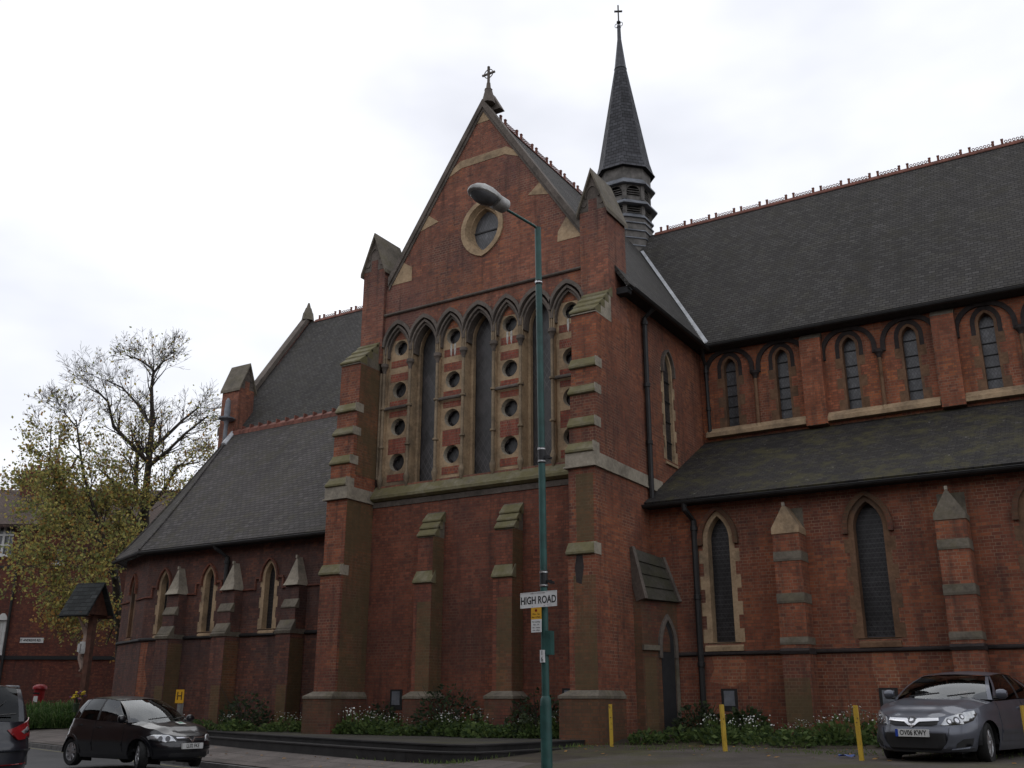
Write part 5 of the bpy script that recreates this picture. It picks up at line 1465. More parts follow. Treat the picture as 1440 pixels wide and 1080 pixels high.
C.root.location = (-2.72, 19.45, .50); C.root.rotation_euler = (0, 0, math.radians(258))

# ---------------- dark people carrier leaving the frame
C = Car('people_carrier', 'dark blue people carrier seen from behind with a large red tail light', 0, 0, 0, 0, dict(
    L=4.80, W=1.88, H=1.72, wb=2.85, fo=.95, wr=.34, pf=(5.0, 2.45), pr=(7, 2.8),
    top=[(-2.4, 1.06), (-1.2, 1.07), (.5, 1.02), (1.3, .98), (1.8, .88), (2.4, .74)],
    bot=[(-2.4, .30), (-1.9, .25), (-1.4, .2), (1.5, .2), (2.4, .22)],
    side=[(.15, .08), (.32, .03), (.6, .0), (.85, .02), (1.05, .06), (1.3, .1)],
    front=[(.15, .12), (.46, .0), (.60, .03), (.75, .12)],
    rear=[(.15, .09), (.35, .0), (.62, .0), (.72, .05), (.8, .07), (1.1, .14)],
    ws_base=1.3, ws_top=.35, rs_base=-2.22, rs_top=-1.86, yr=.66, crown=.06, arc=.06, tilt=-.04))
Cm = C; pm = M['paint_navy']
C.body(pm, .8)
C.cabin(pm, [('front_pillar', None, .95, None, .25, None), ('side_window', .95, -.1, .25, -.2, M['privacy_glass']), ('centre_pillar', -.1, -.2, -.2, -.28, M['plastic']),
             ('side_window', -.2, -1.15, -.28, -1.1, M['privacy_glass']), ('quarter_pillar', -1.15, -1.25, -1.1, -1.2, M['plastic']), ('quarter_window', -1.25, -1.85, -1.2, -1.65, M['privacy_glass']), ('rear_quarter', -1.85, None, -1.65, None, None)])
C.wheels(spokes=5); C.door(.95, -.15, pm); C.door(-.2, -1.2, pm)
h0 = C.half
for sg in (1, -1):
    y1 = h0 - (C.half - C.s_at_x(-2.3)) if False else None
    t_ = lambda y: h0 - y
    hp = [(h0 - .40, .93), (h0 - 1.25, 1.14), (h0 - 1.34, 1.10), (h0 - 1.20, .80), (h0 - .62, .76), (h0 - .52, .82)]
    tl = C.patch('tail_light', hp[::-1] if sg > 0 else [(-a, b) for a, b in hp], M['lamp_red'], off=.016)
    hp = [(h0 - .72, .90), (h0 - .98, .985), (h0 - 1.05, .90), (h0 - .80, .865)]
    C.patch('clear_lens', hp[::-1] if sg > 0 else [(-a, b) for a, b in hp], M['lamp_clear'], off=.021, parent=tl)
    hp = [(h0 - .02, .33), (h0 - .95, .36), (h0 - .95, .385), (h0 - .02, .355)]
    C.patch('reflector_strip', hp[::-1] if sg > 0 else [(-a, b) for a, b in hp], M['lamp_red'], off=.016)
    hp = [(h0 - .02, .56), (h0 - 1.1, .58), (h0 - 1.1, .62), (h0 - .02, .60)]
    C.patch('bumper_ledge', hp[::-1] if sg > 0 else [(-a, b) for a, b in hp], pm, off=.03)
mb = MB(); mb.tube([(-2.24, .0, 1.16), (-2.20, -.5, 1.2)], .014, 5); mb.tube([(-2.24, 0, 1.16), (-2.10, -.33, 1.42)], .008, 5); mb.build('rear_wiper', M['plastic'], C.root)
mb = MB()
for sg in (1, -1): mb.tube([(.2, sg * .64, 1.65), (-.6, sg * .66, 1.69), (-1.6, sg * .63, 1.67)], .02, 6)
mb.build('roof_rail', M['lead'], C.root)
# place the carrier: its right rear corner stands just inside the left edge of the frame
ang = math.atan2(.3227, -.9465)
Cm.root.rotation_euler = (0, 0, ang)
cr_l = Matrix.Rotation(ang, 4, 'Z') @ Vector((-2.3, -.88, 0))
Cm.root.location = Vector((-16.92, 11.40, 0)) - cr_l

# ================================================================= GROUND
def asphalt(name, col, patch=.35, moss=0.0, rough=.9):
    q = NT(name)
    f1 = q.noise(120.0, 2, .6); f2 = q.noise(1.1, 6, .65); f3 = q.noise(18.0, 4, .6)
    c = q.ramp(f2, [(.3, [x * (1 - patch) for x in col]), (.7, [x * (1 + patch) for x in col])])
    c = q.mix(.45, c, q.ramp(f1, [(.3, .2), (.75, .95)]), 'SOFT_LIGHT'); c = q.mix(.35, c, q.ramp(f3, [(.3, .25), (.7, .8)]), 'SOFT_LIGHT')
    if moss:
        n4 = q.noise(.8, 6, .72)
        c = q.mix(q.ramp(n4, [(.47, 0.0), (.66, moss)]), c, q.mix(q.noise(9.0, 4, .6), [.036, .036, .014], [.085, .08, .03]))
    return q.set(c, rough, 0, .3, bump=f1, bstr=.4, bdist=.006)
M['asphalt'] = asphalt('road_asphalt', (.052, .052, .054), .25, rough=.75)
M['forecourt'] = asphalt('forecourt_tarmac', (.068, .058, .050), .35, .75)
M['platform'] = asphalt('mossy_tarmac', (.046, .042, .036), .35, .6)
M['soil'] = asphalt('bed_soil', (.045, .036, .026), .4, .8)
M['kerb'] = simple('granite_kerb', (.12, .115, .11), .8, var=.4, scale=5)
M['step'] = simple('black_brick_step', (.016, .0145, .014), .75, var=.5, scale=2.5)
M['paintline'] = simple('worn_yellow_line', (.26, .235, .13), .8, var=.4, scale=9)
def slab_mat():
    q = NT('paving_slabs'); p = q.pos()
    mpn = q.n("Mapping", {'Vector': p, 'Rotation': (0, 0, math.atan2(.3227, .9465))})
    bt = q.n("TexBrick", {'Vector': mpn.outputs[0], 'Color1': (0, 0, 0, 1), 'Color2': (1, 1, 1, 1), 'Mortar': (.5, .5, .5, 1), 'Scale': 1.0, 'Mortar Size': .012, 'Brick Width': .75, 'Row Height': .6})
    c = q.ramp(bt.outputs['Color'], [(0, (.095, .08, .072)), (1, (.155, .132, .12))])
    c = q.mix(q.ramp(q.noise(.9, 6, .7), [(.4, 0.0), (.68, .6)]), c, [.06, .053, .047]); c = q.mix(bt.outputs['Fac'], c, [.035, .032, .028])
    c = q.mix(.4, c, q.ramp(q.noise(25, 4, .6), [(.3, .2), (.7, .85)]), 'SOFT_LIGHT')
    return q.set(c, .85, 0, .3, bump=q.math('SUBTRACT', q.math('MULTIPLY', q.noise(30, 3, .6), .3), bt.outputs['Fac']), bstr=.4, bdist=.008)
M['slabs'] = slab_mat()

def sheet(name, s0, s1, ds, mat, lift=0.0, ns=40, clip=None, k='structure'):
    mb = MB(); rows = []
    for d in ds:
        row = []
        for i in range(ns + 1):
            q = kp(s0 + (s1 - s0) * i / ns, d); row.append((q.x, q.y, gz(q.x, q.y) + lift))
        rows.append(row)
    mb.grid(rows); o = mb.build(name, mat, None, smooth=True); kind(o, k); return o
mb = MB(); mb.add([(-900, -900, -.12), (900, -900, -.12), (900, 900, -.12), (-900, 900, -.12)], [(0, 1, 2, 3)])
kind(mb.build('ground', M['soil'], None), 'structure')
sheet('road', -160, 120, [-9.2, -6, -3, -1, -.02], M['asphalt'])
sheet('far_pavement', -160, 120, [-22, -9.22], M['slabs'], .1)
SE = 7.6      # the forecourt opens right of the steps
sheet('pavement', -160, SE, [.16, 1.0, 2.2], M['slabs']); 
sheet('verge', -160, SE, [2.2, 3.5, 5, 9, 14, 40, 90], M['soil'], ns=60)
sheet('forecourt', SE, 120, [.16, 1, 2.2, 3.5, 5, 7, 9, 12, 40, 90], M['forecourt'])
mb = MB()
x = -60.0
while x < 60:
    a, b = kp(x + .006, 0), kp(x + .91, 0); a2, b2 = kp(x + .006, .15), kp(x + .91, .15)
    zt = .115
    mb.solid([(a.x, a.y, -.1), (b.x, b.y, -.1), (b2.x, b2.y, -.1), (a2.x, a2.y, -.1)], [(a.x + .01 * KN.x, a.y + .01 * KN.y, zt), (b.x + .01 * KN.x, b.y + .01 * KN.y, zt), (b2.x, b2.y, zt), (a2.x, a2.y, zt)])
    x += .915
kind(mb.build('kerb', M['kerb'], None), 'structure')
mb = MB(); a, b, c, d = kp(-60, -.34), kp(60, -.34), kp(60, -.26), kp(-60, -.26)
mb.add([(p.x, p.y, .004) for p in (a, b, c, d)], [(0, 1, 2, 3)]); kind(mb.build('road_line', M['paintline'], None), 'structure')

# unseen houses added behind the camera to shade walls and darken car reflections
M['brick_terrace'] = brick_mat('terrace_brick', ((.16, .07, .05), (.19, .085, .06), (.09, .05, .045)))
for i in range(9):
    q = kp(-42 + i * 10.0, -13.5)
    o = thing('unseen_terrace_house', 'unseen brown brick house added opposite the church for shading and reflections', 'house', (q.x, q.y, .1), math.atan2(KT.y, KT.x) + math.pi, 'unseen houses added opposite the church') if i == 0 else None
    if i == 0:
        fr_ = Fr((0, 0, 0), (1, 0, 0)); hw_ = [(-2.6, 1.0, 2.6), (2.4, 1.0, 2.6), (-2.6, 4.2, 6.0), (2.4, 4.2, 6.0)]
        mb = MB(); mb.prism(fr_, [(-4.98, -.3), (4.98, -.3), (4.98, 8.2), (-4.98, 8.2)], -.3, 0, [[(c - .6, a), (c + .6, a), (c + .6, b), (c - .6, b)] for c, a, b in hw_]); mb.fbox(fr_, -4.98, 4.98, -.3, 8.2, -8.5, -8.2); mb.build('wall', M['brick_terrace'], o)
        mb = MB(); mb.solid([fr_.p(-5, 8.0, .4), fr_.p(5, 8.0, .4), fr_.p(5, 11, -4.2), fr_.p(-5, 11, -4.2)], [fr_.p(-5, 8.15, .4), fr_.p(5, 8.15, .4), fr_.p(5, 11.15, -4.2), fr_.p(-5, 11.15, -4.2)]); mb.solid([fr_.p(-5, 8.0, -8.9), fr_.p(5, 8.0, -8.9), fr_.p(5, 11, -4.2), fr_.p(-5, 11, -4.2)], [fr_.p(-5, 8.15, -8.9), fr_.p(5, 8.15, -8.9), fr_.p(5, 11.15, -4.2), fr_.p(-5, 11.15, -4.2)]); mb.build('roof', M['slate'], o)
        for c, a, b in hw_: mb = MB(); mb.fbox(fr_, c - .6, c + .6, a, b, -.2, -.18); mb.build('window', M['glass_dark'], o)
        terr = o; tk_ = list(o.children)
    else:
        o = terr.copy(); COL.objects.link(o); o.location = (q.x, q.y, .1)
        for c in tk_: d = c.copy(); COL.objects.link(d); d.parent = o

# mossy platform and its two steps in front of the transept and chapel
def off_poly(pts, o):
    out = []
    for i, p in enumerate(pts):
        a = Vector(pts[i - 1]) if i else None; b = Vector(pts[i + 1]) if i < len(pts) - 1 else None; p = Vector(p)
        ns = []
        for q, r in ((a, p), (p, b)):
            if q is None or r is None: continue
            d = (r - q).normalized(); ns.append(Vector((d.y, -d.x)))
        n = sum(ns, Vector((0, 0))); n = n / max(.3, n.length_squared) * (1 if len(ns) == 1 else 2) if len(ns) > 1 else n
        out.append(p + n * o)
    return out
edge = [(-26.2, 21.75), (-22.3, 20.15), (-18.1, 18.5), (-13.84, 16.98), (-12.2, 16.45), (-11.3, 16.28), (-10.9, 16.45), (-10.78, 17.1), (-10.62, 18.6), (-10.5, 20.12)]
ST = thing('church_steps', 'low mossy platform with two dark steps running along the foot of the church', 'steps', (-14, 18.5, .45), world=True)
def step(pts, z0, z1, back, name, mat):
    mb = MB(); n = len(pts)
    loop = [tuple(p) for p in pts] + back
    vs, ts = triangulate(loop); mb.add([(p[0], p[1], z1) for p in vs], ts)
    mb.build(name, mat, ST)
    mb = MB(); inn = off_poly(pts, -.30)
    rows = [[(p[0], p[1], z0) for p in pts], [(p[0], p[1], z1 - .02) for p in pts]]
    outp = off_poly(pts, .02); rows += [[(p[0], p[1], z1 - .02) for p in outp], [(p[0], p[1], z1 + .008) for p in outp], [(p[0], p[1], z1 + .008) for p in inn]]
    mb.grid(rows); mb.build('step_edge', M['step'], ST)
step(edge, .45, .64, [(-11.0, 22.2), (-26.2, 22.6)], 'platform', M['platform'])
step(off_poly(edge, .36), .25, .525, [(-10.2, 20.3), (-11.0, 20.4), (-26.2, 22.6)], 'lower_tread', M['platform'])
mb = MB(); rows = []
for x in [-10.9 + .8 * i for i in range(26)]:
    rows.append([(x, 20.9 + .25 * math.sin(x * 1.3), gz(x, 20.9) + .002), (x, 21.4 + .2 * math.sin(x * 2.1), .64), (x, 23.5, .72)])
mb.grid(rows); kind(mb.build('plant_bed', M['soil'], None, smooth=True), 'structure')

# ================================================================= STREET LAMP AND ITS SIGNS
M['green_pole'] = simple('green_pole_paint', (.022, .075, .066), .5, var=.3, scale=4)
M['lamp_shell'] = simple('lamp_shell', (.36, .355, .34), .6, var=.35, scale=6)
M['lamp_bowl_'] = simple('lamp_bowl', (.10, .10, .105), .15, var=.2, spec=.6)
M['band'] = simple('black_band', (.012, .012, .013), .5, var=.2)
M['steel'] = simple('bright_steel', (.5, .5, .5), .3, .8, var=.2)
LX, LY, LZ = -7.56, 13.3, gz(-7.56, 13.3)
LP = thing('street_lamp', 'tall green street lamp with a grey lantern on a thin arm before the gable', 'street lamp', (LX, LY, LZ))
LP.rotation_euler = (0, math.radians(-.6), 0)
mb = MB(); mb.lathe((0, 0, 0), [(.084, -.1), (.084, 1.22), (.078, 1.30), (.056, 1.34)], 20); mb.build('base_column', M['green_pole'], LP, smooth=True)
mb = MB(); mb.tube([(0, 0, 1.3), (0, 0, 9.24 - LZ)], [.057, .054], 18); mb.build('shaft', M['green_pole'], LP, smooth=True)
mb = MB(); mb.box((-.05, -.0875, .75), (.03, -.083, 1.2)); mb.build('access_door', M['green_pole'], LP)
hz = 9.24 - LZ
dL = Vector((-.32, -.947, 0))
mb = MB(); mb.tube([Vector((0, 0, hz - .03)), dL * .08 + Z * (hz + .01), dL * .85 + Z * (hz + .14)], .024, 10); mb.build('arm', M['green_pole'], LP, smooth=True)
# lantern: long oval shell with a glass bowl beneath
dX = Vector((-dL.y, dL.x, 0)); tl = math.radians(8)
ax = (dL * math.cos(tl) + Z * math.sin(tl)); upv = ax.cross(dX); upv = upv if upv.z > 0 else -upv
o0 = dL * .72 + Z * (hz + .13)
def lantern(prof, name, mat, lo=False):
    rows = []
    for t, hw, hu, hd in prof:
        row = []
        for k in range(20):
            a = 2 * math.pi * k / 20; c, s_ = math.cos(a), math.sin(a)
            row.append(o0 + ax * t + dX * (hw * c) + upv * ((hu if s_ > 0 else hd) * s_))
        rows.append(row)
    mb = MB(); mb.grid(rows, close=True); n = len(rows)
    mb.add(rows[0], [tuple(range(20))]); mb.add(rows[-1], [tuple(range(20))])
    return mb.build(name, mat, LP, smooth=True)
lantern([(0, .12, .12, .07), (.015, .14, .15, .08), (.22, .15, .16, .08), (.235, .165, .175, .03), (.40, .20, .20, .03), (.56, .20, .19, .03), (.68, .165, .145, .03), (.76, .09, .075, .02), (.785, .01, .01, .005)], 'lantern', M['lamp_shell'])
lantern([(.25, .13, .01, .02), (.29, .16, .015, .09), (.42, .18, .015, .13), (.56, .175, .015, .12), (.66, .14, .01, .07), (.73, .07, .01, .02)], 'lantern_bowl', M['lamp_bowl_'])
mb = MB(); p = o0 + ax * .22 + upv * .15; mb.lathe(p, [(.035, 0), (.035, .05), (.02, .06)], 10); mb.build('light_sensor', M['lamp_shell'], LP)
for z, h in ((8.2, .0), (5.18, .1), (3.22, .1)):
    mb = MB(); zz = z - LZ
    if h: mb.lathe((0, 0, 0), [(.057, zz - .13), (.062, zz - .12), (.062, zz + .12), (.057, zz + .13)], 16); mb.box((.05, -.03, zz - .06), (.15, .0, zz - .02)); mb.box((.12, -.05, zz - .08), (.18, .02, zz - .05))
    else: mb.lathe((0, 0, 0), [(.057, zz - .04), (.061, zz - .03), (.061, zz + .03), (.057, zz + .04)], 16)
    b_ = mb.build('bracket_band', M['band'], LP)
    mb = MB()
    for dz in ((-.10, .10) if h else (0,)): mb.lathe((0, 0, 0), [(.063, zz + dz - .012), (.066, zz + dz - .008), (.066, zz + dz + .008), (.063, zz + dz + .012)], 16); mb.box((-.03, -.075, zz + dz - .015), (.01, -.06, zz + dz + .015))
    mb.build('steel_strap', M['steel'], b_)
mb = MB(); mb.box((.03, -.05, 2.09 - LZ), (.125, .07, 2.44 - LZ)); mb.build('switch_box', M['green_pole'], LP)
M['white_sign'] = simple('white_sign', (.62, .62, .61), .5, var=.08, scale=5)
M['amber_sign'] = simple('amber_sign', (.62, .33, .02), .5, var=.05)
M['faint'] = simple('faded_print', (.42, .40, .40), .6, var=.05)
mb = MB(); mb.box((-.035, -.092, 1.98 - LZ), (.035, -.06, 2.16 - LZ)); 
np_ = mb.build('number_label', M['white_sign'], LP)
def face_y(x, y, z): return Matrix.Translation((x, y, z)) @ Matrix.Rotation(math.radians(90), 4, 'X')
for c_, z in (('1', 2.115), ('6', 2.025)): text('numeral', c_, .10, M['ink'], np_, face_y(0, -.093, z - LZ), .8)
def lean(z): return LX - .0105 * (z - LZ)
sgz = 2.905
SG = thing('street_name_sign', 'white HIGH ROAD name plate fixed to the green street lamp', 'street sign', (lean(sgz) - .045, LY - .085, sgz), math.radians(-10))
mb = MB(); mb.box((-.36, -.012, -.117), (.36, .0, .117)); pl = mb.build('plate', M['white_sign'], SG)
mb = MB()
for x in (-.36, .352): mb.box((x, -.016, -.117), (x + .008, -.0, .117))
for z in (-.117, .109): mb.box((-.352, -.016, z), (.352, 0, z + .008))
mb.build('rim', M['white_sign'], SG)
text('lettering', 'HIGH ROAD', .155, M['ink'], SG, face_y(0, -.0125, -.012), .82, bold=.003)
text('postcode', 'N22', .05, M['faint'], SG, face_y(.22, -.0125, -.09), 1.0)
text('borough_name', 'LONDON BOROUGH', .03, M['faint'], SG, face_y(-.02, -.0125, .095), 1.0)
mb = MB()
for x in (-.12, .12):
    for z in (-.10, .10): mb.lathe((x, -.014, z), [(.008, -.004), (.008, .004)], 8, M4=Matrix.Rotation(math.radians(90), 4, 'X'))
mb.build('bolt', M['steel'], SG)
mb = MB(); mb.box((-.05, 0, -.05), (.12, .05, .05)); mb.build('mounting', M['band'], SG)
pz = 2.60
PS = thing('parking_sign', 'small yellow and white loading restriction plate below the HIGH ROAD sign', 'parking sign', (lean(pz) - .09, LY - .085, pz), math.radians(-10))
mb = MB(); mb.box((-.10, -.008, -.18), (.10, .0, .012)); mb.build('white_plate', M['white_sign'], PS)
mb = MB(); mb.box((-.10, -.008, .012), (.10, .0, .19)); mb.build('amber_plate', M['amber_sign'], PS)
mb = MB(); mb.lathe((0, -.009, .145), [(.022, -.001), (.022, .001)], 14, M4=Matrix.Rotation(math.radians(90), 4, 'X')); mb.build('symbol', M['lamp_red'], PS)
for t_, z, s_ in (('Mon - Sat', .09, .038), ('8am - 6.30pm', .045, .032), ('No Loading', -.025, .034), ('Mon - Fri', -.068, .032), ('7.00 - 10.00am', -.112, .027), ('4.00 - 6.30pm', -.15, .027)):
    text('lettering', t_, s_, M['ink'], PS, face_y(0, -.0085, z), .95, .001)

# ================================================================= YELLOW POSTS
_q = NT('yellow_post_paint'); M['yellow'] = _q.set(_q.mix(_q.ramp(_q.noise(14.0, 5, .7), [(.58, 0.0), (.66, .85)]), _q.ramp(_q.noise(5.0, 4, .6), [(.3, (.40, .25, .02)), (.7, (.55, .36, .035))]), (.12, .06, .03)), .6)
M['rust'] = simple('rust', (.14, .06, .03), .8, var=.4, scale=20)
root = None
for i, (x, y, lab, rz, tx) in enumerate(((-9.65, 19.72, 'thin yellow post in front of the transept corner plinth', .3, -.5), (-6.94, 19.06, 'thin yellow post before the drainpipe and first aisle window', .9, -1.5),
                        (-4.03, 17.33, 'thin yellow post just left of the steel blue car nose', 0, -1.2), (-1.55, 17.1, 'thin yellow post beside the steel blue car front wheel, at the right edge', .5, -.5))):
    if root is None:
        root = o = thing('yellow_post', lab, 'post', group='thin yellow metal posts fencing the forecourt')
        mb = MB(); mb.box((-.035, -.03, -.3), (.035, .03, .84)); mb.box((-.030, -.025, .84), (.030, .025, .845)); mb.build('post', M['yellow'], o)
        mb = MB(); mb.lathe((0, 0, 0), [(.012, -.034), (.012, .034)], 8, M4=Matrix.Translation((0, 0, .58)) @ Matrix.Rotation(math.radians(90), 4, 'X')); mb.build('bolt_hole', M['rust'], o)
        kids = list(o.children)
    else:
        o = root.copy(); COL.objects.link(o); o['label'] = lab
        for c_ in kids:
            d_ = c_.copy(); COL.objects.link(d_); d_.parent = o
    o.location = (x, y, gz(x, y)); o.rotation_euler = (0, math.radians(tx), rz)

# ================================================================= HYDRANT SIGN, LETTER BOX, CALVARY
def ground_at(x, y): return gz(x, y)
hx, hy = -21.6, 18.55
hg = gz(hx, hy)
HS = thing('hydrant_sign', 'small yellow fire hydrant sign marked H on a grey concrete post behind the black hatchback', 'hydrant sign', (hx, hy, hg), math.radians(10))
M['concrete'] = simple('concrete', (.17, .165, .155), .9, var=.3, scale=6)
mb = MB(); mb.box((-.06, -.05, -.2), (.06, .05, 1.20)); mb.build('post', M['concrete'], HS)
mb = MB(); mb.box((-.13, -.065, 1.16), (.13, -.05, 1.50)); mb.box((-.06, -.05, 1.15), (.06, -.0, 1.48)); hp_ = mb.build('plate', M['amber_sign'], HS)
text('letter', 'H', .30, M['ink'], hp_, face_y(0, -.066, 1.33), .9)

def aim(u, v, dist):      # a spot seen in the photograph at a chosen distance
    r = _r2 * ((u - 720) / 1379.66) - _u2 * ((v - 540) / 1379.66) + _fw
    return EYE + r * dist
M['post_red'] = simple('letterbox_red', (.27, .013, .017), .4, var=.2)
q_ = aim(53, 990, 41.0)
PB = thing('pillar_box', 'red cylindrical post box standing behind the tall grass by the brick house', 'post box', (q_.x, q_.y, .74), math.radians(25))
mb = MB(); mb.lathe((0, 0, 0), [(.25, -.2), (.25, .05), (.22, .08), (.22, 1.12), (.235, 1.15)], 24); mb.build('body', M['post_red'], PB, smooth=True)
mb = MB(); mb.lathe((0, 0, 0), [(.235, 1.14), (.28, 1.18), (.285, 1.26), (.25, 1.31), (.15, 1.36), (.02, 1.38)], 24); mb.build('cap', M['post_red'], PB, smooth=True)
mb = MB(); mb.box((-.13, -.235, .98), (.13, -.19, 1.04)); mb.build('slot', M['band'], PB)
mb = MB(); mb.box((-.085, -.235, .66), (.085, -.2, .90)); mb.build('collection_plate', M['white_sign'], PB)

M['timber'] = simple('brown_timber', (.10, .042, .026), .7, var=.35, scale=5)
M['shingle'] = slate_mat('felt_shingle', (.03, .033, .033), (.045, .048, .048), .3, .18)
M['statue'] = simple('painted_statue', (.36, .26, .21), .6, var=.2, scale=9)
M['loincloth'] = simple('white_loincloth', (.5, .5, .48), .7, var=.12, scale=9)
q_ = aim(116, 985, 37.0)
CV = thing('wayside_crucifix', 'wooden roadside crucifix with a dark gabled roof sheltering a carved figure', 'crucifix', (q_.x, q_.y, .45), math.radians(12))
CV.scale = (1.15, 1.15, 1.12)
# local frame: figure faces -x, the gable looks along +x/-x
mb = MB(); mb.box((-.10, -.09, -.3), (.10, .09, 4.3)); mb.build('post', M['timber'], CV)
mb = MB(); mb.box((-.06, -.62, 3.62), (.06, .62, 3.78)); mb.build('crossbar', M['timber'], CV)
mb = MB()
for s_ in (-1, 1):
    prof = [(s_ * .02, 4.72), (s_ * .62, 3.62), (s_ * .68, 3.66), (0, 4.82)]
    mb.solid([(-.85, y, z) for y, z in prof], [(.32, y, z) for y, z in prof])
mb.build('roof', M['shingle'], CV)
mb = MB(); mb.solid([(.10, -.5, 3.72), (.10, .5, 3.72), (.10, 0, 4.66)], [(.16, -.5, 3.72), (.16, .5, 3.72), (.16, 0, 4.66)]); mb.box((-.8, -.56, 3.64), (.3, -.5, 3.72)); mb.box((-.8, .5, 3.64), (.3, .56, 3.72)); mb.build('gable_board', M['timber'], CV)
# carved figure grown from a skeleton
me = bpy.data.meshes.new('statue')
V = [(-.2, 0, 2.72), (-.18, 0, 3.0), (-.2, 0, 3.25), (-.22, .02, 3.36), (-.26, .03, 3.47), (-.2, .17, 3.27), (-.16, .38, 3.50), (-.12, .60, 3.68), (-.2, -.17, 3.27), (-.16, -.38, 3.50), (-.12, -.60, 3.68),
     (-.21, .09, 2.68), (-.30, .10, 2.28), (-.19, .04, 1.92), (-.28, .02, 1.82), (-.21, -.09, 2.68), (-.30, -.08, 2.28), (-.19, -.03, 1.92), (-.28, -.03, 1.84)]
E_ = [(0, 1), (1, 2), (2, 3), (3, 4), (2, 5), (5, 6), (6, 7), (2, 8), (8, 9), (9, 10), (0, 11), (11, 12), (12, 13), (13, 14), (0, 15), (15, 16), (16, 17), (17, 18)]
rad = [.13, .115, .14, .055, .10, .07, .045, .04, .07, .045, .04, .095, .07, .045, .035, .095, .07, .045, .035]
me.from_pydata(V, E_, []); o = bpy.data.objects.new('statue', me); COL.objects.link(o)
o.modifiers.new('skin', 'SKIN'); su = o.modifiers.new('sub', 'SUBSURF'); su.levels = su.render_levels = 1
for i, v in enumerate(me.skin_vertices[0].data): v.radius = (rad[i] * .85, rad[i] * .85); v.use_root = (i == 0)
me2 = bpy.data.meshes.new_from_object(o.evaluated_get(bpy.context.evaluated_depsgraph_get())); bpy.data.objects.remove(o)
me2.materials.clear(); me2.materials.append(M['statue'])
for p in me2.polygons: p.use_smooth = True
o = bpy.data.objects.new('figure', me2); COL.objects.link(o); o.parent = CV
mb = MB(); mb.lathe((-.22, 0, 0), [(.15, 2.42), (.17, 2.5), (.165, 2.68), (.145, 2.82)], 14, cap=False); mb.box((-.30, -.22, 2.48), (-.2, -.15, 2.75)); mb.build('loincloth', M['loincloth'], o, smooth=True)
mb = MB(); mb.box((-.34, -.10, 1.66), (-.1, .10, 1.76)); mb.build('foot_rest', M['timber'], CV)

# flowers tied to the crucifix foot
M['petal_y'] = simple('yellow_petal', (.55, .40, .03), .7, var=.2); M['petal_w'] = simple('white_petal', (.6, .6, .56), .7, var=.1)
M['leafdark'] = simple('dark_leaf', (.022, .04, .016), .7, var=.4, scale=9)
M['petal_p'] = simple('purple_petal', (.14, .05, .12), .7, var=.3)
q2 = aim(110, 972, 36.6)
FW_ = thing('flower_bouquet', 'bunch of yellow and mauve flowers tied to the foot of the crucifix post', 'flowers', (q2.x, q2.y, 1.15))
for nm, mt, n, sp_ in (('yellow_flower', M['petal_y'], 16, .28), ('mauve_flower', M['petal_p'], 7, .30)):
    mb = MB()
    for k in range(n):
        a, r, h = RND.uniform(0, 6.28), RND.uniform(0, sp_), RND.uniform(.35, .62)
        mb.lathe((r * math.cos(a), r * math.sin(a), h), [(.01, -.03), (.055, .0), (.05, .03), (.01, .045)], 7)
    mb.build(nm, mt, FW_)
mb = MB()
for k in range(14):
    a, r = RND.uniform(0, 6.28), RND.uniform(.05, .28)
    mb.tube([(0, 0, .0), (r * .4 * math.cos(a), r * .4 * math.sin(a), .25), (r * math.cos(a), r * math.sin(a), .5)], .012, 4)
mb.lathe((0, 0, 0), [(.09, -.1), (.12, .2), (.1, .22)], 8); mb.build('stems', M['leafdark'], FW_)

# ================================================================= HOUSE ACROSS THE SIDE STREET
M['brick_house'] = brick_mat('house_brick', ((.13, .04, .03), (.17, .052, .034), (.07, .032, .028)), mortar=(.09, .06, .05), purple=.6, orange=.05)
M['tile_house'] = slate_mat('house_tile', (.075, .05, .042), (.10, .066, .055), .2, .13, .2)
M['white_paint'] = simple('white_joinery', (.6, .6, .58), .5, var=.06)
M['pane'] = leaded_mat('window_pane', (.10, .105, .115), (.10, .10, .11), rough=.12, lineamt=0)
hd = 55.0
hO = Vector((EYE.x, EYE.y, 0)) + Vector((_fw.x, _fw.y, 0)).normalized() * (hd * math.cos(PITCH) - 0.0)
uH = Vector((_rt.x, _rt.y, 0)); nH = uH.cross(Z)
def hs(u, v): # wall coordinates of a photo point on the house front
    r = _r2 * ((u - 720) / 1379.66) - _u2 * ((v - 540) / 1379.66) + _fw
    k = (hO - EYE).dot(nH) / r.dot(nH); p = EYE + r * k
    return (p - hO).dot(uH), p.z
HR = thing('brick_house', 'dark red brick house with tiled roof, chimney and white sash windows behind the tree', 'house', (hO + uH * -24).to_tuple(), world=True)
fr = Fr(hO, uH)
uL, uR = hs(-160, 900)[0], hs(250, 900)[0]; ue = hs(34, 900)[0]; ez = hs(20, 737)[1]
wins = [(hs(-16, 780), hs(22, 738), 2), (hs(76, 792), hs(92, 772), 1), (hs(-10, 918), hs(10, 872), 3)]
rects = []
for (a, b), (c, d), k in wins: rects.append([(a, b), (c, b), (c, d), (a, d)])
mb = MB(); mb.prism(fr, [(uL, .3), (uR, .3), (uR, ez), (uL, ez)], -.4, 0, rects[:2]+rects[2:]); mb.build('wall', M['brick_house'], HR)
mb = MB(); mb.fbox(fr, uR - .4, uR, .3, ez, -9, -.4); mb.fbox(fr, uL, uL + .4, .3, ez, -9, -.4); mb.fbox(fr, uL, uR, .3, ez, -9.4, -9); mb.build('wall', M['brick_house'], HR)
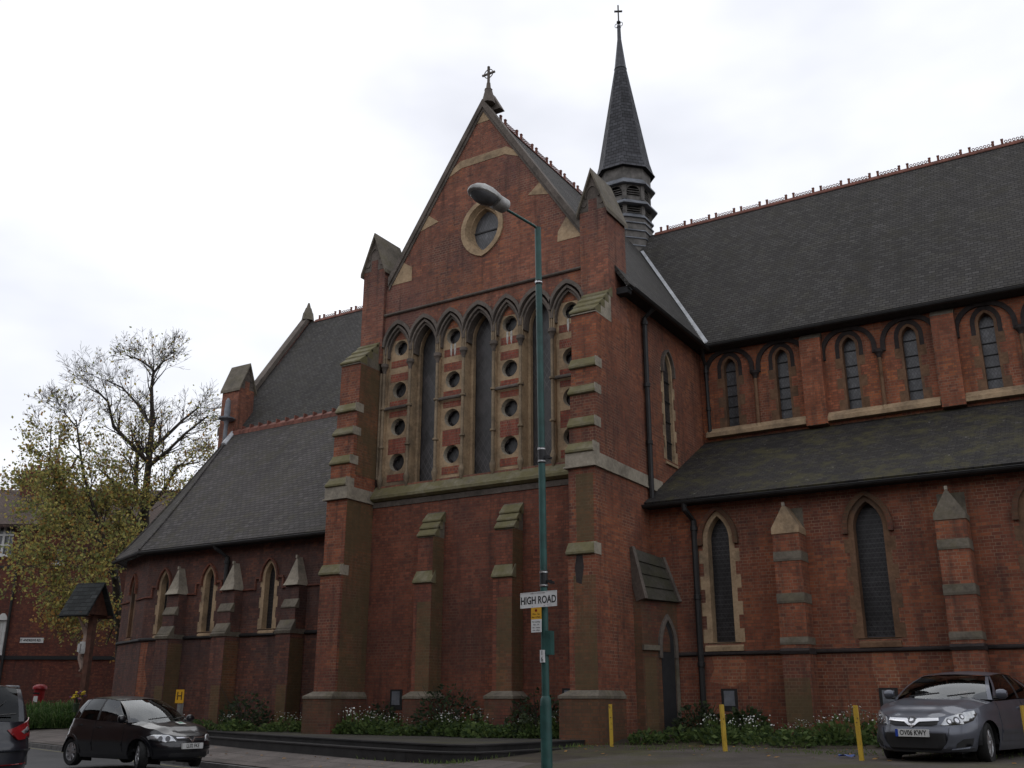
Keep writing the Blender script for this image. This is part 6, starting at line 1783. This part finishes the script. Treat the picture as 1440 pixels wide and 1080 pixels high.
mb = MB(); zb = hs(0, 924)[1]; mb.fbox(fr, uL, uR, zb - .12, zb + .06, 0, .08); z2 = hs(0, 797)[1]; mb.fbox(fr, uL, uR, z2 - .05, z2 + .05, 0, .05); mb.build('string_course', M['band'], HR)
rz_ = hs(60, 664)[1]; mb = MB()
mb.solid([fr.p(uL, ez - .25, .45), fr.p(uL, rz_ - .1, -4.7), fr.p(uL, rz_, -4.7), fr.p(uL, ez - .08, .5)], [fr.p(uR, ez - .25, .45), fr.p(uR - 1.5, rz_ - .1, -4.7), fr.p(uR - 1.5, rz_, -4.7), fr.p(uR, ez - .08, .5)])
mb.solid([fr.p(uL, ez - .25, -9.8), fr.p(uL, rz_ - .1, -4.7), fr.p(uL, rz_, -4.7), fr.p(uL, ez - .08, -9.8)], [fr.p(uR, ez - .25, -9.8), fr.p(uR - 1.5, rz_ - .1, -4.7), fr.p(uR - 1.5, rz_, -4.7), fr.p(uR, ez - .08, -9.8)])
rf = mb.build('roof', M['tile_house'], HR)
cu, ct = hs(6, 640); cb = rz_ - 1.6
mb = MB(); mb.fbox(fr, cu - .75, cu + .3, cb, ct - .2, -4.6, -3.8); mb.fbox(fr, cu - .82, cu + .37, ct - .75, ct - .5, -4.67, -3.73); mb.fbox(fr, cu - .82, cu + .37, ct - .2, ct, -4.67, -3.73); ch_ = mb.build('chimney', M['brick_house'], rf)
mb = MB()
for dx in (-.45, -.05): mb.lathe(fr.p(cu + dx, ct, -4.2), [(.14, 0), (.11, .1), (.11, .38), (.14, .42)], 10)
mb.build('chimney_pot', M['terracotta'], ch_)
for (r, (a, b, k)) in zip(rects, wins):
    u0, z0, u1, z1 = r[0][0], r[0][1], r[2][0], r[2][1]
    mb = MB(); mb.fbox(fr, u0, u1, z0, z1, -.22, -.2); w_ = mb.build('window', M['pane'], HR)
    mb = MB()
    for t in range(k + 1):
        uu = u0 + (u1 - u0) * t / k; mb.fbox(fr, max(u0, uu - .06), min(u1, uu + .06), z0, z1, -.2, -.12)
    nz_ = 3 if k > 1 else 2
    for t in range(nz_ + 1):
        zz = z0 + (z1 - z0) * t / nz_; mb.fbox(fr, u0, u1, max(z0, zz - .05), min(z1, zz + .05), -.2, -.11 - .003)
    if k > 1: 
        for t in range(k): mb.fbox(fr, u0 + (u1 - u0) * (t + .5) / k - .02, u0 + (u1 - u0) * (t + .5) / k + .02, z0, z1, -.2, -.15)
    mb.build('window_frame', M['white_paint'], w_)
    mb = MB(); mb.fbox(fr, u0 - .1, u1 + .1, z0 - .12, z0, -.2, .1); mb.build('sill', M['white_paint'], w_)
    if k == 3:
        mb = MB(); c = (u0 + u1) / 2; w2 = (u1 - u0) / 2
        pts = [(c + w2 * math.cos(math.pi * t / 12), z1 + .35 * math.sin(math.pi * t / 12)) for t in range(13)]
        mb.prism(fr, pts, -.02, .03); mb.build('arched_head', M['white_paint'], w_)
pu = hs(18, 870)[0]
mb = MB(); mb.tube([fr.p(hs(22, 820)[0], ez - .2, .12), fr.p(hs(22, 820)[0], .4, .12)], .07, 8); mb.build('downpipe', M['gutter'], HR)
su0, sz0 = hs(28, 904); su1, sz1 = hs(62, 897)
SS = thing('road_name_plate', 'white ST ANDREWS RD name plate on the dark brick house wall', 'street sign', fr.p((su0 + su1) / 2, (sz0 + sz1) / 2, .012).to_tuple(), YAW)
mb = MB(); hw_, hh_ = (su1 - su0) / 2, (sz1 - sz0) / 2; mb.box((-hw_, -.03, -hh_), (hw_, 0, hh_)); mb.build('plate', M['white_sign'], SS)
text('lettering', 'ST ANDREWS RD', .17, M['ink'], SS, face_y(-.08, -.032, 0), .82, bold=.006); text('postcode', 'N22', .08, M['faint'], SS, face_y(hw_ - .14, -.032, -.03), .8)

# ================================================================= TREES
M['bark'] = simple('bark', (.062, .053, .045), .9, var=.4, scale=8)
def leaf(name, col):
    q = NT(name); q.set(col, .65, 0, .25)
    tr = q.n("BsdfTranslucent", {0: tuple(min(1, c * 1.4) for c in col) + (1,)})
    mx_ = q.n("MixShader", {0: .35, 1: q.b.outputs[0], 2: tr.outputs[0]}); q.t.links.new(mx_.outputs[0], q.t.nodes['Material Output'].inputs[0]); return q.mat
LV = [leaf('leaf_olive', (.27, .27, .09)), leaf('leaf_yellow', (.46, .39, .12)), leaf('leaf_green', (.20, .23, .08)), leaf('leaf_orange', (.38, .21, .065)), leaf('leaf_brown', (.16, .10, .055))]
class Tree:
    def __init__(s, seed): s.r = random.Random(seed); s.segs = []; s.tips = []
    def branch(s, p, d, L, rad, lev, maxlev, up=.12, wig=.22, ratio=.68):
        n = 5 if lev < 2 else (4 if lev < 4 else 3); pts = [p.copy()]; rs = [rad]; q = p.copy(); d = d.normalized()
        for i in range(n):
            d = (d + Vector((s.r.gauss(0, wig), s.r.gauss(0, wig), s.r.gauss(0, wig * .8) + up)) * .5).normalized()
            q = q + d * (L / n); pts.append(q.copy()); rs.append(max(.006, rad * (1 - .5 * (i + 1) / n)))
        s.segs.append((pts, rs, lev))
        if lev >= maxlev - 1: s.tips += [(pts[k], lev) for k in range(1, len(pts))]
        if lev < maxlev:
            kids = s.r.choice((3, 4)) if lev < maxlev - 1 else s.r.choice((3, 4, 5))
            for k in range(kids):
                t = s.r.uniform(.35, 1.0) if k else 1.0
                i = min(n, max(1, int(round(t * n)))); b = pts[i]
                a = Vector((s.r.gauss(0, 1), s.r.gauss(0, 1), s.r.gauss(0, .5)));a = (a - d * a.dot(d)).normalized()
                sp = s.r.uniform(.45, 1.0) if k else s.r.uniform(.1, .35)
                s.branch(b, (d + a * sp), L * ratio * s.r.uniform(.8, 1.15), rs[i] * (.72 if k == 0 else .6), lev + 1, maxlev, up, wig, ratio)
    def build(s, root, leafmats, prob, size, per, spread):
        mb = MB()
        for pts, rs, lev in s.segs:
            if lev <= 0: continue
            mb.tube(pts, rs, 7 if lev < 2 else (5 if lev < 4 else 3), cap=False)
        mb.build('limbs', M['bark'], root, fix=False)
        mb = MB()
        for pts, rs, lev in s.segs:
            if lev == 0: mb.tube(pts, rs, 12)
        mb.build('trunk', M['bark'], root, smooth=True)
        mb = MB(); n = 0
        for p, lev in s.tips:
            pr_, mats_w = prob(p)
            for k in range(per):
                if s.r.random() > pr_: continue
                c = p + Vector((s.r.gauss(0, spread), s.r.gauss(0, spread), s.r.gauss(0, spread * .8) - .05))
                a = Vector((s.r.gauss(0, 1), s.r.gauss(0, 1), s.r.gauss(0, .7))).normalized(); b = a.orthogonal().normalized(); b = Matrix.Rotation(s.r.uniform(0, 6.28), 3, a) @ b; e = a.cross(b)
                z = size * s.r.uniform(.6, 1.25)
                mb.add([c - b * z * .5, c + e * z * .36, c + b * z * .55, c - e * z * .36], [(0, 1, 2, 3)], s.r.choices(range(5), mats_w)[0]); n += 1
        mb.build('crown', leafmats, root, fix=False)
        return n
# tall tree, nearly bare on top
d1 = 47.0; q_ = aim(208, 985, d1)
T1 = thing('tall_tree', 'tall autumn tree, nearly bare at the top, rising behind the chapel roof', 'tree', (q_.x, q_.y, .8), world=True)
t = Tree(5); base = Vector((q_.x, q_.y, .6))
sc_ = d1 / 1379.66
tr_pts = [base, aim(206, 880, d1), aim(204, 760, d1), aim(203, 690, d1)]
t.segs.append((tr_pts, [.32, .27, .23, .20], 0))
SEED = .56; MAXL = 5
def limb(uvs, dd, r0, r1, tip_lev, seed_L, maxl=None):
    pts = [aim(u, v, d1 + dz) for (u, v), dz in zip(uvs, dd)]; n = len(pts)
    rs = [r0 + (r1 - r0) * i / (n - 1) for i in range(n)]
    rs = [x * .72 for x in rs]; t.segs.append((pts, rs, 1))
    for i in range(1, n):
        for k in range(4 if i < n - 1 else 5):
            d = (pts[i] - pts[i - 1]).normalized(); a = Vector((t.r.gauss(0, 1), t.r.gauss(0, 1), t.r.gauss(.1, .5))); a = (a - d * a.dot(d)).normalized()
            f = t.r.uniform(.3, 1); b = pts[i - 1].lerp(pts[i], f)
            t.branch(b, d + a * t.r.uniform(.5, 1.1) + Z * .15, seed_L * SEED * t.r.uniform(.7, 1.2), rs[i] * .5, 2, maxl or MAXL, .08, .25, .64)
limb([(205, 690), (211, 630), (214, 590), (213, 545), (216, 520)], [0, 0, .3, .3, 0], .24, .07, 1, 2.0)
limb([(216, 520), (195, 505), (178, 500)], [0, -.3, -.6], .07, .03, 1, 1.1)
limb([(216, 525), (228, 510), (245, 500)], [0, .5, .9], .06, .03, 1, 1.1)
limb([(208, 650), (185, 625), (160, 600), (152, 565), (135, 548)], [0, -.8, -1.3, -1.6, -2], .16, .05, 1, 1.8)
limb([(207, 640), (232, 615), (258, 590), (280, 572)], [0, .8, 1.2, 1.6], .16, .05, 1, 1.8)
limb([(210, 655), (235, 635), (260, 610), (292, 585)], [0, -1, -1.8, -2.2], .14, .05, 1, 1.7)
limb([(213, 600), (195, 570), (172, 545), (150, 535)], [0, 1, 1.6, 2.0], .11, .04, 1, 1.6)
limb([(190, 700), (192, 660), (196, 620)], [0, .6, 1.4], .18, .09, 1, 1.6)
limb([(204, 720), (230, 690), (250, 655), (280, 650)], [0, .6, 1.0, 1.5], .16, .05, 1, 1.8)
limb([(204, 750), (178, 715), (162, 680), (140, 660)], [0, -.8, -1.2, -1.8], .16, .05, 1, 1.9)
def zpix(p):
    q = p - EYE; return 540 - 1379.66 * q.dot(_u2) / q.dot(_fw)
def prob1(p):
    v = zpix(p); k = max(.05, min(.8, (v - 545) / 200.0)); return k * k * .7 + .02, (3, 4, 2, 2, 3)
t.build(T1, LV, prob1, .13, 2, .16); SEED = .66
# leafy tree in front of the house, trunk leaning left
d2 = 44.0; q_ = aim(172, 985, d2)
T2 = thing('leafy_tree', 'spreading yellow-green tree still in leaf, in front of the brick house', 'tree', (q_.x, q_.y, .7), world=True)
t = Tree(21); d1 = d2; base = Vector((q_.x, q_.y, .5))
t.segs.append(([base, aim(170, 900, d2), aim(163, 815, d2), aim(150, 770, d2)], [.27, .22, .18, .15], 0))
limb([(150, 770), (132, 715), (118, 670), (110, 615), (107, 590)], [0, -.3, -.5, -.5, -.4], .13, .04, 1, 1.5)
limb([(107, 600), (90, 580), (78, 578)], [-.4, -.8, -1], .05, .025, 1, 1.0)
limb([(110, 640), (88, 680), (70, 645), (72, 600)], [0, -.5, -1, -1.2], .07, .03, 1, 1.3)
limb([(140, 735), (105, 720), (82, 712), (62, 716)], [0, -.9, -1.5, -2.0], .10, .03, 1, 1.9)
limb([(155, 790), (120, 780), (98, 785), (80, 795)], [0, -1.2, -2, -2.4], .10, .03, 1, 1.9)
limb([(160, 810), (185, 760), (195, 720)], [0, .6, 1.2], .10, .04, 1, 1.9)
limb([(166, 850), (140, 850), (125, 860)], [0, -.8, -1.6], .08, .03, 1, 1.5)
limb([(168, 870), (160, 880), (150, 905)], [0, .8, 1.5], .08, .03, 1, 1.5)
limb([(150, 770), (120, 745), (95, 740)], [0, 1.0, 2.0], .09, .03, 1, 1.9)
limb([(163, 815), (150, 800), (130, 820)], [0, -1.6, -2.6], .09, .03, 1, 1.8)
def prob2(p):
    v = zpix(p); k = max(.03, min(1, (v - 575) / 120.0)) * (1 if v < 880 else .25) * .72; return k, ((5, 5, 4, 2, 2) if v < 850 else (3, 4, 2, 5, 2))
nl = t.build(T2, LV, prob2, .14, 2, .22)

# ================================================================= PLANTS
def leaves_mb(r, n, rad, h, size, nm, up=.6):
    mb = MB()
    for k in range(n):
        a, q = r.uniform(0, 6.28), math.sqrt(r.random()) * rad; z = h * r.random() * (1 - .6 * (q / rad) ** 2)
        c = Vector((q * math.cos(a), q * math.sin(a), z)); d = Vector((math.cos(a) + r.gauss(0, .7), math.sin(a) + r.gauss(0, .7), r.gauss(up, .5))).normalized()
        e = d.orthogonal().normalized(); e = Matrix.Rotation(r.uniform(0, 6.28), 3, d) @ e; s_ = size * r.uniform(.6, 1.3)
        mb.add([c, c + d * s_ * .5 + e * s_ * .3, c + d * s_, c + d * s_ * .5 - e * s_ * .3], [(0, 1, 2, 3)], r.randrange(nm))
    return mb
GL = [leaf('herb_green', (.08, .125, .036)), leaf('herb_mid', (.115, .16, .05)), leaf('herb_dark', (.045, .075, .027))]
SH = [leaf('shrub_dark', (.030, .044, .024)), leaf('shrub_green', (.05, .068, .030))]
rr = random.Random(3)
def copy_tree(o, parent=None):
    c = o.copy(); COL.objects.link(c)
    if parent: c.parent = parent
    for k in o.children: copy_tree(k, c)
    return c
def daisy_clump():
    root = thing('flowering_plant', 'x', 'flowering plant')
    leaves_mb(rr, 260, .5, .42, .13, 3).build('foliage', GL, root, fix=False)
    mb = MB(); st = MB()
    for k in range(34):
        a, q = rr.uniform(0, 6.28), math.sqrt(rr.random()) * .5; c = Vector((q * math.cos(a), q * math.sin(a), rr.uniform(.32, .62)))
        n = Vector((rr.gauss(0, .5), rr.gauss(-.4, .5), 1)).normalized(); e = n.orthogonal().normalized(); f = n.cross(e); s_ = rr.uniform(.016, .03)
        ring = [c + (e * math.cos(t * 1.047) + f * math.sin(t * 1.047)) * s_ for t in range(6)]; mb.add(ring + [c + n * .012], [(i, (i + 1) % 6, 6) for i in range(6)])
        st.tube([(c.x * .8, c.y * .8, 0), c - n * .004], .004, 3, cap=False)
    mb.build('blossom', M['petal_w'], root, fix=False); st.build('stems', GL[1], root, fix=False); return root
dp = daisy_clump()
first = True
spots = []
for x in (-17.35, -16.7, -16.1, -14.95, -14.3, -13.75, -12.55, -12.0, -11.45): spots.append((x, 20.75 + rr.uniform(-.3, .2), 'white-flowered plant at the foot of the transept wall below the great window', 'white-flowered plants along the transept foot', rr.uniform(.7, 1.1)))
for x in (-26.9, -25.4, -24.8, -22.3, -20.1, -19.3): spots.append((x, 21.0 + rr.uniform(-.2, .2), 'white-flowered plant at the foot of the side chapel wall', 'white-flowered plants along the chapel foot', rr.uniform(.7, 1.0)))
for x in (-8.0, -7.3, -6.5, -5.9, -5.3, -4.7): spots.append((x, 21.9 + rr.uniform(-.4, .3), 'white-flowered plant along the foot of the aisle wall', 'white-flowered plants along the aisle foot', rr.uniform(.8, 1.15)))
for x, y, lab, grp, sc2 in spots:
    o = dp if first else copy_tree(dp); first = False
    o['label'] = lab; o['group'] = grp; o.location = (x, y, .64 if x < -11 else .62); o.rotation_euler = (0, 0, rr.uniform(0, 6.28)); o.scale = (sc2, sc2, sc2 * rr.uniform(.85, 1.2))
# leafy weeds without flowers
lw = thing('leafy_weed', 'x', 'weed'); leaves_mb(rr, 240, .42, .34, .15, 3, .4).build('foliage', GL, lw, fix=False); first = True
mb = MB()
for k in range(8):
    a = rr.uniform(0, 6.28); mb.tube([(0, 0, 0), (.15 * math.cos(a), .15 * math.sin(a), .2)], .008, 4)
mb.build('stems', GL[1], lw)
for x, y, lab, grp, sc2 in [(-9.4, 20.9, 'low green weed by the corner plinth beside the first yellow post', 'weeds by the porch', .8), (-8.95, 21.6, 'low green weed in front of the porch doorway', 'weeds by the porch', 1.0), (-8.4, 21.9, 'low green weed under the drainpipe', 'weeds by the porch', 1.0)] + \
        [(x, 21.2 + rr.uniform(-.3, .3), 'low green weed along the edge of the aisle bed', 'weeds along the aisle bed', rr.uniform(.7, 1.1)) for x in (-7.8, -7.0, -6.2, -5.6, -5.0, -4.3, -3.9)] + \
        [(x, 20.35 + rr.uniform(-.2, .3), 'low green weed along the front of the transept bed', 'weeds along the transept bed', rr.uniform(.6, 1.0)) for x in (-17.6, -16.9, -16.3, -15.6, -15.1, -14.5, -13.9, -13.2, -12.7, -12.1, -11.6)] + \
        [(x, 20.9 + rr.uniform(-.2, .2), 'low green weed at the foot of the side chapel', 'weeds along the chapel foot', rr.uniform(.7, 1.0)) for x in (-27.5, -26.2, -24.1, -23.2, -21.7, -20.7, -19.6)]:
    o = lw if first else copy_tree(lw); first = False
    o['label'] = lab; o['group'] = grp; o.location = (x, y, .64 if x < -11 else gz(x, y) + .02); o.rotation_euler = (0, 0, rr.uniform(0, 6.28)); o.scale = (sc2, sc2, sc2 * rr.uniform(.7, 1.1))
# dark shrubs
for x, y, z, r_, h, lab in ((-16.95, 21.2, .6, .45, .85, 'small dark shrub between the left corner buttress and the first low buttress'), (-14.75, 21.0, .6, .85, 1.25, 'large dark shrub between the two low buttresses'),
                            (-12.2, 21.05, .6, .75, 1.1, 'dark shrub in the shadow right of the second low buttress'), (-22.1, 21.4, .6, .75, 1.15, 'dark sprawling shrub below the last chapel window'),
                            (-8.95, 22.9, .6, .55, .9, 'spiky dark shrub at the foot of the aisle drainpipe'), (-7.8, 22.9, .65, .45, .7, 'broad-leaved dark shrub under the first aisle window')):
    o = thing('shrub', lab, 'shrub', (x, y, z))
    leaves_mb(rr, int(1000 * r_), r_, h, .17 if 'broad' in lab else .12, 2, .3).build('foliage', SH if 'broad' not in lab else [SH[1], GL[2]], o, fix=False)
    mb = MB()
    for k in range(16):
        a = rr.uniform(0, 6.28); q = r_ * rr.uniform(.5, 1.05); mb.tube([(0, 0, -.1), (q * .5 * math.cos(a), q * .5 * math.sin(a), h * .5), (q * math.cos(a), q * math.sin(a), h * rr.uniform(.6, 1.05))], [.014, .01, .005], 4, cap=False)
    mb.build('stems', M['bark'] if 'spiky' not in lab else SH[1], o)
# tall grass clump by the letter box
def blades(r, n, rad, h, w, nm):
    mb = MB()
    for k in range(n):
        a, q = r.uniform(0, 6.28), math.sqrt(r.random()) * rad; b = Vector((q * math.cos(a), q * math.sin(a), 0)); l = r.uniform(.05, .55) * h; t_ = r.uniform(0, 6.28)
        d = Vector((math.cos(t_), math.sin(t_), 0)); hh = h * r.uniform(.3, 1.05) * (1.0 - .55 * (q / rad) ** 2); s_ = Vector((-d.y, d.x, 0)) * w
        p1 = b + d * l * .3 + Z * hh * .6; p2 = b + d * l * .75 + Z * hh * .95; p3 = b + d * l * 1.3 + Z * hh * .85
        mb.add([b - s_, b + s_, p1 + s_, p1 - s_, p2 + s_ * .7, p2 - s_ * .7, p3], [(0, 1, 2, 3), (3, 2, 4, 5), (5, 4, 6)], r.randrange(nm))
    return mb
GR = [leaf('grass_green', (.06, .12, .028)), leaf('grass_mid', (.04, .085, .022)), leaf('grass_pale', (.12, .17, .06))]
for (u, v, dd, r_, lab) in ((54, 1024, 39.5, 1.05, 'tall clump of green grass in front of the red post box'), (92, 1026, 39.0, 1.1, 'tall clump of green grass behind the black hatchback tail')):
    q_ = aim(u, v, dd); o = thing('grass_clump', lab, 'ornamental grass', (q_.x, q_.y, gz(q_.x, q_.y)))
    blades(rr, 2400, r_, 1.12, .016, 3).build('blades', GR, o, fix=False)
# short grass, moss tufts and fallen leaves
mb = MB()
for k in range(1500):
    x, y = rr.uniform(-10.5, 0), rr.uniform(18.6, 21.6)
    if rr.random() < .5 and math.sin(x * 1.7) * math.cos(y * 2.1) < .1: continue
    b = Vector((x, y, gz(x, y))); h = rr.uniform(.02, .07)
    d = Vector((rr.gauss(0, 1), rr.gauss(0, 1), 0)).normalized() * .012; mb.add([b - d, b + d, b + Z * h + d * rr.gauss(0, 2)], [(0, 1, 2)], 0)
for k in range(500):
    t_ = rr.random(); i = rr.randrange(len(edge) - 1); p = Vector(edge[i]).lerp(Vector(edge[i + 1]), t_); p = p + Vector((rr.gauss(0, .08) + .2, -.42 + rr.gauss(0, .05)))
    if p.x < -14: continue
    b = Vector((p.x, p.y, gz(p.x, p.y))); h = rr.uniform(.03, .1); d = Vector((rr.gauss(0, 1), rr.gauss(0, 1), 0)).normalized() * .014
    mb.add([b - d, b + d, b + Z * h + d * rr.gauss(0, 2)], [(0, 1, 2)], 0)
o = kind(mb.build('short_grass', GL[1], None, fix=False), 'stuff'); tag(o, 'sparse short grass growing through the mossy forecourt tarmac', 'grass')
mb = MB()
for k in range(170):
    x, y = (rr.uniform(-10.5, 0), rr.uniform(17.2, 21.4)) if rr.random() < .6 else (rr.uniform(-25, -11), None)
    if y is None: y = 16.14 - .341 * (x + 17.1) + rr.uniform(.3, 2.0)
    b = Vector((x, y, gz(x, y) + .012)); a = rr.uniform(0, 6.28); s_ = rr.uniform(.03, .06); d = Vector((math.cos(a), math.sin(a), 0)) * s_; e = Vector((-d.y, d.x, 0)) * .6
    mb.add([b - d, b - e, b + d + Z * rr.uniform(0, .02), b + e + Z * rr.uniform(0, .02)], [(0, 1, 2, 3)], rr.randrange(2))
o = kind(mb.build('fallen_leaves', [LV[3], LV[4]], None, fix=False), 'stuff'); tag(o, 'scattered fallen brown and orange leaves on the ground', 'leaves')
# litter
M['litter_blue'] = simple('blue_wrapper', (.06, .10, .30), .4, var=.3, scale=30)
for nm, lab, x, y, sx, sy, mt, rz in (('crisp_packet', 'crumpled blue wrapper lying left of the third yellow post', -4.4, 17.9, .13, .06, 'litter_blue', .4), ('plank_scrap', 'short yellow stick lying on the ground near the second yellow post', -8.0, 20.3, .16, .025, 'yellow', .1)):
    mb = MB(); rows = []
    for i in range(5): rows.append([(-sx + 2 * sx * i / 4, -sy + 2 * sy * j / 4, .015 + rr.uniform(0, .045 if nm == 'crisp_packet' else .01)) for j in range(5)])
    rows2 = [[(p[0], p[1], 0) for p in r] for r in rows]
    mb.grid(rows); mb.grid(rows2)
    o = mb.build(nm, M[mt], None); o.location = (x, y, gz(x, y) + .002); o.rotation_euler = (0, 0, rz); tag(o, lab, 'litter')

for o in bpy.data.objects:
    if 'world_parts' in o.keys(): del o['world_parts']
